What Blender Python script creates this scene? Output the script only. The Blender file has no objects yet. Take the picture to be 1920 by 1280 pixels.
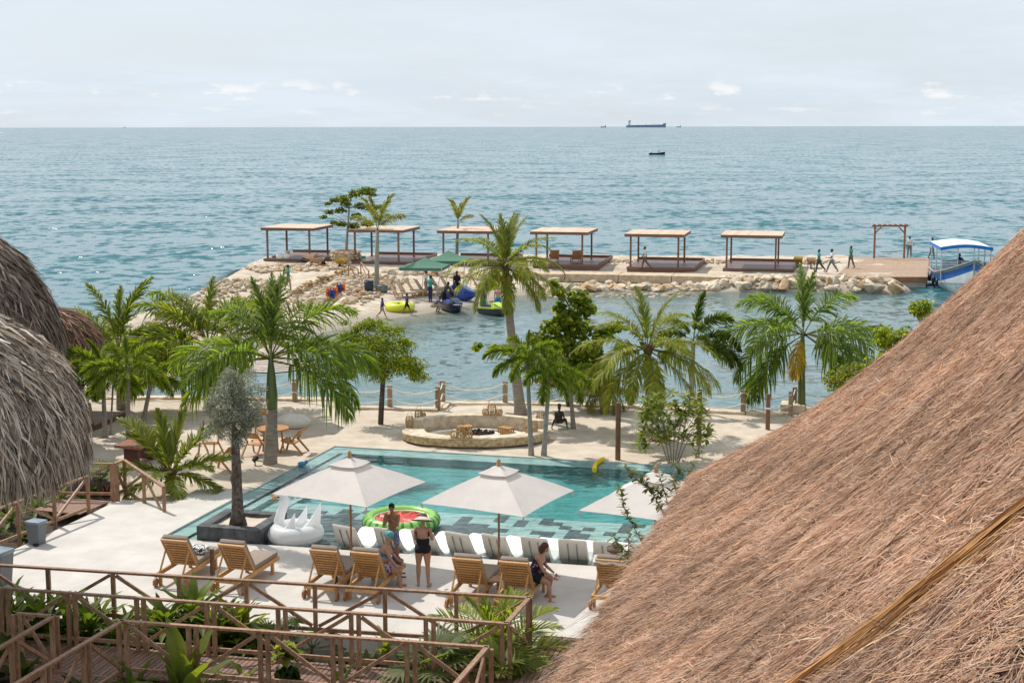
import bpy, math, random
import numpy as np
from mathutils import Vector, Matrix, Euler
from mathutils import noise as mnoise
R = random.Random(11); NR = np.random.default_rng(11)
sc = bpy.context.scene; COL = sc.collection
rad = math.radians

# ------------------------------------------------------------------ camera
FPX = 2700.0; HC = 10.3; PITCH = math.atan(404 / FPX)
cam_d = bpy.data.cameras.new('camera'); cam = bpy.data.objects.new('camera', cam_d); COL.objects.link(cam)
cam_d.sensor_width = 36; cam_d.lens = FPX / 1920 * 36; cam_d.clip_start = .2; cam_d.clip_end = 60000
cam.location = (0, 0, HC)
cam.rotation_euler = (Matrix.Rotation(math.pi / 2 - PITCH, 4, 'X') @ Matrix.Rotation(rad(-.1), 4, 'Z')).to_euler()
sc.camera = cam

# ------------------------------------------------------------------ sun and sky
SUNV = Vector((-1.07, 1.17, 1.9)).normalized()          # towards the sun: ahead and to the left, about 50 degrees up
sun_d = bpy.data.lights.new('sun', 'SUN'); sun = bpy.data.objects.new('sun', sun_d); COL.objects.link(sun)
sun_d.energy = 4.4; sun_d.angle = rad(.55); sun_d.color = (1, .955, .885)
sun.rotation_euler = SUNV.to_track_quat('Z', 'Y').to_euler()
w = bpy.data.worlds.new('World'); sc.world = w; w.use_nodes = True
wn = w.node_tree.nodes; wl = w.node_tree.links; wn.clear()
def N(t, **k):
    n = wn.new(t)
    for a, b in k.items(): setattr(n, a, b)
    return n
def WM(op, a, b=None, clamp=False):
    n = N('ShaderNodeMath', operation=op, use_clamp=clamp)
    for i, x in enumerate((a, b)):
        if x is None: continue
        if isinstance(x, (int, float)): n.inputs[i].default_value = x
        else: wl.new(x, n.inputs[i])
    return n.outputs[0]
sky = N('ShaderNodeTexSky', sky_type='NISHITA', sun_disc=False)
sky.sun_elevation = math.asin(SUNV.z); sky.sun_rotation = math.atan2(SUNV.x, SUNV.y)
sky.air_density = 1.0; sky.dust_density = 1.6; sky.ozone_density = 1.0; sky.altitude = 5
tc = N('ShaderNodeTexCoord'); sep = N('ShaderNodeSeparateXYZ'); wl.new(tc.outputs['Generated'], sep.inputs[0])
az = WM('ARCTAN2', sep.outputs[0], sep.outputs[1]); el = sep.outputs[2]
def skynoise(sx, sy, detail, lo, hi, off=0):
    c = N('ShaderNodeCombineXYZ'); wl.new(WM('MULTIPLY', az, sx), c.inputs[0]); wl.new(WM('MULTIPLY', el, sy), c.inputs[1]); c.inputs[2].default_value = off
    n = N('ShaderNodeTexNoise'); n.inputs['Scale'].default_value = 1; n.inputs['Detail'].default_value = detail; n.inputs['Roughness'].default_value = .6
    wl.new(c.outputs[0], n.inputs['Vector'])
    m = N('ShaderNodeMapRange', interpolation_type='SMOOTHSTEP'); m.inputs[1].default_value = lo; m.inputs[2].default_value = hi
    wl.new(n.outputs[0], m.inputs[0]); return m.outputs[0]
def band(a, b, c, d):
    m1 = N('ShaderNodeMapRange', interpolation_type='SMOOTHSTEP'); m1.inputs[1].default_value = a; m1.inputs[2].default_value = b; wl.new(el, m1.inputs[0])
    m2 = N('ShaderNodeMapRange', interpolation_type='SMOOTHSTEP'); m2.inputs[1].default_value = c; m2.inputs[2].default_value = d; m2.inputs[3].default_value = 1; m2.inputs[4].default_value = 0; wl.new(el, m2.inputs[0])
    return WM('MULTIPLY', m1.outputs[0], m2.outputs[0])
bg = N('ShaderNodeBackground'); bg.inputs[1].default_value = .1
out = N('ShaderNodeOutputWorld')
def wmix(fac, a, b):
    m = N('ShaderNodeMix', data_type='RGBA')
    if isinstance(fac, (int, float)): m.inputs[0].default_value = fac
    else: wl.new(fac, m.inputs[0])
    for i, x in ((6, a), (7, b)):
        if isinstance(x, tuple): m.inputs[i].default_value = (*x, 1)
        else: wl.new(x, m.inputs[i])
    return m.outputs[2]
veil = WM('ADD', .80, WM('MULTIPLY', skynoise(5, 26, 5, .3, .75), .28))                      # thin high cloud over the whole sky
c0 = wmix(veil, sky.outputs[0], (7.65, 8.5, 9.35))
c1 = wmix(WM('MULTIPLY', WM('MULTIPLY', skynoise(9, 90, 4, .42, .62, 7), band(.0, .012, .03, .05)), .55), c0, (6.9, 7.9, 8.8))   # grey-blue low bank
puff = WM('MULTIPLY', skynoise(30, 95, 7, .53, .66, 5.1), band(.016, .019, .023, .034))
puff2 = WM('MULTIPLY', skynoise(34, 150, 6, .54, .7, 9.1), band(.004, .008, .012, .018))
c2 = wmix(WM('MULTIPLY', puff, .85), c1, (9.7, 9.7, 9.7))
c3 = wmix(WM('MULTIPLY', puff2, .5), c2, (9.3, 9.4, 9.5))
wl.new(c3, bg.inputs[0]); wl.new(bg.outputs[0], out.inputs[0])
vs = sc.view_settings; vs.view_transform = 'Standard'; vs.look = 'None'; vs.exposure = 0.0; vs.gamma = 1; vs.use_curve_mapping = False
cy = sc.cycles
cy.max_bounces = 7; cy.diffuse_bounces = 4; cy.glossy_bounces = 3; cy.transmission_bounces = 4; cy.transparent_max_bounces = 10
cy.caustics_reflective = False; cy.caustics_refractive = False; cy.sample_clamp_indirect = 6

# ------------------------------------------------------------------ helpers
cpt, spt = math.cos(PITCH), math.sin(PITCH)
def G(px, py, z=0.0):
    """the ground point, at height z, that lies on a bearing of the photograph"""
    a = (px - 960) / FPX; b = (640 - py) / FPX
    t = (z - HC) / (-spt + b * cpt)
    return Vector((a * t, (cpt + b * spt) * t, z))
def HZ(py, y):
    b = (640 - py) / FPX
    return HC + y * (-spt + b * cpt) / (cpt + b * spt)
def GX(px, y, z):
    return (px - 960) / FPX * (y * cpt - (z - HC) * spt)
def at(px, py, y):
    z = HZ(py, y); return Vector((GX(px, y, z), y, z))

_mats = {}
def mat(name, c, rough=.7, var=.18, s=4, st=(1, 1, 1), bump=0, bs=None, c2=None, spec=.3, metal=0, orand=0, trans=0, attr=None, world=False, tcol=None, coat=0, lo=.35, hi=.65):
    if name in _mats: return _mats[name]
    m = bpy.data.materials.new(name); m.use_nodes = True; nt = m.node_tree; n = nt.nodes; l = nt.links; n.clear()
    o = n.new('ShaderNodeOutputMaterial'); p = n.new('ShaderNodeBsdfPrincipled')
    t = n.new('ShaderNodeTexCoord'); mp = n.new('ShaderNodeMapping'); mp.inputs['Scale'].default_value = tuple(s * k for k in st)
    if world:
        g = n.new('ShaderNodeNewGeometry'); l.new(g.outputs['Position'], mp.inputs[0])
    else:
        oi0 = n.new('ShaderNodeObjectInfo'); ad = n.new('ShaderNodeVectorMath'); ad.operation = 'ADD'
        l.new(t.outputs['Object'], ad.inputs[0]); l.new(oi0.outputs['Location'], ad.inputs[1]); l.new(ad.outputs[0], mp.inputs[0])
    nz = n.new('ShaderNodeTexNoise'); nz.inputs['Scale'].default_value = 1; nz.inputs['Detail'].default_value = 6; nz.inputs['Roughness'].default_value = .62
    l.new(mp.outputs[0], nz.inputs['Vector'])
    mr = n.new('ShaderNodeMapRange'); mr.inputs[1].default_value = lo; mr.inputs[2].default_value = hi; l.new(nz.outputs[0], mr.inputs[0])
    mx = n.new('ShaderNodeMix'); mx.data_type = 'RGBA'; l.new(mr.outputs[0], mx.inputs[0])
    a = tuple(max(0, k * (1 - var)) for k in c); b = c2 if c2 else tuple(min(1, k * (1 + var)) for k in c)
    mx.inputs[6].default_value = (*a, 1); mx.inputs[7].default_value = (*b, 1)
    col = mx.outputs[2]
    if attr:
        at_ = n.new('ShaderNodeAttribute'); at_.attribute_name = attr
        m2 = n.new('ShaderNodeMix'); m2.data_type = 'RGBA'; m2.blend_type = 'MULTIPLY'; m2.inputs[0].default_value = 1
        l.new(col, m2.inputs[6]); l.new(at_.outputs['Color'], m2.inputs[7]); col = m2.outputs[2]
    if orand:
        oi = n.new('ShaderNodeObjectInfo'); h = n.new('ShaderNodeHueSaturation')
        r1 = n.new('ShaderNodeMapRange'); r1.inputs[3].default_value = 1 - orand; r1.inputs[4].default_value = 1 + orand
        l.new(oi.outputs['Random'], r1.inputs[0]); l.new(r1.outputs[0], h.inputs['Value']); l.new(col, h.inputs['Color']); col = h.outputs[0]
    l.new(col, p.inputs['Base Color'])
    p.inputs['Roughness'].default_value = rough; p.inputs['Specular IOR Level'].default_value = spec; p.inputs['Metallic'].default_value = metal
    p.inputs['Coat Weight'].default_value = coat
    if bump:
        nb = n.new('ShaderNodeTexNoise'); nb.inputs['Scale'].default_value = bs or 6; nb.inputs['Detail'].default_value = 5; l.new(mp.outputs[0], nb.inputs['Vector'])
        bp = n.new('ShaderNodeBump'); bp.inputs['Strength'].default_value = min(1, bump); bp.inputs['Distance'].default_value = .02; l.new(nb.outputs[0], bp.inputs['Height']); l.new(bp.outputs[0], p.inputs['Normal'])
    sh = p.outputs[0]
    if trans:
        tr = n.new('ShaderNodeBsdfTranslucent')
        if tcol:
            hm = n.new('ShaderNodeMix'); hm.data_type = 'RGBA'; hm.blend_type = 'MULTIPLY'; hm.inputs[0].default_value = 1; hm.inputs[7].default_value = (*tcol, 1); l.new(col, hm.inputs[6]); l.new(hm.outputs[2], tr.inputs[0])
        else: l.new(col, tr.inputs[0])
        ms = n.new('ShaderNodeMixShader'); ms.inputs[0].default_value = trans; l.new(sh, ms.inputs[1]); l.new(tr.outputs[0], ms.inputs[2]); sh = ms.outputs[0]
    l.new(sh, o.inputs[0]); _mats[name] = m; return m

class MB:
    def __init__(s): s.v = []; s.f = []; s.m = []
    def add(s, vs, fs, mi=0):
        o = len(s.v); s.v.extend([tuple(v) for v in vs]); s.f.extend([[i + o for i in f] for f in fs]); s.m.extend([mi] * len(fs)); return s
    def box(s, c, d, rz=0, mi=0, M=None):
        x, y, z = (k / 2 for k in d); vs = [Vector((a * x, b * y, e * z)) for e in (-1, 1) for b in (-1, 1) for a in (-1, 1)]
        M = M or Matrix.Rotation(rz, 3, 'Z'); c = Vector(c)
        return s.add([M @ v + c for v in vs], [(0, 2, 3, 1), (4, 5, 7, 6), (0, 1, 5, 4), (2, 6, 7, 3), (0, 4, 6, 2), (1, 3, 7, 5)], mi)
    def beam(s, p, q, wd, h, mi=0, up=(0, 0, 1)):
        p = Vector(p); q = Vector(q); d = (q - p).normalized(); up = Vector(up)
        if abs(d.dot(up)) > .95: up = Vector((0, 1, 0))
        sd = d.cross(up).normalized() * wd / 2; u = sd.cross(d).normalized() * h / 2
        vs = [p - sd - u, p + sd - u, p - sd + u, p + sd + u, q - sd - u, q + sd - u, q - sd + u, q + sd + u]
        return s.add(vs, [(0, 2, 3, 1), (4, 5, 7, 6), (0, 1, 5, 4), (2, 6, 7, 3), (0, 4, 6, 2), (1, 3, 7, 5)], mi)
    def tube(s, pts, r, n=8, mi=0, cap=True):
        pts = [Vector(p) for p in pts]; k = len(pts); rs = r if isinstance(r, (list, tuple)) else [r] * k
        vs = []; ref = None
        for i, p in enumerate(pts):
            d = (pts[min(i + 1, k - 1)] - pts[max(i - 1, 0)]).normalized()
            if ref is None: ref = Vector((1, 0, 0)) if abs(d.x) < .8 else Vector((0, 1, 0))
            a = d.cross(ref).normalized(); b = a.cross(d).normalized() * -1; ref = -(a.cross(d)).normalized() if False else ref
            for j in range(n):
                t = 2 * math.pi * j / n; vs.append(p + a * math.cos(t) * rs[i] + b * math.sin(t) * rs[i])
        fs = [(i * n + j, i * n + (j + 1) % n, (i + 1) * n + (j + 1) % n, (i + 1) * n + j) for i in range(k - 1) for j in range(n)]
        if cap: fs += [tuple(reversed(range(n))), tuple((k - 1) * n + j for j in range(n))]
        return s.add(vs, fs, mi)
    def lathe(s, prof, n=20, c=(0, 0, 0), mi=0, sx=1, sy=1):
        vs = [(c[0] + r * math.cos(2 * math.pi * j / n) * sx, c[1] + r * math.sin(2 * math.pi * j / n) * sy, c[2] + z) for r, z in prof for j in range(n)]
        k = len(prof); fs = [(i * n + j, i * n + (j + 1) % n, (i + 1) * n + (j + 1) % n, (i + 1) * n + j) for i in range(k - 1) for j in range(n)]
        return s.add(vs, fs, mi)
    def ell(s, c, r, M=None, nu=14, nv=9, mi=0):
        M = M or Matrix.Identity(3); c = Vector(c); r = (r, r, r) if isinstance(r, (int, float)) else r
        vs = [c + M @ Vector((0, 0, r[2]))]
        for i in range(1, nv):
            a = math.pi * i / nv
            for j in range(nu):
                b = 2 * math.pi * j / nu; vs.append(c + M @ Vector((r[0] * math.sin(a) * math.cos(b), r[1] * math.sin(a) * math.sin(b), r[2] * math.cos(a))))
        vs.append(c + M @ Vector((0, 0, -r[2]))); L = len(vs) - 1
        fs = [(0, 1 + j, 1 + (j + 1) % nu) for j in range(nu)]
        for i in range(nv - 2): fs += [(1 + i * nu + j, 1 + (i + 1) * nu + j, 1 + (i + 1) * nu + (j + 1) % nu, 1 + i * nu + (j + 1) % nu) for j in range(nu)]
        b0 = 1 + (nv - 2) * nu; fs += [(L, b0 + (j + 1) % nu, b0 + j) for j in range(nu)]
        return s.add(vs, fs, mi)
    def prism(s, poly, z0, z1, mi=0):
        n = len(poly); vs = [(p[0], p[1], z0) for p in poly] + [(p[0], p[1], z1) for p in poly]
        return s.add(vs, [tuple(reversed(range(n))), tuple(range(n, 2 * n))] + [(i, (i + 1) % n, n + (i + 1) % n, n + i) for i in range(n)], mi)
    def grid(s, fn, nu, nv, mi=0):
        vs = [fn(i / nu, j / nv) for i in range(nu + 1) for j in range(nv + 1)]
        return s.add(vs, [(i * (nv + 1) + j, (i + 1) * (nv + 1) + j, (i + 1) * (nv + 1) + j + 1, i * (nv + 1) + j + 1) for i in range(nu) for j in range(nv)], mi)
    def mesh(s, name, mats, smooth=False):
        me = bpy.data.meshes.new(name); me.from_pydata(s.v, [], s.f)
        for m in (mats if isinstance(mats, (list, tuple)) else [mats]): me.materials.append(m)
        if any(s.m): me.polygons.foreach_set('material_index', s.m)
        if smooth: me.shade_smooth() if smooth is True else me.shade_smooth()
        if smooth == 'auto':
            me.set_sharp_from_angle(angle=rad(38))
        me.update(); return me
    def build(s, name, mats, parent=None, smooth=False, **tagk):
        if parent is not None and tagk.pop('wo', False):
            L = parent.location; s.v = [(a - L[0], b - L[1], c - L[2]) for a, b, c in s.v]
        return obj(name, s.mesh(name, mats, smooth), parent, **tagk)
def obj(name, me, parent=None, loc=None, rz=None, **k):
    o = bpy.data.objects.new(name, me); COL.objects.link(o)
    if parent is not None: o.parent = parent
    if loc is not None: o.location = loc
    if rz is not None: o.rotation_euler = (0, 0, rz)
    for a, b in k.items():
        if b: o[a] = b
    return o
def thing(name, label, cat, loc=(0, 0, 0), rz=0, group=None):
    o = bpy.data.objects.new(name, None); COL.objects.link(o); o.location = loc; o.rotation_euler = (0, 0, rz); o.empty_display_size = .1
    o['label'] = label; o['category'] = cat
    if group: o['group'] = group
    return o
def dup(root, loc, rz, label=None, scale=None):
    def cp(o, par):
        c = o.copy(); COL.objects.link(c)
        if par is not None: c.parent = par
        for ch in kids.get(o.name, []): cp(ch, c)
        return c
    kids = {}
    def walk(o):
        kids[o.name] = list(o.children)
        for c in o.children: walk(c)
    walk(root); r = cp(root, None); r.location = loc; r.rotation_euler = (0, 0, rz)
    if scale: r.scale = (scale,) * 3
    if label: r['label'] = label
    return r
def npmesh(name, V, F, m, colr=None, parent=None, smooth=False, **k):
    """V (n,3), F (m,k) arrays -> one mesh object; colr (m,3) per-face colour"""
    V = np.asarray(V, np.float32); F = np.asarray(F, np.int32); kk = F.shape[1]
    me = bpy.data.meshes.new(name); me.vertices.add(len(V)); me.vertices.foreach_set('co', V.ravel())
    me.loops.add(F.size); me.loops.foreach_set('vertex_index', F.ravel())
    me.polygons.add(len(F)); me.polygons.foreach_set('loop_start', np.arange(0, F.size, kk, dtype=np.int32))
    if colr is not None:
        a = me.attributes.new('tint', 'FLOAT_COLOR', 'FACE'); c4 = np.ones((len(F), 4), np.float32); c4[:, :3] = colr; a.data.foreach_set('color', c4.ravel())
    for mm in (m if isinstance(m, list) else [m]): me.materials.append(mm)
    me.update(calc_edges=True)
    if smooth: me.shade_smooth()
    return obj(name, me, parent, **k)
def fbm(x, y, z=0, o=4): return mnoise.fractal((x, y, z), 1, 2, o)

# ------------------------------------------------------------------ materials
WOODD = mat('dark_deck_wood', (.15, .07, .045), .6, .3, 6, (1, 8, 8), .3, 8, orand=.18)
RAILW = mat('rail_wood', (.30, .15, .078), .5, .3, 5, (3, 3, 1), .25, 8, c2=(.40, .23, .135), orand=.1, spec=.4)
TEAK = mat('teak', (.50, .245, .075), .5, .25, 7, (6, 1, 6), .2, 8, c2=(.62, .34, .13), orand=.14, spec=.4)
TEAKD = mat('teak_brown', (.36, .17, .075), .5, .25, 7, (1, 6, 6), .2, 8, orand=.12, spec=.4)
CUSH = mat('taupe_cushion', (.29, .23, .185), .9, .08, 12, bump=.2, bs=30)
WHITEP = mat('white_resin', (.80, .76, .70), .35, .03, 3, spec=.5)
FABRIC = mat('cream_canvas', (.70, .635, .585), .85, .04, 3, trans=.22, bump=.1, bs=40)
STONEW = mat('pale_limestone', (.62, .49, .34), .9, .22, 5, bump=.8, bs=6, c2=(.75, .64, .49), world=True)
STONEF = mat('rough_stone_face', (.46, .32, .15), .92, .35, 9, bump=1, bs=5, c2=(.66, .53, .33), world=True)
BLACK = mat('black_plastic', (.015, .016, .018), .5)
WHITE = mat('white_paint', (.8, .8, .78), .4, .04)
GREYP = mat('grey_plastic', (.16, .175, .19), .45, .06)
METAL = mat('pale_metal', (.62, .64, .64), .35, .06, metal=.6)
ROPE = mat('white_rope', (.72, .68, .58), .9, .15, 40)
POSTW = mat('weathered_post', (.34, .24, .15), .85, .3, 8, (4, 4, 1), .5, 6, orand=.15)
POSTD = mat('brown_log', (.19, .10, .055), .75, .3, 8, (4, 4, 1), .5, 6)
RATTAN = mat('rattan', (.48, .29, .12), .7, .25, 30, bump=.4)
# ================================================================== SETTING
SEA = -1.2; SAND = -.1; JET = -.45
def sdist(px_, py_, poly):
    """signed distance (inside positive) of points to a polygon"""
    P = np.asarray(poly, float); d = np.full(px_.shape, 1e9); ins = np.zeros(px_.shape, bool)
    for i in range(len(P)):
        a = P[i]; b = P[(i + 1) % len(P)]; e = b - a; wx = px_ - a[0]; wy = py_ - a[1]
        t = np.clip((wx * e[0] + wy * e[1]) / (e @ e + 1e-12), 0, 1)
        d = np.minimum(d, np.hypot(wx - t * e[0], wy - t * e[1]))
        c = ((a[1] > py_) != (b[1] > py_)); xi = a[0] + (py_ - a[1]) / (b[1] - a[1] + 1e-12) * (b[0] - a[0]); ins ^= c & (px_ < xi)
    return np.where(ins, d, -d)
def pdist(px_, py_, line):
    P = np.asarray(line, float); d = np.full(px_.shape, 1e9)
    for i in range(len(P) - 1):
        a = P[i]; b = P[i + 1]; e = b - a; wx = px_ - a[0]; wy = py_ - a[1]; t = np.clip((wx * e[0] + wy * e[1]) / (e @ e), 0, 1)
        d = np.minimum(d, np.hypot(wx - t * e[0], wy - t * e[1]))
    return d
g2 = lambda px, py, z: tuple(G(px, py, z)[:2])
lag_line = [(-17.6, 54.6)] + [g2(*p, SEA) for p in ((296, 700), (318, 672), (372, 655), (450, 645), (530, 634), (610, 622), (690, 603), (775, 590), (850, 578), (905, 567), (955, 556), (1020, 549), (1085, 544), (1200, 546), (1400, 547), (1560, 549), (1690, 551))]
beach_line = lag_line[5:13]
sea_line = [g2(*p, SEA) for p in ((1700, 520), (1600, 494), (1400, 495), (1100, 493), (800, 489), (600, 489), (490, 493), (462, 504), (430, 524), (395, 548), (330, 576), (250, 596), (190, 612), (60, 640))] + [(-40, 66), (-40, 54.6)]
spit = lag_line + sea_line
def spit_h(X, Y):
    d = sdist(X, Y, spit); db = pdist(X, Y, beach_line)
    wb = np.clip((15 - db) / 5, 0, 1); wb = wb * wb * (3 - 2 * wb)
    zr = SEA + np.clip((d + .35) * .62, -1.0, .75); zb = SEA + np.clip(d * .062, -1.0, .75)
    z = zr * (1 - wb) + zb * wb
    return z, d
def zspit(x, y):
    z, _ = spit_h(np.array([float(x)]), np.array([float(y)])); return float(z[0])
xs = np.arange(-42, 46, .55); ys = np.arange(54.4, 132, .55); X, Y = np.meshgrid(xs, ys, indexing='ij')
Z, D_ = spit_h(X, Y)
nz = np.array([[fbm(x * .45, y * .45) for y in ys] for x in xs]); rough = np.where(D_ > 2.5, .05, .16)
dbz = pdist(X, Y, beach_line); Z = Z + nz * np.where(dbz < 12, .025, rough)
nx, ny = X.shape; ii, jj = np.meshgrid(np.arange(nx - 1), np.arange(ny - 1), indexing='ij'); a = (ii * ny + jj).ravel()
F4 = np.stack([a, a + ny, a + ny + 1, a + 1], 1); keep = (D_.ravel()[F4].max(1) > -5)
def ground_mat(name, dry, dry2, wet, wz0, wz1, bs=3):
    m = mat(name, dry, .95, 0, 1.2, bump=.7, bs=bs, c2=dry2, world=True, spec=.15)
    nt = m.node_tree; n = nt.nodes; l = nt.links; p = n['Principled BSDF']
    src = p.inputs['Base Color'].links[0].from_socket
    g = n.new('ShaderNodeNewGeometry'); sx = n.new('ShaderNodeSeparateXYZ'); l.new(g.outputs['Position'], sx.inputs[0])
    mr = n.new('ShaderNodeMapRange'); mr.inputs[1].default_value = wz0; mr.inputs[2].default_value = wz1; l.new(sx.outputs[2], mr.inputs[0])
    mx = n.new('ShaderNodeMix'); mx.data_type = 'RGBA'; mx.inputs[6].default_value = (*wet, 1); l.new(mr.outputs[0], mx.inputs[0]); l.new(src, mx.inputs[7])
    l.new(mx.outputs[2], p.inputs['Base Color']); return m
SPITM = ground_mat('pale_rubble_sand', (.39, .315, .235), (.60, .52, .425), (.31, .265, .215), -1.16, -.98, 5)
npmesh('beach_ground', np.stack([X, Y, Z], -1).reshape(-1, 3), F4[keep], SPITM, smooth=True, kind='structure')

# sea and lagoon: one sheet to the horizon; the murk of the water column grows with its depth
xs = np.arange(-60, 60.1, 1.0); ys = np.arange(52.0, 140.1, 1.0); X, Y = np.meshgrid(xs, ys, indexing='ij')
Zb, D_ = spit_h(X, Y); depth = np.maximum(0, SEA - Zb); turb = 1 - np.exp(-depth * 4.2)
turb = np.where(D_ < -6, 1, turb)
lagpoly = lag_line + [(27.5, 97), (30, 52), (-17.6, 52)]; ld = sdist(X, Y, lagpoly); calm = np.clip(ld / 6 + .5, 0, 1)
nx, ny = X.shape; V = np.stack([X, Y, np.full_like(X, SEA)], -1).reshape(-1, 3)
ii, jj = np.meshgrid(np.arange(nx - 1), np.arange(ny - 1), indexing='ij'); a = (ii * ny + jj).ravel(); F4 = np.stack([a, a + ny, a + ny + 1, a + 1], 1)
S = 16000; nb = len(V); V = np.vstack([V, [(-60, 52, SEA), (60, 52, SEA), (60, 140, SEA), (-60, 140, SEA), (-S, 52, SEA), (S, 52, SEA), (S, S, SEA), (-S, S, SEA), (-S, -S, SEA), (S, -S, SEA)]])
F4 = np.vstack([F4, np.array([(1, 5, 6, 2), (2, 6, 7, 3), (3, 7, 4, 0)]) + nb])
sea = npmesh('sea', V, F4, [], kind='structure')
for nm, arr, dv in (('turb', turb, 1.0), ('calm', calm, 0.0)):
    at_ = sea.data.attributes.new(nm, 'FLOAT', 'POINT'); at_.data.foreach_set('value', np.concatenate([arr.ravel(), np.full(10, dv)]).astype(np.float32))
SWK = 2.1
def sea_mat():
    m = bpy.data.materials.new('sea_water'); m.use_nodes = True; nt = m.node_tree; n = nt.nodes; l = nt.links; n.clear()
    o = n.new('ShaderNodeOutputMaterial'); p = n.new('ShaderNodeBsdfPrincipled'); g = n.new('ShaderNodeNewGeometry')
    def noise(sx, sy, det, ro=.6, off=0):
        mp = n.new('ShaderNodeMapping'); mp.inputs['Scale'].default_value = (sx, sy, 1); mp.inputs['Location'].default_value = (off, off, 0); mp.inputs['Rotation'].default_value = (0, 0, rad(-8)); l.new(g.outputs['Position'], mp.inputs[0])
        t = n.new('ShaderNodeTexNoise'); t.inputs['Scale'].default_value = 1; t.inputs['Detail'].default_value = det; t.inputs['Roughness'].default_value = ro; l.new(mp.outputs[0], t.inputs['Vector']); return t.outputs[0]
    def M_(op, a, b):
        x = n.new('ShaderNodeMath'); x.operation = op
        for i, k in enumerate((a, b)):
            if isinstance(k, (int, float)): x.inputs[i].default_value = k
            else: l.new(k, x.inputs[i])
        return x.outputs[0]
    ca = n.new('ShaderNodeAttribute'); ca.attribute_name = 'calm'; ta = n.new('ShaderNodeAttribute'); ta.attribute_name = 'turb'
    def slopes(sx, sy, det, ro, off):
        mp = n.new('ShaderNodeMapping'); mp.inputs['Scale'].default_value = (sx, sy, 1); mp.inputs['Location'].default_value = (off, off, 0); mp.inputs['Rotation'].default_value = (0, 0, rad(-8)); l.new(g.outputs['Position'], mp.inputs[0])
        t = n.new('ShaderNodeTexNoise'); t.inputs['Scale'].default_value = 1; t.inputs['Detail'].default_value = det; t.inputs['Roughness'].default_value = ro; l.new(mp.outputs[0], t.inputs['Vector'])
        v = n.new('ShaderNodeVectorMath'); v.operation = 'SUBTRACT'; v.inputs[1].default_value = (.5, .5, .5); l.new(t.outputs['Color'], v.inputs[0]); return v.outputs[0]
    def VM(op, a, b):
        v = n.new('ShaderNodeVectorMath'); v.operation = op; l.new(a, v.inputs[0])
        if op == 'SCALE': (l.new(b, v.inputs['Scale']) if not isinstance(b, (int, float)) else v.inputs['Scale'].__setattr__('default_value', b))
        elif b is not None: (l.new(b, v.inputs[1]) if not isinstance(b, tuple) else v.inputs[1].__setattr__('default_value', b))
        return v.outputs[0]
    sl = VM('ADD', VM('SCALE', slopes(.62, .50, 3, .6, 0), SWK), VM('SCALE', slopes(.06, .09, 2, .5, 7), SWK * .45))
    sl = VM('SCALE', sl, M_('SUBTRACT', 1, M_('MULTIPLY', ca.outputs['Fac'], .8)))
    sl = VM('ADD', sl, VM('SCALE', slopes(1.6, 1.9, 3, .6, 3), SWK * .28))
    nm = VM('NORMALIZE', VM('ADD', VM('MULTIPLY', sl, (1, 1, 0)), (0, 0, 1)), None)          # wave facets
    pat = n.new('ShaderNodeMapRange'); pat.inputs[1].default_value = .35; pat.inputs[2].default_value = .68; l.new(noise(.0035, .02, 4, .6, 9), pat.inputs[0])
    cm = n.new('ShaderNodeMix'); cm.data_type = 'RGBA'; l.new(pat.outputs[0], cm.inputs[0]); cm.inputs[6].default_value = (.035, .14, .165, 1); cm.inputs[7].default_value = (.065, .175, .195, 1)
    cl = n.new('ShaderNodeMix'); cl.data_type = 'RGBA'; l.new(ca.outputs['Fac'], cl.inputs[0]); l.new(cm.outputs[2], cl.inputs[6]); cl.inputs[7].default_value = (.12, .19, .195, 1)
    l.new(cl.outputs[2], p.inputs['Base Color']); l.new(nm, p.inputs['Normal']); p.inputs['Roughness'].default_value = .1; p.inputs['IOR'].default_value = 1.33; p.inputs['Specular IOR Level'].default_value = .17
    tr = n.new('ShaderNodeBsdfTransparent'); tr.inputs[0].default_value = (.86, .9, .86, 1)
    ms = n.new('ShaderNodeMixShader'); l.new(ta.outputs['Fac'], ms.inputs[0]); l.new(tr.outputs[0], ms.inputs[1]); l.new(p.outputs[0], ms.inputs[2]); l.new(ms.outputs[0], o.inputs[0]); return m
sea.data.materials.append(sea_mat())

# ------------------------------------------------------------------ resort side: sand, deck, pool
NL = Vector((-8.92, 35.34, 0)); FL = Vector((-5.88, 45.69, 0)); UN = Vector((.976, -.216, 0)).normalized(); UF = Vector((.967, -.253, 0)).normalized()
NRr = NL + UN * 18; FRr = FL + UF * 17.5
VV = Vector((.250, .968, 0)); UU = Vector((.968, -.250, 0)); FRZ = math.atan2(UU.y, UU.x)
def pool(s, t, z=0.0):                          # s along, t across (0 = near edge, 1 = far edge)
    a = NL.lerp(NRr, s); b = FL.lerp(FRr, s); p = a.lerp(b, t); p.z = z; return p
deck_poly = [tuple(G(x, y, 0)[:2]) for x, y in ((-330, 1135), (-60, 1068), (0, 1040), (172, 960), (200, 946), (215, 940), (232, 936), (258, 935.5), (322, 939.5), (377, 912), (470, 916))]
deck_poly = deck_poly + [tuple(NL[:2]), tuple(NRr[:2])]
dr0 = G(1019, 1190, 0); dr1 = dr0 + UU * 7.0; corner = G(989, 1226, 0)
edgeL = G(-330, 1196, 0)
deck_poly += [tuple((NRr - VV * 3)[:2]), tuple((dr1)[:2]), tuple(dr0[:2])]
r1a = G(0, 1055, 1.1); r1b = G(991, 1118, 1.1); r1d = (r1b - r1a).normalized()
fa = Vector((r1b.x, r1b.y, 0)) - Vector((-r1d.y, r1d.x, 0)) * .12; fL = fa - r1d * 15.5
deck_poly += [(fa.x + .1, fa.y), (fL.x, fL.y)]
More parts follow.
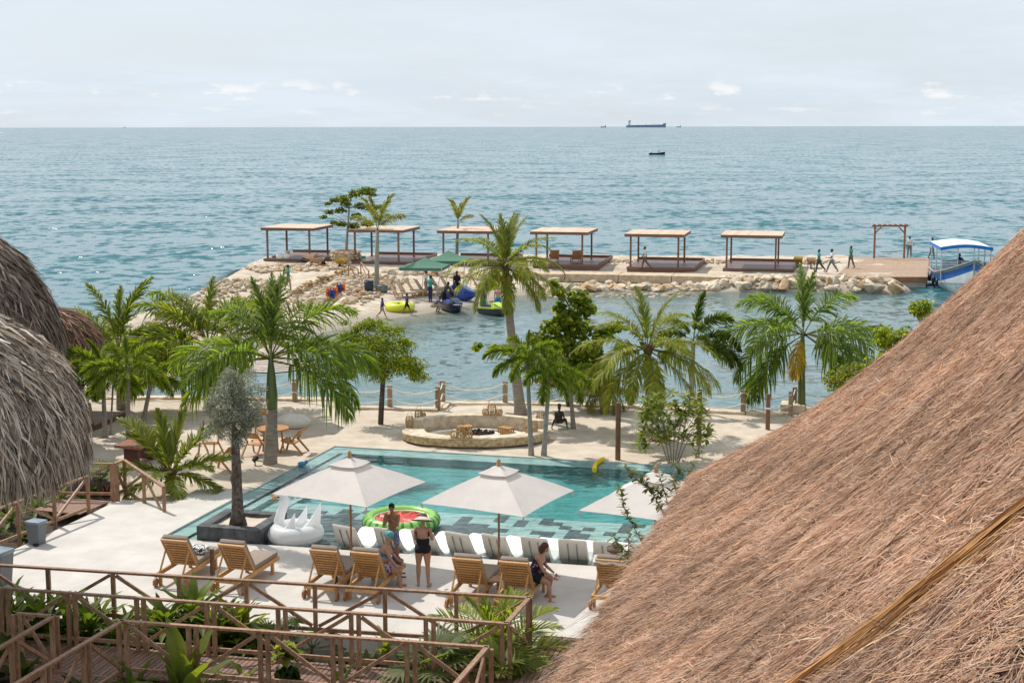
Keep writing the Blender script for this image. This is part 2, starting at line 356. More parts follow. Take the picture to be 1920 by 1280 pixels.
def brickmat(name, c1, c2, mortar, w_, h_, ms_, rz, rough=.5, bump=.2):
    m = bpy.data.materials.new(name); m.use_nodes = True; nt = m.node_tree; n = nt.nodes; l = nt.links; p = n['Principled BSDF']
    g = n.new('ShaderNodeNewGeometry'); mp = n.new('ShaderNodeMapping'); mp.inputs['Rotation'].default_value = (0, 0, -rz); l.new(g.outputs['Position'], mp.inputs[0])
    b = n.new('ShaderNodeTexBrick'); b.inputs['Scale'].default_value = 1; b.inputs['Brick Width'].default_value = w_; b.inputs['Row Height'].default_value = h_; b.inputs['Mortar Size'].default_value = ms_
    b.inputs['Color1'].default_value = (*c1, 1); b.inputs['Color2'].default_value = (*c2, 1); b.inputs['Mortar'].default_value = (*mortar, 1); l.new(mp.outputs[0], b.inputs['Vector'])
    t = n.new('ShaderNodeTexNoise'); t.inputs['Scale'].default_value = 1.3; t.inputs['Detail'].default_value = 8; l.new(mp.outputs[0], t.inputs['Vector'])
    mr = n.new('ShaderNodeMapRange'); mr.inputs[1].default_value = .3; mr.inputs[2].default_value = .7; mr.inputs[3].default_value = .86; mr.inputs[4].default_value = 1.06; l.new(t.outputs[0], mr.inputs[0])
    hs = n.new('ShaderNodeHueSaturation'); l.new(mr.outputs[0], hs.inputs['Value']); l.new(b.outputs['Color'], hs.inputs['Color']); l.new(hs.outputs[0], p.inputs['Base Color'])
    p.inputs['Roughness'].default_value = rough; p.inputs['Specular IOR Level'].default_value = .3
    bp = n.new('ShaderNodeBump'); bp.inputs['Strength'].default_value = bump; bp.inputs['Distance'].default_value = .01; l.new(b.outputs['Fac'], bp.inputs['Height']); bp.invert = True; l.new(bp.outputs[0], p.inputs['Normal']); return m
DECKM = brickmat('travertine', (.585, .54, .495), (.555, .51, .46), (.47, .42, .37), 1.2, .6, .006, FRZ)
from mathutils.geometry import delaunay_2d_cdt
n_ = len(deck_poly); vv_, _, ff_, *_r = delaunay_2d_cdt([Vector(p) for p in deck_poly], [(i, (i + 1) % n_) for i in range(n_)], [], 1, 1e-4)
mb = MB(); mb.add([(v.x, v.y, 0) for v in vv_], [tuple(f) for f in ff_]); mb.add([(x, y, z) for z in (-.22, 0) for x, y in deck_poly], [(i, (i + 1) % n_, n_ + (i + 1) % n_, n_ + i) for i in range(n_)]); deck = mb.build('terrace', DECKM, kind='structure')

POOLW = -.035
TEAL = brickmat('teal_pool_tile', (.40, .56, .54), (.46, .62, .59), (.32, .48, .46), .3, .3, .006, FRZ, .4)
DEEP = brickmat('deep_pool_tile', (.075, .35, .345), (.09, .38, .375), (.065, .31, .305), .3, .3, .006, FRZ, .4)
DARKT = mat('charcoal_pool_tile', (.095, .115, .125), .45, .35, 5, bump=.1)
shelf_t = .44; lstep = .028
mb = MB()
def quad(mb, pts, mi=0): mb.add(pts, [tuple(range(len(pts)))], mi)
zs, zd = -.22, -.32
S0 = .085                                             # inner face of the stepped left wall
quad(mb, [pool(S0, 0, zs), pool(1, 0, zs), pool(1, shelf_t, zs), pool(S0, shelf_t, zs)], 0)                       # sun shelf
quad(mb, [pool(S0, shelf_t, zs), pool(1, shelf_t, zs), pool(1, shelf_t + .001, zd), pool(S0, shelf_t + .001, zd)], 1)
quad(mb, [pool(S0, shelf_t, zd), pool(1, shelf_t, zd), pool(1, .955, zd), pool(S0, .955, zd)], 1)                    # deep floor
quad(mb, [pool(S0, .955, zd), pool(1, .955, zd), pool(1, .958, -.06), pool(S0, .958, -.06)], 1)
quad(mb, [pool(0, .958, -.06), pool(1, .958, -.06), pool(1, 1.03, -.06), pool(-.004, 1.03, -.06)], 0)                # far overflow sill
quad(mb, [pool(S0, 0, zd), pool(S0, .958, zd), pool(S0 - .001, .958, -.2), pool(S0 - .001, 0, -.2)], 1)
quad(mb, [pool(S0, 0, -.2), pool(S0, .958, -.2), pool(.05, .958, -.2), pool(.05, 0, -.2)], 0)                      # bench step
quad(mb, [pool(.05, 0, -.2), pool(.05, .958, -.2), pool(.049, .958, -.07), pool(.049, 0, -.07)], 0)
quad(mb, [pool(.049, 0, -.07), pool(.049, .958, -.07), pool(.035, .958, -.07), pool(.035, 0, -.07)], 0)
quad(mb, [pool(.035, 0, -.5), pool(.035, .958, -.5), pool(.028, .958, -.5), pool(.028, 0, -.5)], 2)               # dark gutter slot
quad(mb, [pool(.035, 0, -.07), pool(.035, .958, -.07), pool(.035, .958, -.5), pool(.035, 0, -.5)], 2)
quad(mb, [pool(.028, 0, -.5), pool(.028, .958, -.5), pool(.028, .958, -.06), pool(.028, 0, -.06)], 2)
quad(mb, [pool(.028, 0, -.06), pool(.028, .958, -.06), pool(0, .958, -.06), pool(0, 0, -.06)], 0)
for a_, b_ in ((pool(0, 0), pool(1, 0)), (pool(1, 0), pool(1, 1.03)), (pool(1, 1.03), pool(0, 1.03)), (pool(0, 1.03), pool(0, 0))):
    quad(mb, [Vector((a_.x, a_.y, -.02)), Vector((b_.x, b_.y, -.02)), Vector((b_.x, b_.y, zd - .1)), Vector((a_.x, a_.y, zd - .1))], 0)
basin = mb.build('swimming_pool', [TEAL, DEEP, DARKT], kind='structure')
# dark tiles laid into the shelf: dense at the near edge, thinning out towards the deep end
tw, tl = .315, .315
tile_me = MB().box((0, 0, 0), (tw - .008, tl - .008, .012)).mesh('tile', DARKT); loose = MB(); nt_ = 0
L_sh = 10.8 * shelf_t; nrow = int(L_sh / tl)
for i in range(int(13.6 / tw)):
    ext_ = R.uniform(.40, .60) + .36 * max(0, 1 - i / 20); run = 0
    for j in range(nrow):
        f = j / nrow; s = (i + .5) * tw / 18.0 + S0
        ok = f < ext_ or run > 0
        if f >= ext_:
            if run > 0: run -= 1
            elif R.random() < (.30 if f < .7 else .17 if f < .9 else .07): ok = True; run = R.choice((0, 0, 1, 1, 2))
        if not ok or s > .95: continue
        p = pool(s, shelf_t * (j + .5) / nrow, zs + .007)
        if f < .4 and nt_ > 0: loose.box(p, (tw - .008, tl - .008, .012), FRZ)
        elif nt_ < 300: obj('tile', tile_me, basin, p, FRZ); nt_ += 1
        else: loose.box(p, (tw - .008, tl - .008, .012), FRZ)
loose.build('dark_tile_field', DARKT, basin, kind='stuff')
def pool_water():
    m = bpy.data.materials.new('pool_water'); m.use_nodes = True; nt = m.node_tree; n = nt.nodes; l = nt.links; n.clear()
    o = n.new('ShaderNodeOutputMaterial'); g = n.new('ShaderNodeNewGeometry'); mp = n.new('ShaderNodeMapping'); mp.inputs['Scale'].default_value = (1.2, 3.4, 1); mp.inputs['Rotation'].default_value = (0, 0, rad(14)); l.new(g.outputs['Position'], mp.inputs[0])
    t = n.new('ShaderNodeTexNoise'); t.inputs['Scale'].default_value = 1; t.inputs['Detail'].default_value = 3; t.inputs['Distortion'].default_value = .6; l.new(mp.outputs[0], t.inputs['Vector'])
    b = n.new('ShaderNodeBump'); b.inputs['Strength'].default_value = .7; b.inputs['Distance'].default_value = .085; l.new(t.outputs[0], b.inputs['Height'])
    fr = n.new('ShaderNodeFresnel'); fr.inputs[0].default_value = 1.33; l.new(b.outputs[0], fr.inputs[1])
    tr = n.new('ShaderNodeBsdfTransparent'); tr.inputs[0].default_value = (.90, .97, .97, 1); gl = n.new('ShaderNodeBsdfGlossy'); gl.inputs['Roughness'].default_value = .03; l.new(b.outputs[0], gl.inputs['Normal'])
    ms = n.new('ShaderNodeMixShader'); l.new(fr.outputs[0], ms.inputs[0]); l.new(tr.outputs[0], ms.inputs[1]); l.new(gl.outputs[0], ms.inputs[2]); l.new(ms.outputs[0], o.inputs[0]); return m
mb = MB(); quad(mb, [pool(.0005, .0005, POOLW), pool(1, .0005, POOLW), pool(1, 1.028, POOLW), pool(.0005, 1.028, POOLW)]); mb.build('pool_water', pool_water(), kind='structure')

# seawall line along the lagoon
wall_pts = [(-30, 54.9), (-17.6, 54.9)] + [g2(x, y, SAND) for x, y in ((345, 746), (640, 750), (648, 764), (823, 768), (833, 756), (1000, 757), (1200, 764), (1400, 776), (1470, 779), (1478, 768), (1560, 770))] + [(14.5, 51.0), (45, 50.0)]
def wally(x):
    for (x0, y0), (x1, y1) in zip(wall_pts, wall_pts[1:]):
        if x0 <= x <= x1: return y0 + (y1 - y0) * (x - x0) / (x1 - x0 + 1e-9)
    return 50
hole = [tuple(pool(0, 0)[:2]), tuple(pool(1, 0)[:2]), tuple(pool(1, 1.03)[:2]), tuple(pool(0, 1.03)[:2])]
xs = np.arange(-30, 30.1, .26); K = 130; V = np.zeros((len(xs), K + 1, 3))
for i, x in enumerate(xs):
    yw = wally(x) - .05; V[i, :, 0] = x; V[i, :, 1] = np.linspace(20, yw, K + 1)
Xs, Ys = V[..., 0], V[..., 1]
nzz = np.array([[fbm(Xs[i, j] * 1.5, Ys[i, j] * 1.5, 0, 4) * .034 + fbm(Xs[i, j] * .3, Ys[i, j] * .3, 4, 3) * .03 for j in range(K + 1)] for i in range(len(xs))])
sd_deck = sdist(Xs, Ys, deck_poly); sd_pool = sdist(Xs, Ys, hole)
Zs = SAND + nzz
Zs = np.where(sd_deck > .1, -1.0, Zs); Zs = np.where(sd_pool > -.02, np.where(sd_pool > .3, -3, -.075), Zs)
Zs = np.where((sd_pool <= -.02) & (sd_pool > -.5), np.maximum(-.09, Zs * .3 - .05), Zs)
bed = [tuple(G(x, y, 0)[:2]) for x, y in ((-400, 1180), (0, 1050), (172, 968), (250, 880), (60, 840), (-500, 900))]
sd_bed = sdist(Xs, Ys, bed); front = (Ys < fa.y + (Xs - fa.x) * (r1d.y / r1d.x) + .3) | (Ys < dr0.y - .3)
Zs = np.where(sd_bed > 0, np.minimum(Zs, -.35), Zs); Zs = np.where(front, -.62, Zs)
V[..., 2] = Zs; nx, ny = Xs.shape
ii, jj = np.meshgrid(np.arange(nx - 1), np.arange(ny - 1), indexing='ij'); a = (ii * ny + jj).ravel(); F4 = np.stack([a, a + ny, a + ny + 1, a + 1], 1)
SANDM = mat('sand', (.48, .395, .31), .95, 0, 1.6, bump=.9, bs=5, c2=(.59, .505, .415), world=True, spec=.1)
SOILM = mat('planting_soil', (.05, .034, .022), .95, .4, 4, bump=.8, world=True)
issoil = (front | (sd_bed > .1)).ravel()[F4].min(1)
npmesh('sand_ground', V.reshape(-1, 3), F4[~issoil], SANDM, smooth=True, kind='structure')
npmesh('planting_soil', V.reshape(-1, 3), F4[issoil], SOILM, smooth=True, kind='structure')
# the big ground sheet inland and beneath
mb = MB(); quad(mb, [(-300, -300, -.75), (300, -300, -.75), (300, 20.3, -.75), (-300, 20.3, -.75)]); quad(mb, [(-300, 20.3, -.75), (-29.9, 20.3, -.75), (-29.9, 56, -.75), (-300, 56, -.75)]); quad(mb, [(29.9, 20.3, -.75), (300, 20.3, -.75), (300, 50, -.75), (29.9, 50, -.75)])
mb.build('inland_ground', SOILM, kind='structure')
# seawall with its coping
sw = thing('seawall', 'low pale stone seawall along the lagoon behind the beach sand', 'seawall', (0, 53, SEA))
COP = mat('coping_stone', (.60, .47, .33), .9, .2, 3, bump=.7, bs=6, c2=(.72, .60, .46), world=True)
mb = MB()
for (x0, y0), (x1, y1) in zip(wall_pts, wall_pts[1:]): mb.beam((x0, y0 + .1, -1.2), (x1, y1 + .1, -1.2), .35, 2.0)
mb.build('wall_face', COP, sw, wo=True)
for (x0, y0), (x1, y1) in zip(wall_pts[1:], wall_pts[2:]):
    d = Vector((x1 - x0, y1 - y0, 0)); nseg = max(1, int(d.length / 1.4)); p0 = Vector((x0, y0, 0))
    for i in range(nseg):
        q0 = p0 + d * (i / nseg); q1 = p0 + d * ((i + .985) / nseg); h = R.uniform(-.015, .02)
        MB().beam(q0 + Vector((0, .02, -.12 + h)), q1 + Vector((0, .02, -.12 + h)), .5 + R.uniform(-.05, .05), .17).build('coping_stone', COP, sw, wo=True)
# terrace front retaining face
RETM = mat('retaining_render', (.36, .33, .27), .9, .15, 2, bump=.3, world=True)
rw = MB(); rw.beam(fL + Vector((0, -.06, -.43)), fa + Vector((.05, -.06, -.43)), .1, .44); rwo = rw.build('retaining_wall', RETM); rwo['label'] = 'low grey rendered wall holding up the pale terrace edge'; rwo['category'] = 'wall'
# ================================================================== BOARDWALKS AND RAILINGS
r2a = G(0, 1098, 1.1); r2b = G(948, 1166, 1.1); r3a = G(228, 1160, 1.1); r3b = G(912, 1210, 1.1)
def ext(p, q, a, b): d = (q - p).normalized(); return p - d * a, q + d * b
plank_me = MB().box((0, 0, 0), (.088, 1, .03)).mesh('plank', WOODD)
PLANKM = mat('boardwalk_plank', (.20, .10, .065), .55, .3, 6, (8, 1, 8), .3, 8, c2=(.30, .17, .12), orand=.22, spec=.4)
plank_me.materials[0] = PLANKM
bwalk = thing('boardwalk', 'brown timber boardwalk running between the two front railings', 'boardwalk', tuple(r3a.xy) + (0,))
def plank(parent, a, b):
    a = Vector((a[0], a[1], -.016 + R.uniform(-.003, .003))); b = Vector((b[0], b[1], a.z)); c = (a + b) / 2; d = b - a
    o = obj('plank', plank_me, parent, c - parent.location, math.atan2(d.y, d.x) - math.pi / 2); o.scale = (1, d.length, 1)
def onl(p, q, u):                                # the point of line pq whose coordinate along UU is u
    d = q - p; t = (u - p.xy.dot(UU.xy)) / d.xy.dot(UU.xy); r = p + d * t; return r
ua = r2a.xy.dot(UU.xy) - 1.6; ub = r2b.xy.dot(UU.xy) + .12; u = ua; k = 0
while u < ub:
    a_ = onl(r3a, r3b, u); b_ = onl(r2a, r2b, u)
    if k < 300: plank(bwalk, a_ - VV * .06, b_ + VV * .06)
    k += 1; u += .105
mb = MB()
for t in (.15, .85):
    p0 = r3a.lerp(r2a, t); p1 = r3b.lerp(r2b, t); p0, p1 = ext(p0, p1, 2.5, 0)
    mb.beam((p0.x, p0.y, -.12), (p1.x, p1.y, -.12), .08, .16)
mb.build('joist', WOODD, bwalk, wo=True)
# left branch running towards the viewer
b0 = G(228, 1160, 1.1); b1 = G(20, 1282, 1.1); c0 = G(100, 1150, 1.1); c1 = G(-60, 1243, 1.1)
db = (b1 - b0).normalized(); br = thing('boardwalk', 'shaded boardwalk branch leading down to the near left corner', 'boardwalk', tuple(b0.xy) + (0,)); k = 0; s = .15
while s < 4.2:
    p = b0 + db * s; q = p + Vector((-db.y, db.x, 0)) * -1.45; plank(br, (p.x, p.y), (q.x, q.y)); s += .105
# right deck in front of the terrace
rd = thing('timber_deck', 'ribbed brown timber deck below the terrace beside the big thatched roof', 'deck', tuple(dr0.xy) + (0,)); i = 0
dl = G(975, 1280, 0); vd = (dl - dr0).normalized()
while i < 62:
    p = dr0 + UU * (.05 + i * .105) - VV * .06; plank(rd, p, p - VV * 6.2); i += 1
i = -1
while i > -9:
    p = dr0 + UU * (.05 + i * .105) - VV * 1.35; plank(rd, p, p - VV * 4.9); i -= 1
mb = MB(); c_ = dr0 + UU * 3.2 - VV * 3.1; mb.box((c_.x, c_.y, -.2), (7.4, 6.1, .3), FRZ); mb.build('deck_base', WOODD, rd, wo=True)

def railing(label, pts, n, double=True, start=0, ztop=1.1, drop=0.0, ends=(True, True), first_up=True, zs=None):
    """posts, handrail, bottom rail and zig-zag braces between two ground points"""
    p, q = Vector((pts[0].x, pts[0].y, 0)), Vector((pts[1].x, pts[1].y, 0))
    z0, z1 = zs or (0, 0)
    t = thing('timber_railing', label, 'railing', (p.x, p.y, z0)); d = q - p
    P = lambda f, z: p + d * f + Vector((0, 0, z + z0 + (z1 - z0) * f))
    MB().beam(P(-.004, ztop - .03), P(1.004, ztop - .03), .095, .045).build('handrail', RAILW, t, wo=True)
    MB().beam(P(0, .13), P(1, .13), .05, .075).build('bottom_rail', RAILW, t, wo=True)
    dn = d.normalized()
    for i in range(n + 1):
        if (i == 0 and not ends[0]) or (i == n and not ends[1]): continue
        for o_ in ((-.075, .075) if double else (0,)):
            b = P(i / n, 0) + dn * o_
            MB().beam(b - Vector((0, 0, .22 + drop)), b + Vector((0, 0, ztop - .057)), .085, .085).build('post', RAILW, t, wo=True)
    for i in range(n):
        a, b = P(i / n, ztop - .1), P((i + 1) / n, .2); g = dn * (.13 if double else .07)
        if (i + start) % 2: a, b = P(i / n, .2), P((i + 1) / n, ztop - .1)
        MB().beam(a + g, b - g, .045, .07).build('brace', RAILW, t, wo=True)
    return t
def lin(a, b, n0, n1): return a + (b - a) * n0, a + (b - a) * n1
r1L = r1a - r1d * 5.0
# post spacing read off the first railing
sp = (G(441, 1086, 1.1) - G(196, 1070, 1.1)).length / 2
o196 = (G(196, 1069, 1.1) - r1a).dot(r1d); e1 = r1a + r1d * (o196 - sp * 5); n1 = round(((r1b - e1).length) / sp)
railing('long railing along the terrace front edge, farthest of the three', (e1, e1 + r1d * sp * n1 if abs((r1b - e1).length - sp * n1) < .25 else r1b), n1, False, 1)
railing('short railing closing the right end of the planted strip', (r1b, r2b), 1, True, 1, ends=(True, False))
d2 = (r2b - r2a).normalized(); o2 = (G(126, 1107, 1.1) - r2a).dot(d2); sp2 = (G(647, 1145, 1.1) - G(126, 1107, 1.1)).length / 4
e2 = r2a + d2 * (o2 - sp2 * 3); n2 = round((r2b - e2).length / sp2); railing('middle railing on the far side of the boardwalk', (e2, r2b), n2, True, 1)
railing('front railing on the near side of the boardwalk', (r3a, r3b), 5, True, 0)
nd = (G(850, 1282, 1.1) - r3b).normalized(); railing('railing turning towards the viewer beside the right fan palm', (r3b, r3b + nd * 2.6), 2, True, 0, ends=(False, True))
railing('dark shaded railing descending to the lower left corner', (b0, b0 + (b1 - b0).normalized() * 3.6), 3, True, 1, ends=(False, True))
railing('shaded railing on the outer side of the left boardwalk branch', (c0, c1), 2, True, 1)
railing('stub of railing behind the left boardwalk branch', (G(30, 1145, 1.1), c0), 1, True, 0, ends=(True, False))
# rails of the left-hand garden path
l0 = G(-120, 992, 1.02); l1 = G(163, 889, 1.02); railing('slanting railing beside the grey bin on the terrace left edge', (l0, l1), 4, False, 0, 1.02)
railing('short railing half hidden by the grey thatch fringe', (G(90, 864, 1.02), G(213, 866, 1.02)), 1, True, 1, 1.02, zs=(0, 0))
pA, pB = G(213, 866, 1.02), G(232, 859, 1.02); pC = G(306, 909, .72)
railing('tiny link of railing at the head of the sand steps', (pA, pB), 1, False, 0, 1.02)
railing('sloping handrail of the steps down to the sand', (pB, Vector((pC.x, pC.y, 0))), 2, False, 1, 1.02, .1, (False, True), zs=(0, -.3))
lp = thing('entry_platform', 'small plank landing between the left railings', 'platform', tuple(G(190, 950, 0).xy) + (0,)); a_ = G(150, 962, 0); b_ = G(206, 938, 0); c_ = G(165, 935, 0); k = (b_ - a_)
for i in range(16):
    p = a_ + k * (i / 16) + k.normalized() * .05; plank(lp, p - (Vector((k.y, -k.x, 0)).normalized() * .02), p + Vector((-k.y, k.x, 0)).normalized() * 1.5)

# ================================================================== THATCHED ROOFS
THB = mat('thatch_base', (.17, .10, .07), .95, .35, 9, (1, 1, 1), 1, 14, world=True, spec=.1)
THS = mat('thatch_reed', (1, 1, 1), .8, .12, 30, attr='tint', spec=.2, trans=.12)
def strands(P, T, Nn, L, W, lift, jit, cols, curl=.0, flat=False):
    """reeds: P roots, T fall directions, Nn normals -> quads"""
    n = len(P); ang = NR.normal(0, jit, n)[:, None]; B = np.cross(Nn, T); B /= np.linalg.norm(B, axis=1)[:, None] + 1e-9
    D = T * np.cos(ang) + B * np.sin(ang); S = np.cross(Nn, D)
    tw = NR.normal(0, .5, n)[:, None]; S = S * np.cos(tw) + Nn * np.sin(tw)
    L = L[:, None]; W = W[:, None] / 2; l0 = np.abs(NR.normal(0, .4, n))[:, None] * lift * .3; l1 = np.abs(NR.normal(0, 1, n))[:, None] * lift
    mid = P + D * L * .5 + Nn * (l0 + l1) * .62; end = P + D * L + Nn * (l0 + l1) * (1 - curl)
    r0 = P + Nn * l0
    if flat: i = np.arange(n); return np.concatenate([r0 - S * W, r0 + S * W, end - S * W * .5, end + S * W * .5], 0), np.stack([i, i + n, i + 3 * n, i + 2 * n], 1), cols
    V = np.concatenate([r0 - S * W, r0 + S * W, mid - S * W, mid + S * W, end - S * W * .35, end + S * W * .35], 0)
    i = np.arange(n); F = np.concatenate([np.stack([i, i + n, i + 3 * n, i + 2 * n], 1), np.stack([i + 2 * n, i + 3 * n, i + 5 * n, i + 4 * n], 1)], 0)
    return V, F, np.concatenate([cols, cols], 0)
def pick(pal, wts, n, j=.14):
    pal = np.array(pal); c = pal[NR.choice(len(pal), n, p=np.array(wts) / sum(wts))]; return np.clip(c * (1 + NR.normal(0, j, n))[:, None], .01, 1)
REED = [(.55, .32, .205), (.46, .26, .165), (.63, .415, .29), (.48, .355, .275), (.24, .135, .085), (.68, .43, .23)]
# --- big roof on the right: a hipped thatch, near corner of its eave behind the loungers
zE = 4.5; Cn = G(1308, 876, zE); En = G(1040, 1278, zE); ev = (En - Cn).normalized(); up = Vector((-ev.y, ev.x, 0)); up = up if up.x > 0 else -up
RL, RW = 22.0, 6.3; SL = math.tan(rad(45))
def smin(vals, k=.32):
    v = np.stack(vals); m = v.min(0); return m - k * np.log(np.exp(-(v - m) / k).sum(0)) * .55
def roof_h(a, c):
    b = np.clip(smin([a + .35, RL - a, c + .35, 2 * RW - c]), -.2, 99)
    return zE - .3 + b * SL - .58 * np.sin(np.clip(b / RW, 0, 1) * np.pi)
ag = np.linspace(0, RL, 90); cg = np.linspace(0, 2 * RW, 52); A, Cc = np.meshgrid(ag, cg, indexing='ij'); H = roof_h(A, Cc)
H = H + np.array([[fbm(a * .8, c * .8, 2, 4) * .07 for c in cg] for a in ag])
def r3(a, c, h): return np.stack([Cn.x + ev.x * a + up.x * c, Cn.y + ev.y * a + up.y * c, h], -1)
big = thing('thatched_roof', 'huge reddish brown thatched roof filling the right foreground', 'thatched roof', (Cn.x + up.x * RW + ev.x * 8, Cn.y + up.y * RW + ev.y * 8, 0))
Vv = r3(A, Cc, H); nx, ny = A.shape; Vv = Vv.reshape(-1, 3) - np.array(big.location)
ii, jj = np.meshgrid(np.arange(nx - 1), np.arange(ny - 1), indexing='ij'); a = (ii * ny + jj).ravel(); F4 = np.stack([a, a + ny, a + ny + 1, a + 1], 1)
ring = [i * ny for i in range(nx)] + [(nx - 1) * ny + j for j in range(1, ny)] + [i * ny + ny - 1 for i in range(nx - 2, -1, -1)] + [j for j in range(ny - 2, 0, -1)]
low = len(Vv) + np.arange(len(ring)); Vr = Vv[ring].copy(); Vr[:, 2] -= .35; cen = Vv.mean(0); Vr[:, :2] += (cen[:2] - Vr[:, :2]) * .02
Vv = np.vstack([Vv, Vr]); ring = np.array(ring); Fs = np.stack([ring, low, np.roll(low, -1), np.roll(ring, -1)], 1)
npmesh('thatch_base', Vv, np.vstack([F4, Fs]), THB, parent=big, smooth=True)
def roof_sample(n, a0, a1, c0, c1):
    a = NR.uniform(a0, a1, n); c = NR.uniform(c0, c1, n); e = .04
    h = roof_h(a, c); ha = (roof_h(a + e, c) - h) / e; hc = (roof_h(a, c + e) - h) / e
    j = np.clip((a / RL * 89).astype(int), 0, 89), np.clip((c / (2 * RW) * 51).astype(int), 0, 51)
    P = r3(a, c, H[j] * .0 + h + .03); 
    g = np.stack([ev.x * ha + up.x * hc, ev.y * ha + up.y * hc, ha ** 2 + hc ** 2], -1); T = -g / (np.linalg.norm(g, axis=1)[:, None] + 1e-9)
    Nn = np.stack([-(ev.x * ha + up.x * hc), -(ev.y * ha + up.y * hc), np.ones(n)], -1); Nn /= np.linalg.norm(Nn, axis=1)[:, None]
    return P, T, Nn, a, c
def add_reeds(n, box, pal, wts, l0, l1, w0, w1, lift, jit, name='reeds'):
    P, T, Nn, a, c = roof_sample(n, *box)
    bumpy = .5 * np.sin(a * 5.1 + 1.7 * np.sin(c * 3.3)) * np.sin(c * 3.9 + 1.3 * np.sin(a * 2.7)) + .5 * np.sin(a * 11.3 + 2 * np.sin(c * 7)) * np.sin(c * 8.1 + a * 3); P = P + Nn * (.035 * bumpy)[:, None]
    nzv = np.array([fbm(x * .55, y * .55, 7, 3) for x, y in zip(a[::16], c[::16])]).repeat(16)[:n]
    nzv = np.resize(nzv, n); cols = pick(pal, wts, n, .17)
    order = NR.permutation(n)
    blot = 1 + .22 * np.sin(a * 1.7 + 2 * np.sin(c * 1.1)) * np.sin(c * 2.3 + a * .6); cols = cols * blot[:, None]
    V, F, cc = strands(P - np.array(big.location), T, Nn, NR.uniform(l0, l1, n), NR.uniform(w0, w1, n), lift, jit, cols, flat=n > 100000)
    npmesh(name, V, F, THS, cc, parent=big, kind='stuff')
add_reeds(520000, (-.0, 21.9, 0.0, RW + .3), REED, (4, 4, 3.2, 3, 2.6, .6), .08, .26, .004, .0085, .024, .75)
add_reeds(20000, (-.0, 21.9, 0.0, RW + .3), REED, (3, 1, 4, 2, 1, 1.6), .3, .8, .003, .006, .035, .4, 'long_reeds')
add_reeds(420, (-.0, 17.5, 0.0, RW), [(.66, .46, .25), (.72, .58, .42), (.1, .06, .04)], (2, 2, 1), .2, .6, .005, .008, .08, .9, 'stray_reeds')
add_reeds(22000, (0, RL, RW, 2 * RW), REED, (4, 4, 3, 3, 2, 1), .4, .9, .01, .02, .04, .3, 'far_side_reeds')
# the bound bundle of straw that runs down the slope
def ray_roof(px, py):
    d = G(px, py, 0) - Vector((0, 0, HC)); o = Vector((0, 0, HC)); last = None
    for k in range(1, 900):
        p = o + d * (k / 900); q = p - Cn; a = q.xy.dot(ev.xy); c = q.xy.dot(up.xy)
        if 0 < a < RL and 0 < c < 2 * RW and p.z < float(roof_h(np.array([a]), np.array([c]))[0]): return a, c
    return 10, 3
k0 = ray_roof(1905, 990); k1 = ray_roof(1545, 1268)
ba = k0[0] + (k1[0] - k0[0]) * -.35, k0[1] + (k1[1] - k0[1]) * -.35; bb = k0[0] + (k1[0] - k0[0]) * 1.6, max(.05, k0[1] + (k1[1] - k0[1]) * 1.6)
n = 2600; s_ = NR.uniform(0, .97, n); o1 = NR.normal(0, .07, n); dba = bb[0] - ba[0]; dbc = bb[1] - ba[1]; Lb = math.hypot(dba, dbc)
aa = ba[0] + dba * s_ + o1 * (-dbc / Lb) + .02 * np.sin(s_ * 23); cc_ = np.maximum(.02, ba[1] + dbc * s_ + o1 * (dba / Lb)); hh = roof_h(aa, cc_); hb = roof_h(aa + dba * .01, cc_ + dbc * .01)
Pb = r3(aa, cc_, hh + .05 + .07 * np.maximum(0, 1 - (o1 / .1) ** 2) * NR.uniform(.2, 1, n)); Tb = r3(aa + dba * .01, cc_ + dbc * .01, hb) - r3(aa, cc_, hh); Tb /= np.linalg.norm(Tb, axis=1)[:, None]
Nb = np.tile(np.array([[-up.x * .6, -up.y * .6, .75]]), (n, 1)); Nb -= Tb * (Nb * Tb).sum(1)[:, None]; Nb /= np.linalg.norm(Nb, axis=1)[:, None]
Vb, Fb, cb = strands(Pb - np.array(big.location), Tb, Nb, NR.uniform(.4, 1.1, n), NR.uniform(.006, .013, n), .012, .05, pick([(.54, .28, .11), (.42, .21, .085), (.62, .36, .16), (.25, .13, .065)], (3, 4, 2, 2), n, .22))
npmesh('straw_bundle', Vb, Fb, THS, cb, parent=big, kind='stuff')
mb = MB()
for a, c in ((2, 1.5), (9, 1.5), (16, 1.5), (2, 11), (16, 11)): p = Cn + ev * a + up * c; mb.tube([(p.x, p.y, -.7), (p.x, p.y, zE + .4)], .12)
mb.build('support_post', POSTD, big, wo=True)
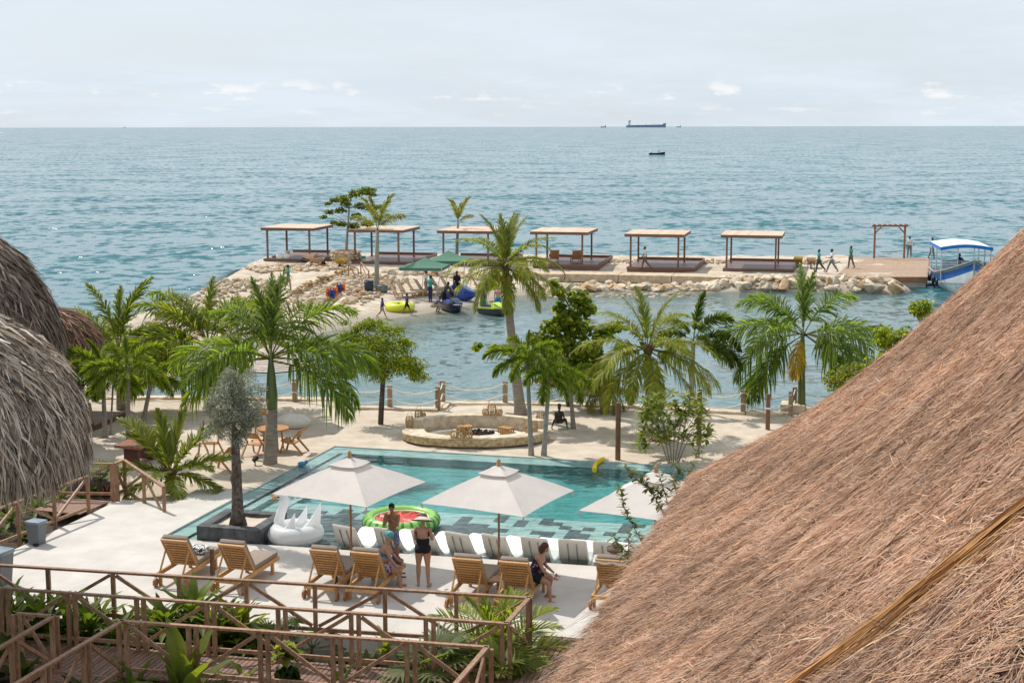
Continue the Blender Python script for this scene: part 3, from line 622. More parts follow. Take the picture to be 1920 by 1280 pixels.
# --- rounded palm-thatch huts on the left
GREYT = [(.56, .45, .36), (.38, .30, .235), (.72, .62, .52), (.16, .125, .10), (.70, .53, .36)]
def dome_hut(name, label, c, Rr, z0, h, n, pal, wts, lmin, lmax, wmin, wmax, lift, front=True, posts=6, power=2.0, fringe=5000, parc=(0, 6.28), wide=2600):
    t = thing(name, label, 'thatched hut', (c[0], c[1], SAND))
    rr = lambda z: Rr * np.power(np.clip(1 - np.power(np.clip((z - z0) / h, 0, 1), power), 1e-4, 1), .5)
    mb = MB(); prof = [(Rr - .35, z0 - .06)] + [(float(rr(z0 + h * k / 16)), z0 + h * k / 16) for k in range(17)]
    mb.lathe(prof, 48, (c[0], c[1], 0)); mb.build('thatch_base', THB, t, smooth=True, wo=True)
    m = int(n); th = NR.uniform(0, 2 * np.pi, m * 3)
    face = np.sin(th) < .35; th = th[face][:m]; m = len(th)
    z = z0 + h * np.power(NR.uniform(0, .96, m), 1.15); r = rr(z); e = .03; dr = (rr(z + e) - r) / e; dr = np.clip(dr, -4, 0)
    P = np.stack([c[0] + r * np.cos(th), c[1] + r * np.sin(th), z], 1)
    T = np.stack([-dr * np.cos(th), -dr * np.sin(th), -np.ones(m)], 1); T /= np.linalg.norm(T, axis=1)[:, None]
    Nn = np.stack([np.cos(th), np.sin(th), -dr], 1); Nn /= np.linalg.norm(Nn, axis=1)[:, None]
    V, F, cc = strands(P - np.array(t.location), T, Nn, NR.uniform(lmin, lmax, m), NR.uniform(wmin, wmax, m), lift, .3, pick(pal, wts, m, .24), .3)
    npmesh('palm_thatch', V, F, THS, cc, parent=t, kind='stuff')
    if wide:
        k_ = NR.choice(len(P), wide, replace=False); V, F, cc = strands(P[k_] + Nn[k_] * .02 - np.array(t.location), T[k_], Nn[k_], NR.uniform(lmin * 1.3, lmax * 1.5, wide), NR.uniform(wmax * 1.2, wmax * 2.8, wide), lift * 1.7, .4, pick(pal, wts, wide, .3), .5)
        npmesh('leaf_ends', V, F, THS, cc, parent=t, kind='stuff')
    m = fringe; th = NR.uniform(-np.pi, .3, m); r = Rr + NR.uniform(-.25, .06, m); P = np.stack([c[0] + r * np.cos(th), c[1] + r * np.sin(th), z0 + NR.uniform(-.05, .3, m)], 1)
    T = np.stack([.14 * np.cos(th), .14 * np.sin(th), -np.ones(m)], 1); T /= np.linalg.norm(T, axis=1)[:, None]; Nn = np.stack([np.cos(th), np.sin(th), .14 + 0 * th], 1)
    V, F, cc = strands(P - np.array(t.location), T, Nn, NR.uniform(.35, .85, m), NR.uniform(wmin, wmax, m), lift, .1, pick(pal, wts, m) * .9, .3)
    npmesh('eave_fringe', V, F, THS, cc, parent=t, kind='stuff')
    for i in range(posts):
        a = parc[0] + (parc[1] - parc[0]) * (i + .4) / posts; x, y = c[0] + (Rr - .7) * math.cos(a), c[1] + (Rr - .7) * math.sin(a)
        MB().tube([(x, y, SAND - .4), (x, y, z0 + .3)], .1, 8).build('post', POSTD, t, wo=True)
    return t
dome_hut('thatched_hut', 'near grey palm-thatched hut with shaggy fringe at the left edge', (-12.05, 27.16), 3.62, 4.2, 3.02, 32000, GREYT, (4, 3, 3, 2, 1), .22, .65, .009, .026, .06, parc=(1.75, 4.4))
dome_hut('thatched_hut', 'tall grey thatched hut rising behind the nearest one', (-19.9, 46), 5.1, 2.9, 4.85, 22000, [(.27, .2, .155), (.2, .15, .115), (.36, .29, .235), (.12, .09, .07)], (4, 3, 2, 2), .4, .9, .015, .035, .06)
h3 = dome_hut('thatched_hut', 'small rounded reddish thatched hut with pole ridge', (-17.4, 51.5), 2.35, 2.15, 1.75, 16000, [(.33, .19, .125), (.25, .14, .09), (.42, .27, .185), (.2, .14, .11)], (4, 3, 2, 1), .3, .6, .012, .026, .04, posts=5, power=2.6, fringe=3500)
for dy in (-.25, .05): MB().tube([(-19.2, 51.4 + dy, 3.98), (-16.6, 51.4 + dy, 3.93)], .07, 8).build('ridge_pole', POSTD, h3, wo=True)
# --- reed parasols on the beach
PALM_ = mat('bleached_reed', (.64, .53, .45), .9, .14, 8, c2=(.74, .63, .54), bump=.6, bs=20)
def palapa(label, x, y, ze, za, r):
    t = thing('reed_parasol', label, 'beach umbrella', (x, y, SAND))
    MB().tube([(0, 0, -.3), (0, 0, za - SAND - .1)], .075, 10).build('pole', POSTD, t)
    n = 8
    for i in range(n):
        a0 = 2 * math.pi * i / n + .2; a1 = a0 + 2 * math.pi / n; mb = MB(); K = 15; m_ = (a0 + a1) / 2
        for k in range(K):                          # overlapping reed strips laid down the slope
            f0, f1 = k / K, (k + 1.25) / K
            for j in range(2):
                b0_, b1_ = a0 + (a1 - a0) * j / 2, a0 + (a1 - a0) * (j + 1) / 2
                q = []
                for f, lift in ((f0, .0), (f1, .02)):
                    for b in (b0_, b1_):
                        rr_ = r * f * math.cos(math.pi / n) / math.cos(b - m_); zz = (za - SAND) - (za - ze) * f ** 1.12 + (lift if f == f1 else 0) + R.uniform(-.006, .006); q.append((rr_ * math.cos(b), rr_ * math.sin(b), zz))
                mb.add(q, [(0, 2, 3, 1)])
        mb.build('reed_panel', PALM_, t)
        e0 = (r * math.cos(a0), r * math.sin(a0), ze - SAND); e1_ = (r * math.cos(a1), r * math.sin(a1), ze - SAND)
        MB().tube([(x_, y_, z_ - .03) for x_, y_, z_ in (e0, e1_)], .022, 6).build('rim_pole', POSTD, t)
        MB().tube([(0, 0, za - SAND - .05), (e0[0] * .98, e0[1] * .98, e0[2] - .05)], .02, 5).build('rafter', POSTD, t)
palapa('reed beach parasol shading the white beanbag near the round table', -8.45, 50.2, 1.95, 2.72, 1.47)
palapa('reed beach parasol behind the green palms, farther from the round table', -11.1, 52.5, 1.88, 2.42, 1.55)
# ================================================================== VEGETATION
LEAF = mat('leaf', (1, 1, 1), .5, .16, 5, attr='tint', trans=.55, tcol=(1.5, 1.62, .45), spec=.24, world=True)
LEAFS = mat('silver_leaf', (1, 1, 1), .55, .16, 5, attr='tint', trans=.3, tcol=(1.05, 1.1, .9), spec=.35, world=True)
BARK = mat('palm_bark', (.27, .22, .175), .9, .25, 3, (1, 1, 9), .8, 5, c2=(.40, .34, .28), world=True)
BARKD = mat('dark_bark', (.075, .06, .05), .95, .4, 10, (1, 1, 1), 1, 4, c2=(.17, .14, .115), world=True)
BARKG = mat('grey_bark', (.30, .27, .23), .9, .2, 6, (1, 1, 3), .6, 6, world=True)
SHAFT = mat('green_crownshaft', (.075, .12, .03), .4, .25, 3, (1, 1, .3), c2=(.14, .17, .05), world=True, spec=.5)
HUSK = mat('palm_husk', (.16, .10, .06), .9, .4, 14, bump=.8)
GRN0 = dict(coco=[(.115, .145, .026), (.09, .125, .022), (.155, .165, .036)], royal=[(.075, .115, .026), (.095, .135, .03), (.06, .095, .024)],
           fox=[(.085, .12, .024), (.11, .15, .03), (.062, .09, .02)], young=[(.10, .13, .022), (.075, .11, .02), (.13, .145, .03)], areca=[(.10, .14, .03), (.13, .155, .035)], dry=[(.22, .16, .025), (.24, .18, .035)], dark=[(.045, .07, .022), (.06, .085, .026)], olivedry=[(.12, .125, .045), (.095, .105, .035)])
KP = dict(coco=dict(L=2.15, n=70, ll=.58, w=.034, v=14, sag=.5, dr=78), royal=dict(L=2.1, n=74, ll=.60, w=.034, v=24, sag=.62, dr=82), fox=dict(L=1.45, n=72, ll=.36, w=.034, v=0, sag=.3, dr=80),
          young=dict(L=2.0, n=62, ll=.66, w=.05, v=22, sag=.3, dr=44), areca=dict(L=1.3, n=34, ll=.42, w=.03, v=26, sag=.3, dr=60), small=dict(L=1.5, n=40, ll=.5, w=.035, v=20, sag=.7, dr=70))
GRN = {k: [tuple(c * m for c, m in zip(t, (2.2, 1.95, 1.55))) for t in v] for k, v in GRN0.items()}
_fr = {}
def frond(kind, el, pal, var=0):
    key = (kind, el, pal, var)
    if key in _fr: return _fr[key]
    rr = random.Random(hash((kind, el, var)) % 9999 if False else (len(_fr) * 37 + 5)); k = KP[kind]; L = k['L']; n = k['n']; st = 40
    pts = [Vector((0, 0, 0))]; th = []; dr = rad(k['dr']) * (1.0 if el > 0 else .75) * rr.uniform(.85, 1.15)
    if el > 62: dr *= .55
    side = rr.uniform(-.12, .12)
    for i in range(st):
        a = rad(el) - dr * (i / st) ** 1.5; a = max(a, rad(-88)); th.append(a); pts.append(pts[-1] + Vector((math.cos(a), side * (i / st), math.sin(a))) * L / st)
    V = []; F = []; C = []; pl = GRN[pal]
    def strip(cs, col):
        o = len(V)
        for a, b in cs: V.extend((a, b))
        for i in range(len(cs) - 1): F.append((o + 2 * i, o + 2 * i + 1, o + 2 * i + 3, o + 2 * i + 2)); C.append(col)
    rc = (.20, .19, .06) if pal not in ('dry',) else (.4, .26, .08)
    for sd in (Vector((0, 1, 0)), Vector((0, .5, .86))):
        strip([(pts[i] + sd * .022 * (1 - i / st * .8), pts[i] - sd * .022 * (1 - i / st * .8)) for i in range(0, st + 1, 4)], rc)
    s0 = .2 if kind in ('fox', 'royal') else .14
    rows = 3 if kind == 'fox' else 2
    for i in range(n):
        s = s0 + (1 - s0) * (i + rr.random() * .6) / n; q = s * st; a_ = int(min(q, st - 1)); P = pts[a_].lerp(pts[a_ + 1], q - a_); a = th[a_]
        T = Vector((math.cos(a), 0, math.sin(a))); Nn = Vector((-math.sin(a), 0, math.cos(a))); f = (s - s0) / (1 - s0)
        prof = min(1, .55 + 2.2 * f) * min(1, (1.04 - f) * 2.1 + .12)
        for r_ in range(rows):
            sg = 1 if r_ % 2 else -1
            if kind == 'fox': v = rr.uniform(-60, 85)
            elif kind == 'royal': v = rr.choice((-20, 45)) + rr.uniform(-12, 12)
            else: v = k['v'] + rr.uniform(-9, 9)
            if r_ == 2: v = 90 + rr.uniform(-25, 25)
            phi = rad((66 - 34 * f) * (.5 if el > 62 else 1) + rr.uniform(-9, 9)); v = rad(v)
            D = T * math.cos(phi) + (Vector((0, sg * math.cos(v), 0)) + Nn * math.sin(v)) * math.sin(phi)
            W = (T - D * T.dot(D)).normalized(); Lf = k['ll'] * prof * rr.uniform(.82, 1.1); sag = k['sag'] * rr.uniform(.4, 1.6) * (1 + .6 * (el < 10))
            Pc = []
            for t, w_ in ((0, .55), (.34, 1), (.7, .8), (1, .08)):
                c = P + D * Lf * t * (1 - .25 * sag * t * t) - Vector((0, 0, sag * Lf * t * t * .72)); ww = W * k['w'] * w_ * .5; Pc.append((c - ww, c + ww))
            base = rr.choice(pl); j = rr.uniform(.55, 1.5); strip(Pc, tuple(x * j for x in base))
    me = bpy.data.meshes.new('frond'); me.from_pydata(V, [], F); me.materials.append(LEAF)
    at_ = me.attributes.new('tint', 'FLOAT_COLOR', 'FACE'); at_.data.foreach_set('color', [x for c in C for x in (*c, 1)]); _fr[key] = me; return me
def palm(name, label, kind, base, top, tr, fronds, crown='', trunkmat=None, pts=None, cat='palm tree', group=None, sc_=1.0, pal=None, var=2):
    t = thing(name, label, cat, tuple(base), group=group); base = Vector(base); top = Vector(top); L = top - base
    tp = pts or [Vector((0, 0, -.15)), L * .08, L * .3, L * .6, L]
    tp = [p - base if pts else p for p in tp]
    MB().tube(tp, tr if isinstance(tr, list) else [tr * 1.5, tr * 1.25, tr, tr * .92, tr * .85], 10).build('trunk', trunkmat or BARK, t, True)
    if crown == 'shaft':
        h = .95 * sc_; MB().tube([L * 1.0 - Vector((0, 0, .02)), L + Vector((0, 0, h * .25)), L + Vector((0, 0, h * .7)), L + Vector((0, 0, h * 1.25))], [tr_last(tr) * 1.0, tr_last(tr) * 1.12, tr_last(tr) * .8, .035], 10).build('crownshaft', SHAFT, t, True); ct = L + Vector((0, 0, h * 1.05))
    elif crown == 'coco':
        mb = MB()
        for i in range(16):
            a = i * 2.4; q = Vector((math.cos(a), math.sin(a), 0)); mb.tube([L - Vector((0, 0, .25)) + q * .07, L + Vector((0, 0, .05)) + q * .15, L + q * (.3) + Vector((0, 0, .24))], [.035, .05, .015], 5)
        mb.build('leaf_base', HUSK, t); ct = L
    else: ct = L
    for i, (az, el, s) in enumerate(fronds):
        p_ = pal or kind
        if isinstance(s, tuple): s, p_ = s
        me = frond(kind, el, p_, i % var); o = obj('frond', me, t, ct + Vector((0, 0, R.uniform(-.08, .05))), rad(az + R.uniform(-7, 7))); k = s * sc_ * R.uniform(.92, 1.06); o.scale = (k, k, k)
    return t
def tr_last(tr): return tr[-1] if isinstance(tr, list) else tr * .85
def ring(n, el, s=1, a0=0): return [(a0 + 360 / n * i, el, s) for i in range(n)]
S0 = SAND
# coconut palms
b = G(978, 778, S0); tp = at(948, 500, b.y)
palm('coconut_palm', 'tall curved coconut palm rising behind the stone fire pit', 'coco', b, tp, [.30, .22, .17, .155, .15, .14], [(150, 78, 1.0), (112, 80, .9), (60, 78, 1), (15, 55, 1.05), (-25, 55, .95), (200, 55, 1), (95, 55, .9), (-5, 25, 1.05), (40, 25, .95), (180, 25, 1.05), (225, 25, .9), (300, 25, .9), (5, -5, 1.0), (178, -5, 1.0), (240, -5, .9), (320, -5, .9), (195, -30, .95), (335, -30, .9), (-15, -30, .85), (280, -55, .8), (100, -5, .9), (130, 55, 1), (70, 78, .95), (30, 78, .9), (-40, 25, .95)], 'coco', sc_=1.04, pts=[b + Vector((0, 0, -.1)), at(974, 760, b.y), at(966, 690, b.y), at(957, 610, b.y), at(951, 550, b.y), tp])
t = bpy.data.objects['coconut_palm']; mb = MB()
for p in ((934, 520), (955, 523), (944, 526)): mb.ell(at(*p, b.y - .25) - b, (.13, .13, .16), nu=9, nv=6)
mb.build('coconut', mat('coconut_husk', (.24, .2, .05), .6), t, True)
b = G(1217, 818, S0); palm('coconut_palm', 'short-trunked coconut palm with broad drooping fronds beside the hammock', 'coco', b, at(1215, 655, b.y), .13, [(100, 78, .95), (170, 78, .9), (10, 78, 1.0), (140, 55, 1), (45, 55, 1), (-10, 55, .9), (190, 55, .95), (0, 25, 1.1), (178, 25, 1.1), (230, 25, .95), (310, 25, .95), (60, 25, 1), (188, -5, 1.15), (352, -5, 1.15), (215, -5, 1.05), (325, -5, 1.1), (200, -30, 1.1), (340, -30, 1.1), (268, -30, 1.05), (295, -55, .9), (240, -30, .9)], 'coco', sc_=1.14)
b = G(1133, 772, S0); palm('coconut_palm', 'small bushy coconut palm low by the rope fence', 'small', b, at(1133, 722, b.y), .14, ring(5, 55, .8, 20) + ring(6, 25, .85) + ring(6, -5, .9, 30) + ring(5, -30, .85, 10), 'coco', pal='olivedry', sc_=.95)
b = G(318, 922, S0); palm('coconut_palm', 'young coconut palm by the sand steps with upright fronds', 'young', b, at(318, 888, b.y), .13, [(60, 78, 1.05), (125, 78, 1.0), (35, 55, 1.1), (150, 55, 1.15), (175, 55, .95), (5, 55, 1), (330, 25, .85), (200, 25, .9), (15, 25, 1.0), (255, 25, .7), (355, -5, .95), (215, -5, .8), (190, 25, .8), (290, -5, .7)], 'coco', sc_=1.0)
# royal palms
b = G(506, 868, S0); palm('royal_palm', 'stout royal palm with green crownshaft beside the round wooden table', 'royal', b, at(510, 765, b.y), [.235, .225, .21, .19, .165], [(80, 78, .9), (130, 78, .85), (30, 55, 1.0), (150, 55, 1.0), (100, 55, .9), (0, 25, 1.05), (180, 25, 1.05), (220, 25, 1.0), (50, 25, .95), (160, 25, .9), (345, -5, 1.0), (195, -5, 1.0), (20, -5, 1.0), (170, -5, .9), (230, 25, .85), (335, 25, .95), (60, 55, 1), (120, 55, 1), (100, 78, .95)], 'shaft', sc_=1.58)
b = G(391, 766, S0); palm('royal_palm', 'royal palm with yellowish fronds standing behind the silvery olive tree', 'royal', b, at(392, 726, b.y), [.19, .18, .17, .16, .15], [(85, 78, .85), (140, 55, 1.1), (40, 55, 1.1), (70, 55, 1.0), (155, 55, 1.0), (185, 55, 1.0), (0, 55, .95), (225, 25, .95), (310, 25, .9), (185, 25, 1.15), (180, 25, 1.15), (200, 25, 1.1), (190, -5, 1.1), (170, -5, 1.0), (110, 55, .9), (20, 55, 1.0), (45, 55, .95), (135, 55, 1.05), (15, 25, 1.05), (165, 25, 1.1)], 'shaft', sc_=1.6, pal='young')
b = G(1503, 773, S0); palm('royal_palm', 'royal palm with one yellowed hanging frond next to the thatched roof', 'royal', b, at(1503, 700, b.y), [.15, .15, .14, .135, .125], [(85, 78, 1.0), (60, 78, .9), (140, 55, 1.05), (165, 55, 1.0), (30, 55, 1.05), (180, 25, 1.15), (0, 25, 1.15), (215, 25, 1.0), (325, 25, 1.05), (100, 25, .9), (195, -5, 1.1), (350, -5, 1.1), (310, -5, 1.05), (180, -30, 1.05), (345, -30, 1.1), (320, -30, 1.05), (250, -30, (.66, 'dry')), (205, -30, 1.0)], 'shaft', sc_=1.42, trunkmat=SHAFT)
b = G(228, 766, S0); palm('royal_palm', 'thin-crowned palm with ragged upright fronds at far left', 'royal', b, at(222, 655, b.y), [.2, .19, .16, .13, .11], [(150, 78, 1.05), (160, 55, 1.1), (40, 78, 1.0), (60, 78, .95), (20, 55, .8), (120, 55, .8), (300, 25, .7), (95, 78, .9), (175, 55, .8)], '', sc_=1.4, pal='young')
# tall thin palms on the breakwater
b = G(706, 541, -.6); palm('slim_palm', 'slim palm with tied drooping fronds beside the stone planter', 'royal', b, at(708, 432, b.y), [.24, .2, .16, .14, .12], [(30, 78, 1.15), (120, 78, 1.1), (220, 78, 1.1), (320, 78, 1.1), (60, 55, 1.0), (-10, 55, 1.1), (200, 55, .9)], '', sc_=1.15, pal='olivedry', trunkmat=BARKG)
b = G(856, 492, JET); palm('slim_palm', 'slim palm with feathery upright top next to the third pavilion', 'royal', b, at(859, 418, b.y), [.2, .17, .13, .11, .1], [(30, 78, 1.0), (120, 78, 1.0), (220, 78, 1), (320, 78, 1.05), (70, 78, .9), (0, 55, .7)], '', sc_=1.1, pal='olivedry', trunkmat=BARKG)
# foxtail palms
foxf = lambda a0=0: [(a0 + 10, 55, 1), (a0 + 120, 55, 1), (a0 + 250, 55, .9), (a0 + 40, 25, 1.05), (a0 + 170, 25, 1.05), (a0 + 290, 25, 1), (a0 + 90, 25, .9), (a0 + 0, -5, 1), (a0 + 190, -5, 1), (a0 + 240, -5, .9), (a0 + 320, -5, .95), (a0 + 80, 78, .8)]
for lab, px, py, cx, cyy, s, a0 in (('foxtail palm, left one of the pair at the far pool edge', 996, 854, 988, 672, .92, 0), ('foxtail palm, right one of the pair at the far pool edge', 1019, 855, 1030, 705, .95, 60),
      ('foxtail palm drooping over the dark seated statue', 1075, 803, 1068, 712, .95, 100), ('thick foxtail palm nearest the big wooden table', 240, 856, 240, 690, 1.05, 30), ('foxtail palm nearest the grey thatched hut', 197, 818, 192, 690, 1.1, 80),
      ('very thin foxtail palm between two thicker trunks', 207, 812, 212, 715, .8, 10), ('foxtail palm leaning right towards the lagoon rope', 268, 790, 285, 705, .9, 0)):
    b = G(px, py, S0); palm('foxtail_palm', lab, 'fox', b, at(cx, cyy, b.y), .075 if 'thin' not in lab else .035, foxf(a0), '', BARKG, group='foxtail palms on the sand', sc_=s)
b = G(1296, 772, S0); palm('foxtail_palm', 'dark green foxtail palm right of the low coconut palm', 'fox', b, at(1300, 640, b.y), .09, [(60, 78, 1.2), (20, 55, 1.1), (150, 55, .9), (0, 25, 1.2), (170, 25, .9), (-10, -5, 1.3), (200, -5, .9), (330, -5, 1.1), (290, 25, .9)], '', BARKG, group='foxtail palms on the sand', sc_=1.15, pal='dark')

def leafcloud(name, parent, clumps, n, size, asp, pal, org, up=.35, jit=.3, hexa=False, hollow=.1, grow=1.35, lm=None):
    pal = [tuple(c * m for c, m in zip(t_, (1.75, 1.75, 1.15))) for t_ in pal]
    cs = np.array([c for c, r in clumps], float); cs = cs + NR.normal(0, .06, cs.shape); rs = np.array([r if isinstance(r, (tuple, list)) else (r, r, r) for c, r in clumps], float)
    rs = rs * grow; wts = rs.prod(1) ** .67; i = NR.choice(len(cs), n, p=wts / wts.sum())
    d = NR.normal(0, 1, (n, 3)); d /= np.linalg.norm(d, axis=1)[:, None]; rr_ = (hollow + (1 - hollow) * NR.random(n)) ** .6
    P = cs[i] + d * rs[i] * rr_[:, None]
    Nn = d * .6 + NR.normal(0, .6, (n, 3)); Nn[:, 2] += up; Nn /= np.linalg.norm(Nn, axis=1)[:, None]
    T = np.cross(Nn, NR.normal(0, 1, (n, 3))); T /= np.linalg.norm(T, axis=1)[:, None] + 1e-9; B = np.cross(Nn, T)
    s = size * NR.uniform(.65, 1.25, n)[:, None]; w_ = s * asp / 2
    cols = np.array(pal)[NR.integers(0, len(pal), n)] * NR.uniform(1 - jit, 1 + jit, n)[:, None]
    P = P - np.array(org)
    fold = Nn * s * .08
    if hexa:
        V = np.concatenate([P - T * s * .5, P - T * s * .3 + B * w_ * .85 + fold, P + T * s * .2 + B * w_ + fold, P + T * s * .5, P + T * s * .2 - B * w_ + fold, P - T * s * .3 - B * w_ * .85 + fold]); k = np.arange(n)
        F = np.concatenate([np.stack([k, k + n, k + 2 * n, k + 3 * n], 1), np.stack([k, k + 3 * n, k + 4 * n, k + 5 * n], 1)]); cols = np.concatenate([cols, cols])
    else:
        V = np.concatenate([P - T * s * .5, P + B * w_ + fold, P + T * s * .5, P - B * w_ + fold]); k = np.arange(n); F = np.stack([k, k + n, k + 2 * n, k + 3 * n], 1)
    return npmesh(name, V, F, lm or LEAF, cols, parent=parent)
def limbs(t, org, trunk, clumps, r0, m, kids=True, fr=.6):
    mb = MB(); org = Vector(org)
    tops = trunk[int(len(trunk) * fr):]
    for c, r in clumps:
        c = Vector(c); s = min(tops, key=lambda p: (p - c).length + max(0, p.z - c.z) * 2); mid = s.lerp(c, .5) + Vector((0, 0, .08 * (c - s).length)); mb.tube([s - org, mid - org, c - org], [r0, r0 * .6, r0 * .2], 5)
    mb.build('limb', m, t, True)
# round bright green tree
b = G(713, 794, S0); t = thing('ficus_tree', 'round bright green leafy tree standing on the sand by the rope fence', 'tree', tuple(b)); D = b.y
cl = [(at(px, py, D + dy), (r, r, r * .5)) for px, py, r, dy in ((668, 628, .42, 0), (700, 612, .42, .3), (735, 622, .45, -.2), (762, 648, .45, .2), (655, 655, .42, .3), (690, 650, .5, -.5), (725, 655, .5, -.6), (772, 690, .52, 0), (745, 690, .5, -.6), (700, 690, .55, -.7), (660, 688, .45, 0), (650, 700, .35, .4), (790, 700, .3, .2), (715, 640, .5, .7), (700, 675, .5, .8), (752, 672, .5, .7), (675, 610, .3, 0), (712, 705, .4, -.3), (650, 625, .25, .1), (640, 668, .28, 0))]
trk = [b, at(714, 760, D), at(716, 730, D), at(716, 700, D), at(718, 660, D)]; MB().tube([p - b for p in trk], [.09, .075, .065, .05, .03], 8).build('trunk', BARKD, t, True); MB().tube([p - b for p in (b + Vector((.06, 0, 0)), at(719, 740, D), at(722, 690, D))], [.05, .04, .03], 7).build('trunk', BARKD, t, True); limbs(t, b, trk, cl, .028, BARKD)
cl = cl + [(c + Vector((R.gauss(0, .22), R.gauss(0, .22), R.gauss(.03, .13))), (R.uniform(.14, .28),) * 2 + (.1,)) for c, r in cl for _ in range(2)]
leafcloud('crown', t, cl, 15000, .095, .55, [(.15, .17, .018), (.20, .21, .02), (.10, .125, .016), (.065, .09, .014)], b, .7)
# silvery olive tree in the stone planter
b = G(446, 983, .30); t = thing('olive_tree', 'silvery grey olive tree growing from the dark planter in the pool', 'tree', tuple(b)); D = b.y
cl = [(at(px, py, D + dy), r) for px, py, r, dy in ((436, 718, .27, 0), (412, 740, .27, .1), (460, 735, .28, .1), (430, 765, .36, -.2), (462, 770, .3, 0), (405, 772, .28, 0), (438, 800, .3, .1), (415, 800, .22, -.1), (468, 795, .2, .1), (440, 825, .2, 0), (437, 745, .34, .25), (392, 758, .15, 0), (480, 755, .16, 0), (430, 703, .14, 0))]
trk = [b, at(445, 960, D), at(444, 920, D), at(443, 880, D), at(441, 840, D), at(438, 790, D)]; MB().tube([p - b for p in trk], [.24, .16, .135, .125, .11, .05], 12).build('trunk', BARKD, t, True); limbs(t, b, trk, cl, .035, BARKD)
cl = cl + [(c + Vector((R.gauss(0, .2), R.gauss(0, .2), R.gauss(.0, .15))), R.uniform(.07, .15)) for c, r in cl for _ in range(3)]
leafcloud('crown', t, cl, 15000, .075, .26, [(.21, .215, .25), (.28, .285, .32), (.155, .16, .185), (.10, .105, .115)], b, .2, lm=LEAFS)
MB().tube([at(438, 915, D - .15) - b, at(433, 895, D - .2) - b, at(437, 880, D - .17) - b], [.03, .035, .01], 6).build('branch_stub', BARKD, t)
# sea grape with large round leaves
b = G(1066, 762, S0); t = thing('sea_grape_tree', 'sea grape with large round leaves between the two pool-edge palms', 'tree', tuple(b)); D = b.y
cl = [(at(px, py, D + dy), (r, r, r * .75)) for px, py, r, dy in ((1050, 545, .3, 0), (1085, 560, .35, .1), (1100, 580, .3, 0), (1045, 575, .22, 0), (1060, 600, .4, .2), (1035, 615, .35, 0), (1085, 615, .45, .2), (1010, 640, .35, .1), (1050, 645, .5, 0), (1095, 650, .5, -.2), (1130, 630, .35, .2), (1160, 610, .25, .2), (900, 648, .16, 0), (925, 650, .16, .1), (950, 655, .2, .1), (980, 665, .26, 0), (1015, 675, .4, -.2), (1070, 690, .5, 0), (1120, 690, .4, 0), (1160, 660, .3, .1), (1075, 585, .3, -.2), (1040, 530, .16, 0))]
trk = [b, at(1066, 730, D), at(1062, 690, D), at(1066, 640, D), at(1074, 590, D)]; MB().tube([p - b for p in trk], [.09, .08, .07, .05, .03], 8).build('trunk', BARKD, t, True); limbs(t, b, trk, cl, .03, BARKD, fr=.4)
leafcloud('crown', t, cl, 3400, .19, .85, [(.14, .17, .024), (.20, .22, .034), (.09, .115, .022), (.06, .08, .018)], b, .5, hexa=True)
# almond tree in the round stone planter on the breakwater
b = G(650, 473, JET + 1.1); b.y = 114.5; b.x = GX(650, 114.5, .6); b.z = .55; t = thing('almond_tree', 'open-branched tree growing out of the round stone planter', 'tree', tuple(b)); D = b.y
cl = [(at(px, py, D + dy), (r, r, r * .45)) for px, py, r, dy in ((690, 357, .55, 0), (665, 360, .5, .4), (645, 370, .5, 0), (625, 375, .35, .3), (615, 382, .25, 0), (640, 392, .4, -.3), (620, 400, .35, 0), (607, 407, .25, 0), (675, 385, .45, .5), (695, 390, .4, 0), (712, 388, .3, .2), (670, 405, .35, -.4), (640, 420, .35, 0), (662, 422, .45, 0), (690, 418, .45, .3), (628, 417, .25, 0), (700, 365, .3, .2), (650, 380, .35, -.5))]
trk = [b, at(651, 445, D), at(653, 420, D), at(655, 390, D), at(660, 362, D)]; MB().tube([p - b for p in trk], [.12, .1, .08, .06, .03], 7).build('trunk', BARKG, t, True); limbs(t, b, trk, cl, .04, BARKG, fr=.3)
leafcloud('crown', t, cl, 2600, .21, .6, [(.085, .105, .03), (.12, .14, .04), (.055, .07, .025)], b, .5, hexa=True, hollow=.1)
# frangipani
def rosette_tree(name, label, b, tips, stems, trunks, nl, ll, pal, lw=.3):
    t = thing(name, label, 'shrub', tuple(b)); b = Vector(b); mb = MB()
    for ps, r in stems: mb.tube([p - b for p in ps], r, 6)
    mb.build('stem', BARKG, t, True)
    V = []; F = []; C = []
    for c in tips:
        c = Vector(c) - b
        for i in range(nl):
            a = i * 2.4 + R.random(); el = R.uniform(-.35, 1.0); d = Vector((math.cos(a) * math.cos(el), math.sin(a) * math.cos(el), math.sin(el))); s = d.cross(Vector((0, 0, 1))).normalized(); L = ll * R.uniform(.7, 1.15); w_ = L * lw * .5; g = Vector((0, 0, -1)); o = len(V)
            for tt, ww in ((.08, .25), (.4, .8), (.7, 1), (1, .1)):
                p = c + d * L * tt + g * L * .3 * tt * tt; V += [p - s * w_ * ww, p + s * w_ * ww]
            col = R.choice(pal); j = R.uniform(.75, 1.25)
            for q in range(3): F.append((o + 2 * q, o + 2 * q + 1, o + 2 * q + 3, o + 2 * q + 2)); C.append([x * j for x in col])
    npmesh('leaves', V, F, LEAF, np.array(C), parent=t); return t
b = G(1262, 868, S0); D = b.y; tips = []; stems = []
for i in range(95):
    px = R.uniform(1196, 1332); f = (px - 1264) / 68; py = R.uniform(738, 832) - 8 * (1 - f * f) + 22 * f * f; p = at(px, py, D + R.uniform(-.55, .7)); tips.append(p)
    h = at(1264 + f * 30, 815 + R.uniform(-8, 14), D + R.uniform(-.2, .3))
    if i % 4 == 0: stems.append(([h, h.lerp(p, .5) + Vector((0, 0, .04)), p], [.014, .011, .009]))
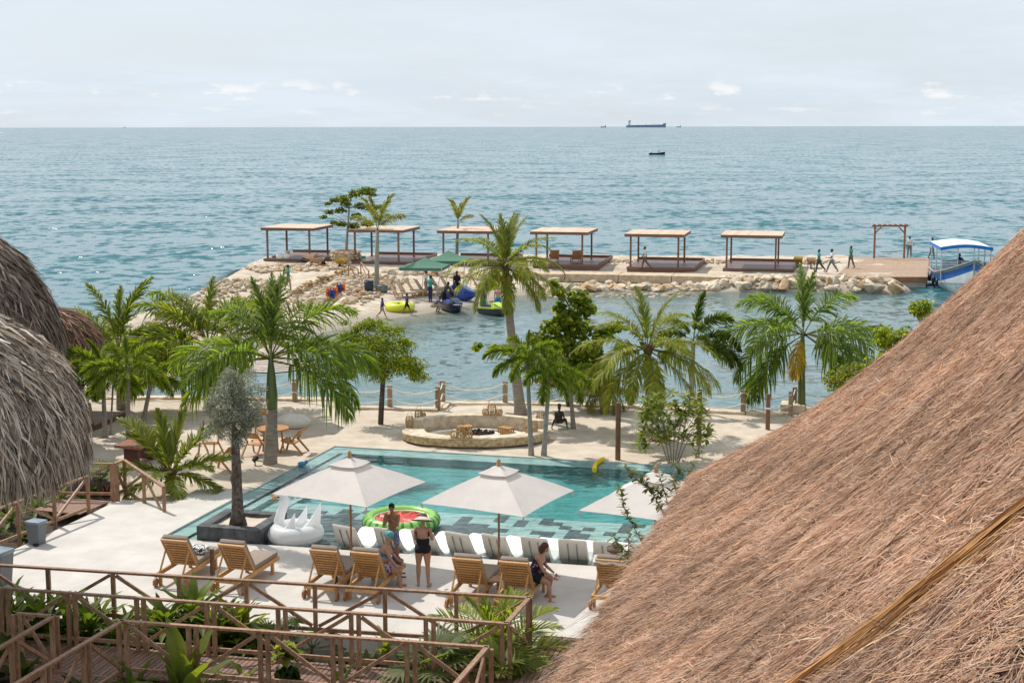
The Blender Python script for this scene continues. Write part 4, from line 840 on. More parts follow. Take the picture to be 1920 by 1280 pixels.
for i in range(7):
    f = (i - 3) / 3; h = at(1264 + f * 32, 812, D + (i % 3 - 1) * .25); stems.append(([b + Vector((f * .12, 0, -.1)), b.lerp(h, .5) + Vector((f * .06, 0, 0)), h], [.026, .021, .016]))
rosette_tree('frangipani', 'many-stemmed frangipani shrub in front of the fringed hammock', b, tips, stems, 0, 13, .31, [(.20, .24, .05), (.28, .30, .08), (.13, .16, .035), (.34, .33, .11)])
b = G(1310, 858, S0); rosette_tree('leafy_sapling', 'small upright leafy plant at the foot of the hammock post', b, [at(1312 + R.uniform(-8, 8), R.uniform(815, 856), b.y) for _ in range(9)], [([b, at(1311, 820, b.y)], [.02, .01])], 0, 7, .2, [(.17, .19, .03), (.12, .15, .025)])
# thin branched shrub that shows beside the big roof
b = Vector((3.75, 27.0, 0)); D = 27.0; V0 = [[(1236, 1075), (1200, 1010), (1172, 960), (1160, 905)], [(1290, 1010), (1243, 960), (1226, 930), (1205, 895), (1180, 880)], [(1290, 990), (1255, 955), (1240, 905), (1236, 890)], [(1215, 1090), (1190, 1065), (1165, 1030), (1145, 1000)], [(1290, 1000), (1262, 905), (1275, 880), (1256, 862)], [(1300, 950), (1292, 890), (1300, 862)], [(1200, 1070), (1178, 1040), (1177, 990)], [(1240, 925), (1200, 905), (1165, 872)]]
tips = []; stems = [([b, at(1300, 1100, D), at(1290, 1000, D)], [.05, .04, .03]), ([at(1300, 1100, D), at(1236, 1075, D)], [.03, .02]), ([at(1236, 1085, D), at(1215, 1090, D)], [.02, .02])]
for ln in V0:
    ps = [at(x, y, D + R.uniform(-.1, .1)) for x, y in ln]; stems.append((ps, [.016 - .011 * i / (len(ps) - 1) for i in range(len(ps))]))
    for i in range(len(ps) - 1):
        L = (ps[i + 1] - ps[i]).length; k = max(2, int(L / .09)); tips += [ps[i].lerp(ps[i + 1], j / k) + Vector((R.uniform(-.02, .02),) * 3) for j in range(k)]
rosette_tree('thin_shrub', 'thin twiggy shrub with small leaves sticking out beside the big roof', b, tips, stems, 0, 8, .16, [(.17, .18, .045), (.12, .14, .03), (.22, .21, .07)], .36)
# bushes
def bush(label, b, cl, n, size, pal, asp=.6, hexa=True, trunk=None):
    t = thing('bush', label, 'bush', tuple(b)); leafcloud('foliage', t, cl, n, size, asp, pal, b, .5, hexa=hexa); limbs(t, b, [Vector(b), Vector(b) + Vector((0, 0, .3))] + (trunk or []), cl, .03, BARKG, fr=0); return t
YG = [(.15, .17, .02), (.20, .21, .03), (.09, .11, .018)]
b = G(1725, 700, S0); b.y = 47; D = 47.0; b.x = GX(1725, 47, 0); b.z = S0
bush('small round-topped mangrove sapling sticking up beside the roof', b, [(at(px, py, D), .17) for px, py in ((1718, 572), (1735, 576), (1726, 586), (1712, 582), (1741, 586))], 420, .12, YG, trunk=[at(1727, 640, D), at(1727, 610, D)])
b = Vector((GX(1690, 48, 0), 48, S0)); D = 48.0; bush('yellow-green bush half hidden behind the roof edge', b, [(at(px, py, D + dy), .3) for px, py, dy in ((1655, 632, 0), (1672, 645, .2), (1690, 640, 0), (1700, 628, .2), (1665, 660, -.2), (1690, 655, 0), (1715, 640, 0), (1650, 625, 0), (1680, 670, 0))], 1500, .13, YG)
b = Vector((GX(1600, 48.5, 0), 48.5, S0)); D = 48.5; bush('olive-green bush below the right royal palm', b, [(at(px, py, D + dy), .3) for px, py, dy in ((1560, 715, 0), (1585, 705, .2), (1610, 700, 0), (1640, 690, .2), (1580, 728, -.2), (1660, 675, 0), (1620, 715, 0))], 1300, .12, [(.13, .14, .03), (.09, .10, .02), (.17, .17, .04)])
for lab, pts, D in (('low green shrub beside the small reddish hut', ((175, 612), (190, 622), (165, 602), (205, 628), (185, 640)), 58.0), ('spreading green shrubs on the stony point below the ragged palm', ((220, 612), (240, 620), (205, 618), (255, 628), (228, 630), (275, 625)), 66.0), ('dark shrub under the foxtail palms by the hut', ((150, 700), (170, 710), (140, 720), (185, 705), (160, 735)), 50.5), ('pale wispy shrub over the stony lagoon bank', ((320, 670), (335, 662), (305, 680), (330, 690), (290, 690)), 60.0)):
    b = Vector((GX(pts[0][0], D, 0), D, zspit(GX(pts[0][0], D, 0), D) if D > 56 else S0)); bush(lab, b, [(at(px, py, D + R.uniform(-.4, .4)), R.uniform(.28, .42)) for px, py in pts], 1100, .12, [(.07, .10, .025), (.11, .14, .03), (.05, .07, .02)] if 'wispy' not in lab else [(.22, .21, .10), (.3, .28, .16)], .4, False)

# ------------------------------------------------------------------ planted strips in front
def blade(L, w_, el, sag, fold=.25, wav=0):
    V = []; F = []; st = 7
    P = Vector((0, 0, 0)); a = rad(el)
    for i in range(st + 1):
        f = i / st; ww = w_ * (math.sin(math.pi * min(1, f * .93 + .07)) ** .8) * .5 + .004; nrm = Vector((-math.sin(a), 0, math.cos(a))); e = nrm * (fold * ww + wav * math.sin(i * 2.2) * .02)
        V += [P + Vector((0, -ww, 0)) + e, P.copy(), P + Vector((0, ww, 0)) + e]; P = P + Vector((math.cos(a), 0, math.sin(a))) * L / st; a -= rad(sag) / st
    for i in range(st):
        o = 3 * i; F += [(o, o + 1, o + 4, o + 3), (o + 1, o + 2, o + 5, o + 4)]
    return V, F
_bl = {}
def blade_mesh(key, *a, col=(.07, .11, .025), jit=.2):
    if key in _bl: return _bl[key]
    V, F = blade(*a); me = bpy.data.meshes.new('leaf'); me.from_pydata(V, [], F); me.materials.append(LEAF); at_ = me.attributes.new('tint', 'FLOAT_COLOR', 'FACE')
    at_.data.foreach_set('color', [x for i in range(len(F)) for x in (*[c * (1.0 + (.12 if i % 2 else -.05)) for c in col], 1)]); me.shade_smooth(); _bl[key] = me; return me
KIND = dict(heli=(.80, .115, (80, 62, 44, 26), 70, (.075, .115, .025)), drac=(.6, .085, (78, 55, 35, 12), 45, (.06, .095, .03)), low=(.5, .10, (75, 55, 38, 18), 60, (.05, .075, .022)), lime=(.7, .14, (80, 60, 45, 25), 60, (.14, .17, .03)), banana=(1.35, .34, (86, 78, 66, 50), 35, (.095, .13, .032)), red=(.45, .09, (75, 55, 40, 20), 60, (.07, .02, .025)))
def clump(name, label, kind, b, n, s=1.0, cat='plant', group=None, stem=0):
    L, w_, els, sag, col = KIND[kind]; col = (col[0] * 1.75, col[1] * 1.5, col[2] * 1.3); t = thing(name, label, cat, tuple(b), group=group)
    for i in range(n):
        e = els[min(3, int(i / n * 4))]; m = i % 2; me = blade_mesh((kind, e, m), L * (1 if m else .85), w_, e, sag * (1.1 if m else .8), .3, .6, col=tuple(c * (1.12 if m else .88) for c in col))
        k = s * R.uniform(.8, 1.15); o = obj('leaf', me, t, (R.uniform(-.05, .05) * s, R.uniform(-.05, .05) * s, stem * (1 - .6 * i / n) * R.uniform(.7, 1)), rad(i * 137.5 + R.uniform(-20, 20))); o.scale = (k, k, k)
    if stem: MB().tube([(0, 0, -.1), (0, 0, stem)], [.03, .018], 6).build('stalk', SHAFT, t)
    return t
def fanpalm(label, b, n, r, h, pal=(.06, .095, .03)):
    t = thing('fan_palm', label, 'fan palm', tuple(b)); MB().tube([(0, 0, -.1), (0, 0, h * .6)], [.06, .04], 7).build('trunk', HUSK, t)
    V = []; F = []; C = []; K = 17
    for i in range(K):
        a = rad(-125 + 250 * i / (K - 1)); d = Vector((math.cos(a), math.sin(a), .12)); s = Vector((-math.sin(a), math.cos(a), 0)); o = len(V); L = r * (1 - .22 * abs(i / (K - 1) - .5) * 2)
        for f, w_ in ((0, .006), (.5, .06 * r / .5), (.85, .03 * r / .5), (1, .004)): p = d * L * f + Vector((0, 0, -.25 * L * f * f)); V += [p - s * w_ * .5, p + s * w_ * .5]
        j = R.uniform(.8, 1.2)
        for q in range(3): F.append((o + 2 * q, o + 2 * q + 1, o + 2 * q + 3, o + 2 * q + 2)); C.append([x * j for x in pal])
    fo = npmesh('fan_leaf', V, F, LEAF, np.array(C) * np.array([1.75, 1.5, 1.3])); me = fo.data; bpy.data.objects.remove(fo)
    for i in range(n):
        az = i * 137.5; el = R.uniform(.15, 1.25); hl = h * R.uniform(.7, 1.1); d = Vector((math.cos(rad(az)) * math.cos(el), math.sin(rad(az)) * math.cos(el), math.sin(el))); p = Vector((0, 0, h * .5)) + d * hl * .7
        MB().tube([(0, 0, h * .5), p], [.012, .008], 4).build('stalk', SHAFT, t); o = obj('fan_leaf', me, t, p); o.rotation_euler = (0, -(el - .5), rad(az)); 
    return t
ZB = -.62
def zb(px, py): p = G(px, py, ZB); return p
hl = [('tall', 22, 1232, 'drac', 22, 1.35), ('glossy', 78, 1238, 'heli', 20, 1.15), ('upright', 128, 1228, 'heli', 18, 1.05), ('leafy', 168, 1238, 'heli', 20, 1.05), ('low', 218, 1245, 'heli', 16, .85), ('bushy', 312, 1240, 'heli', 22, 1.1), ('spreading', 366, 1232, 'heli', 22, 1.2), ('dense', 408, 1250, 'heli', 18, 1.0), ('bright', 452, 1238, 'lime', 20, 1.1), ('dark', 340, 1262, 'low', 20, 1.0), ('dark', 120, 1262, 'low', 18, 1.1), ('dark', 200, 1262, 'low', 18, 1.0), ('dark', 440, 1268, 'low', 18, 1.0), ('broken', 262, 1262, 'low', 14, 1.0), ('small', 690, 1268, 'low', 14, .9), ('broad', 722, 1258, 'lime', 12, .7), ('green', 755, 1265, 'low', 16, .9), ('slender', 640, 1262, 'low', 10, .8), ('dark', 560, 1262, 'low', 14, .9), ('dark', 820, 1275, 'low', 12, .8)]
extra = [(50, 1225, 'heli', 1.1, 'behind the leftmost clumps'), (100, 1215, 'drac', 1.0, 'behind the first brace'), (190, 1215, 'heli', .95, 'behind the first panel'), (240, 1222, 'drac', .9, 'behind the second panel'), (290, 1222, 'heli', 1.0, 'behind the pillow lounger clump'), (390, 1222, 'drac', 1.0, 'behind the log post clump'), (425, 1228, 'heli', .95, 'behind the second lounger clump'), (480, 1250, 'heli', .85, 'left of the small dark fan palm'), (790, 1268, 'heli', .6, 'right of the lime clump'), (860, 1275, 'low', 1.0, 'left of the areca palm')]
where = {22: 'at the left frame edge', 78: 'left of the first brace', 128: 'at the first paired post', 168: 'right of the first paired post', 218: 'before the second paired post', 312: 'below the patterned pillow lounger', 366: 'below the dark log post', 408: 'below the second lounger', 452: 'right below the second lounger', 340: 'under the taller leaves, third panel', 120: 'under the taller leaves, first panel', 200: 'under the taller leaves, second panel', 440: 'under the taller leaves, fourth panel', 262: 'beside the second paired post', 690: 'before the grey wall, middle panel', 722: 'before the grey wall, right of centre', 755: 'before the grey wall, next panel', 640: 'beside the middle paired post', 560: 'behind the yellow croton', 820: 'beside the last paired post'}
for w_, px, py, kd, n, s in hl: clump('strap_leaf_plant', f'{w_} leafy plant in the strip between railings, {where[px]}', kd, zb(px, py), int(n * 1.9), s * 1.2, group='leafy plants between the railings', stem=.75 * s if kd in ('heli', 'lime', 'drac') else .15)
for px, py, kd, s, w_ in extra: clump('strap_leaf_plant', f'leafy plant in the strip between railings, {w_}', kd, zb(px, py), 30, s * 1.15, group='leafy plants between the railings', stem=.6 * s)
fanpalm('small dark fan palm left of the yellow croton', zb(512, 1250), 9, .34, .75); fanpalm('spiky fan palm rising behind the front railing', zb(585, 1250), 10, .34, .8); fanpalm('fan palm with grey-green fingers at the bottom edge', G(812, 1310, -.5), 14, .55, .9, (.11, .15, .075)); fanpalm('fan palm beside the right deck corner', G(925, 1306, -.5), 14, .55, .75, (.10, .14, .03)); fanpalm('fan palm behind the left railing near the thatch', G(188, 928, -.35), 14, .5, .9)
b = zb(934, 1268); palm('areca_palm', 'feathery areca palm at the end of the planted strip', 'areca', b, b + Vector((0, 0, .35)), .05, ring(6, 78, 1.0) + ring(7, 55, 1.15, 25) + ring(7, 25, 1.15) + ring(6, -5, 1.0, 30), sc_=1.18)
b = G(346, 1330, -.5); clump('banana_plant', 'large paddle-leaved banana plant at the bottom edge', 'banana', b, 9, 1.08, stem=.25)
b = G(255, 1320, -.5); clump('strap_leaf_plant', 'shaded leafy plant inside the corner of the front railing', 'heli', b, 16, 1.0, stem=.3)
b = G(458, 1312, -.5); clump('strap_leaf_plant', 'leafy plant right of the banana at the bottom edge', 'heli', b, 16, .95, stem=.3)
b = G(640, 1318, -.5); clump('strap_leaf_plant', 'pale-leaved plant at the foot of the front railing', 'drac', b, 18, 1.1, stem=.35)
b = G(700, 1330, -.5); clump('strap_leaf_plant', 'shaggy leaves at the bottom centre edge', 'heli', b, 16, .8, stem=.2)
for i, (px, py, s) in enumerate(((12, 1262, 1.2), (45, 1300, 1.1), (-30, 1215, 1.3), (150, 1330, 1.0))): clump('strap_leaf_plant', ('dim plant beside the outer left railing', 'dim plant in the lower left corner', 'dim plant at the left frame edge above the railing', 'dim plant below the descending railing')[i], 'low', G(px, py, -.4), 22, 1.3 * s, stem=.3)
b = G(539, 1322, -.5); t = thing('croton', 'croton with ruffled yellow-green top leaves at the bottom', 'plant', tuple(b))
MB().tube([(0, 0, -.1), (0, 0, 1.05)], [.03, .02], 6).build('stalk', BARKG, t)
for k, (z, n, L, c) in enumerate(((1.08, 16, .26, (.24, .26, .02)), (.98, 14, .3, (.19, .22, .02)), (.72, 16, .32, (.035, .065, .015)), (.5, 16, .34, (.03, .055, .012)), (.28, 12, .34, (.03, .05, .012)))):
    for i in range(n):
        e = R.choice((70, 40, 10) if k < 2 else (40, 10, -10)); me = blade_mesh(('crot', k, e), L, .19, e, 100, .5, 1.5, col=c); o = obj('leaf', me, t, (0, 0, z + R.uniform(-.05, .05)), rad(i * 137.5)); s = R.uniform(.8, 1.15); o.scale = (s, s, s)
for i, (px, py, kd, s) in enumerate(((20, 985, 'heli', 1.0), (70, 965, 'heli', 1.0), (112, 950, 'lime', .9), (45, 1010, 'low', 1.0), (150, 938, 'low', .9), (15, 955, 'drac', 1.1), (95, 935, 'heli', .9), (178, 925, 'low', .8), (200, 925, 'red', .9), (-30, 1000, 'heli', 1.1))):
    clump('strap_leaf_plant', ('bank plant low at the left frame edge', 'bank plant left of the grey bin', 'bright bank plant right above the grey bin', 'dark bank plant at the foot of the slanting railing', 'dark bank plant by the upper railing post', 'spiky bank plant under the thatch fringe', 'bank plant below the thatch fringe', 'low bank plant under the tiny fan palm', 'dark red-leaved plant beside the entry posts', 'bank plant outside the left frame edge')[i], kd, G(px, py, -.35), 16, s, stem=.25 if kd in ('heli', 'lime') else 0)
# ================================================================== FURNITURE AND OBJECTS
import bmesh
def rbox(size, bev=.03, seg=2, puff=0):
    bm = bmesh.new(); bmesh.ops.create_cube(bm, size=1); bmesh.ops.scale(bm, vec=size, verts=bm.verts); bmesh.ops.bevel(bm, geom=bm.edges[:], offset=bev, segments=seg, affect='EDGES', profile=.6)
    me = bpy.data.meshes.new('rounded'); bm.to_mesh(me); bm.free(); me.shade_smooth(); me.set_sharp_from_angle(angle=rad(50)); return me
def rb(name, size, m, parent, loc, bev=.03, rot=None, **k):
    me = rbox(size, bev); me.materials.append(m); o = obj(name, me, parent, loc, **k)
    if rot: o.rotation_euler = rot
    return o
# ---- teak loungers
def make_lounger():
    t = thing('sun_lounger', 'x', 'sun lounger', group='teak sun loungers on the terrace')
    for sx in (-1, 1):
        MB().beam((sx * .33, 0, .29), (sx * .33, 1.95, .31), .045, .095).build('side_rail', TEAK, t)
        MB().box((sx * .33, .22, .135), (.06, .075, .27)).build('leg', TEAK, t); MB().box((sx * .33, 1.62, .135), (.06, .075, .27)).build('leg', TEAK, t)
        w_ = MB(); w_.tube([(sx * .365, .1, .1), (sx * .41, .1, .1)], .1, 14); w_.build('wheel', TEAKD, t)
        MB().beam((sx * .29, .44, .78), (sx * .29, .13, .33), .028, .04).build('prop', TEAK, t)
    MB().box((0, .05, .29), (.62, .07, .08)).build('cross_rail', TEAK, t); MB().box((0, 1.93, .29), (.62, .05, .08)).build('cross_rail', TEAK, t)
    a = rad(57); d = Vector((0, -math.cos(a), math.sin(a))); nrm = Vector((0, math.sin(a), math.cos(a))); h = Vector((0, .76, .34)); sl = MB().box((0, 0, 0), (.60, .05, .02)).mesh('slat', TEAK)
    for k in range(10):
        o = obj('slat', sl, t, h + d * (.045 + k * .0815)); o.rotation_euler = (-a, 0, 0)
    for sx in (-1, 1): MB().beam(h + Vector((sx * .315, 0, 0)), h + d * .84 + Vector((sx * .315, 0, 0)), .035, .045).build('stile', TEAK, t)
    MB().beam(h + d * .835 + Vector((-.33, 0, 0)), h + d * .835 + Vector((.33, 0, 0)), .06, .05, up=tuple(nrm)).build('top_rail', TEAK, t)
    sb = MB().box((0, 0, 0), (.60, .06, .02)).mesh('seat_slat', TEAK)
    for k in range(13): obj('slat', sb, t, (0, .84 + k * .085, .335))
    c = h + d * .44 + nrm * .085; rb('back_cushion', (.62, .9, .11), CUSH, t, c, .035, (-a, 0, 0)); rb('seat_cushion', (.62, 1.2, .11), CUSH, t, (0, 1.36, .405), .035)
    return t
L0 = make_lounger(); loungers = []
lspots = [(296, 352, 1098, 'teak sun lounger with the patterned pillow, leftmost on the terrace'), (402, 459, 1108, 'teak sun lounger right of the dark log post'), (575, 632, 1120, 'empty teak sun lounger beside the seated woman in a turban'), (652, 710, 1125, 'teak sun lounger on which the woman in a turban sits'),
          (841, 902, 1138, 'empty teak sun lounger below the middle parasol pole'), (929, 990, 1145, 'teak sun lounger on which the woman in the floral top sits'), (1111, 1170, 1141, 'teak sun lounger draped with a towel beside the big roof')]
for i, (xa, xb, py, lab) in enumerate(lspots):
    p = G((xa + xb) / 2, py, 0); p = p - VV.normalized() * .2; ang = FRZ + (-.02 if i != 1 else -.05)
    if i == 0: o = L0; o.location = p; o.rotation_euler.z = ang; o['label'] = lab
    else: o = dup(L0, p, ang, lab)
    loungers.append(o)
def onl_(i, x, y, z): o = loungers[i]; return o.location + Matrix.Rotation(o.rotation_euler.z, 3, 'Z') @ Vector((x, y, z))
PAT = mat('black_white_print', (.02, .02, .02), .9, 0, 26, c2=(.8, .8, .78), lo=.48, hi=.52)
p = rb('pillow', (.5, .34, .16), PAT, None, onl_(0, .02, 1.35, .55), .07, (0, .05, FRZ)); p['label'] = 'black and white patterned pillow on the leftmost lounger'; p['category'] = 'pillow'
TOWEL = mat('white_towel', (.78, .74, .68), .95, .05, 20, bump=.4)
tw = MB(); tw.grid(lambda u, v: onl_(6, -.38 + .76 * u, .33 + .07 * v * (1 - v) * 4 - .12 * abs(v - .5), 1.12 - abs(v - .5) * .28 + .015 * math.sin(u * 14)), 14, 8); o = tw.build('towel', TOWEL); sol = o.modifiers.new('thick', 'SOLIDIFY'); sol.thickness = .015; o['label'] = 'white towel folded over the top of the rightmost lounger'; o['category'] = 'towel'
# log posts / side tables by the loungers
for lab, px, py, h, r in (('dark log post standing between the two left loungers', 398, 1076, .62, .055), ):
    p = G(px, py, 0); o = MB().tube([(0, 0, 0), (0, 0, h)], r, 10).build('log_post', POSTD, smooth='auto'); o.location = p; o['label'] = lab; o['category'] = 'post'
for lab, px, py in (('small brown side table between the two middle loungers', 925, 1118), ('small dark side table between the seated woman and the empty lounger', 641, 1096)):
    t = thing('side_table', lab, 'side table', tuple(G(px, py, 0))); MB().box((0, 0, .4), (.34, .4, .035)).build('table_top', TEAKD, t)
    for sx in (-1, 1):
        for sy in (-1, 1): MB().box((sx * .14, sy * .17, .19), (.04, .04, .385)).build('leg', POSTD, t)
# ---- parasols
def parasol(label, x, y, base_z=0):
    t = thing('parasol', label, 'parasol', (x, y, base_z), group='cream square parasols at the pool edge'); RD = 1.85; zc, zt = 1.88, 2.56; a0 = rad(-162.3)
    po_ = MB().tube([(0, 0, 0), (0, 0, 2.6)], .026, 10).build('pole', TEAKD, t)
    MB().tube([(0, 0, 0), (0, 0, .32)], .038, 10).build('base_sleeve', BLACK, t); rb('base_plate', (.6, .6, .05), BLACK, t, (0, 0, .026), .015)
    cs = [Vector((RD * math.cos(a0 + k * math.pi / 2), RD * math.sin(a0 + k * math.pi / 2), zc)) for k in range(4)]; top = Vector((0, 0, zt))
    def panel(k, f0, f1, lift, nm):
        A, B = cs[k], cs[(k + 1) % 4]; mb = MB()
        def fn(u, v):
            f = f0 + (f1 - f0) * u; e = A.lerp(B, v); p = top.lerp(e, f); s = 4 * v * (1 - v); p.z += lift + .035 * math.sin(math.pi * f) * (1 - s * .5) - .05 * s * f * (1 - f) ; p = p - Vector((p.x, p.y, 0)) * .045 * s * f * (f > .6); return p
        mb.grid(fn, 8, 12); return mb.build(nm, FABRIC, t, True)
    for k in range(4):
        cp_ = panel(k, .2, 1, 0, 'canopy_panel'); panel(k, 0.0, .27, .07, 'vent_panel')
        MB().beam(top.lerp(cs[k], .12) - Vector((0, 0, .03)), cs[k] - Vector((0, 0, .015)), .022, .02).build('rib', TEAKD, t)
        m = cs[k].lerp(cs[(k + 1) % 4], .5); MB().beam(top.lerp(m, .12) - Vector((0, 0, .05)), m * .93 - Vector((0, 0, -.11)), .02, .02).build('rib', TEAKD, t)
        MB().tube([cs[k] * .985 - Vector((0, 0, .0)), cs[k] * .975 - Vector((0, 0, .07))], .02, 6).build('pocket', FABRIC, cp_)
    MB().lathe([(.0, 2.61), (.055, 2.615), (.06, 2.65), (.035, 2.665), (.05, 2.70), (.045, 2.74), (.015, 2.77), (.0, 2.79)], 12).build('finial', TEAK, po_, True)
    return t
parasol('cream square parasol on the left, above the boy and the turbaned woman', -3.82, 33.05); parasol('cream square parasol in the middle of the three', -.31, 32.2)
pr = parasol('cream square parasol partly hidden behind the big thatched roof', 3.23, 31.55)
# ---- white in-pool loungers
def chaise_me():
    prof = [(-.03, .76), (.03, .77), (.18, .52), (.33, .27), (.48, .12), (.64, .08), (.80, .13), (1.0, .30), (1.16, .40), (1.32, .39), (1.5, .28), (1.72, .14), (1.74, -.02), (.40, -.02), (.25, .12), (.1, .38)]
    n = len(prof); mb = MB(); hw = .35
    for sx in (-1, 1): mb.v += [(sx * hw, y, z + .06 * 0) for y, z in prof]
    mb.f += [tuple(range(n)), tuple(reversed(range(n, 2 * n)))] + [((i + 1) % n, i, n + i, n + (i + 1) % n) for i in range(n)]; mb.m = [0] * len(mb.f); return mb
bm = bmesh.new(); me0 = chaise_me().mesh('shell', WHITEP); bm.from_mesh(me0); bmesh.ops.recalc_face_normals(bm, faces=bm.faces); bmesh.ops.bevel(bm, geom=[e for e in bm.edges if e.calc_face_angle(0) > 1.0], offset=.022, segments=3, affect='EDGES'); bm.to_mesh(me0); bm.free(); me0.shade_smooth(); me0.set_sharp_from_angle(angle=rad(45))
GROOVE = mat('resin_groove', (.30, .29, .27), .5)
def chaise(label, p, rz):
    t = thing('pool_lounger', label, 'pool lounger', tuple(p), rz, group='white resin loungers in the shallow pool'); sh_ = obj('shell', me0, t)
    for sx in (-.11, .11): MB().beam((sx, -.028, .66), (sx, .19, .17), .022, .02, up=(0, -1, .4)).build('groove', GROOVE, sh_)
wl = [(608, 'white pool lounger next to the white swan, leftmost'), (686, 'white pool lounger behind the child and turbaned woman'), (755, 'white pool lounger behind the woman in black swimsuit'), (820, 'white pool lounger right of the woman in black swimsuit'), (889, 'white pool lounger behind the middle parasol pole'), (965, 'white pool lounger left of the woman in the floral top'), (1037, 'white pool lounger right of the woman in the floral top'), (1102, 'white pool lounger above the dark hat'), (1170, 'white pool lounger cut off by the roof, rightmost')]
for i, (px, lab) in enumerate(wl):
    py = 1030 + (px - 608) * .0665; p = G(px + 33, py + 1, -.1) + VV * .1; p.z = -.26; chaise(lab, p, FRZ + R.uniform(-.04, .04) + (-.30 if i < 5 else -.16 if i == 5 else -.03))
# ---- swan float
SWW = mat('white_vinyl', (.95, .95, .95), .3, .0, 3, spec=.5, bump=.1, bs=4, trans=.45); ORNG = mat('orange_vinyl', (.75, .28, .02), .35)
def torus(mb, c, Rr, r, rz=1.0, nu=40, nv=14, mi=0, sy=1.0, bumps=0):
    def fn(u, v):
        a = 2 * math.pi * u; b = 2 * math.pi * v; q = r * (1 + bumps * abs(math.sin(a * 12))); return (c[0] + (Rr + q * math.cos(b)) * math.cos(a), c[1] + (Rr + q * math.cos(b)) * math.sin(a) * sy, c[2] + q * rz * math.sin(b))
    mb.grid(fn, nu, nv, mi); return mb
p = G(544, 1013, POOLW) + VV * .35; t = thing('swan_float', 'white inflatable swan floating by the dark planter', 'pool float', (p.x, p.y, POOLW), FRZ); t.scale = (1.03,) * 3
mb = MB(); torus(mb, (0, 0, .12), .46, .235, .95, bumps=.03); mb.ell((.02, 0, .1), (.4, .4, .12)); mb.build('body', SWW, t, True)
MB().tube([(-.42, 0, .12), (-.44, 0, .38), (-.38, 0, .6), (-.29, 0, .8), (-.27, 0, .96), (-.33, 0, 1.06), (-.42, 0, 1.04)], [.17, .13, .115, .105, .105, .10, .07], 14).build('neck', SWW, t, True)
hd_ = MB().ell((-.36, 0, 1.02), (.15, .105, .115)).build('head', SWW, t, True)
MB().tube([(-.47, 0, 1.0), (-.55, 0, .97), (-.64, 0, .91)], [.065, .05, .012], 10).build('beak', ORNG, hd_, True)
MB().ell((-.44, 0, 1.055), (.055, .07, .055)).build('brow', BLACK, hd_, True)
for sy in (-1, 1): MB().ell((-.40, sy * .098, 1.015), (.035, .012, .022)).build('eye', BLACK, hd_)
def wing(nm, x0, x1, zb, tip, y, th, bow):
    mb = MB()
    def fn(u, v):
        a = 2 * math.pi * u; q = (1 - v) ** .75; xl = x0 + (tip[0] - x0) * v + bow * math.sin(math.pi * v); xr = x1 + (tip[0] - x1) * v ** 1.5 + bow * .4 * math.sin(math.pi * v); zc = zb + (tip[1] - zb) * v
        return ((xl + xr) / 2 + (xr - xl) / 2 * math.cos(a), y + th * q * math.sin(a) * (1 + .25 * math.cos(3 * a)), zc + .06 * q * math.cos(a))
    mb.grid(fn, 20, 14); mb.build(nm, SWW, t, True)
wing('wing', -.30, .12, .22, (.13, .72), -.33, .11, .02); wing('wing', -.26, .16, .24, (.17, .74), .33, .11, .02); wing('tail', .08, .62, .22, (.66, .94), .03, .15, .05)
MB().tube([(-.52, -.44 * .4, .28), (-.56, -.2, .29)], .03, 8).build('valve', BLACK, t)
# ---- watermelon float
WGR = mat('lime_vinyl', (.24, .48, .10), .35, .06, 3); WDG = mat('dark_green_vinyl', (.05, .22, .05), .35); WRED = mat('red_vinyl', (.62, .06, .05), .35, .2, 5, bump=.6, bs=5, coat=.3)
p = G(752, 981, POOLW); t = thing('watermelon_float', 'round inflatable watermelon slice float behind the boy', 'pool float', (p.x, p.y, POOLW), FRZ)
torus(MB(), (0, 0, .09), .86, .17, 1.05, 60, 14).build('rim', WGR, t, True)
mb = MB(); mb.grid(lambda u, v: ((.76 * v) * math.cos(2 * math.pi * u), (.76 * v) * math.sin(2 * math.pi * u), .13 + .035 * math.sin(2 * math.pi * u * 14) * v + .02 * (1 - v)), 112, 8); mb.build('flesh', WRED, t, True)
torus(MB(), (0, 0, .16), .73, .035, .8, 50, 8).build('rind', mat('pale_rind', (.65, .75, .45), .4), t, True)
for k in range(26):
    a = 2 * math.pi * k / 26; mb = MB(); w_ = R.uniform(.03, .07)
    mb.grid(lambda u, v: ((.86 + .174 * math.cos((v - .42) * 2.4)) * math.cos(a + (u - .5) * w_ * 2 * (1 - .6 * abs(v - .5))), (.86 + .174 * math.cos((v - .42) * 2.4)) * math.sin(a + (u - .5) * w_ * 2 * (1 - .6 * abs(v - .5))), .09 + .183 * math.sin((v - .42) * 2.4)), 3, 7); mb.build('stripe', WDG, t, True)
for k in range(12):
    a = 2 * math.pi * (k + .5) / 12; MB().ell((.5 * math.cos(a), .5 * math.sin(a), .165), (.035, .02, .012), nu=8, nv=5).build('seed', BLACK, t)
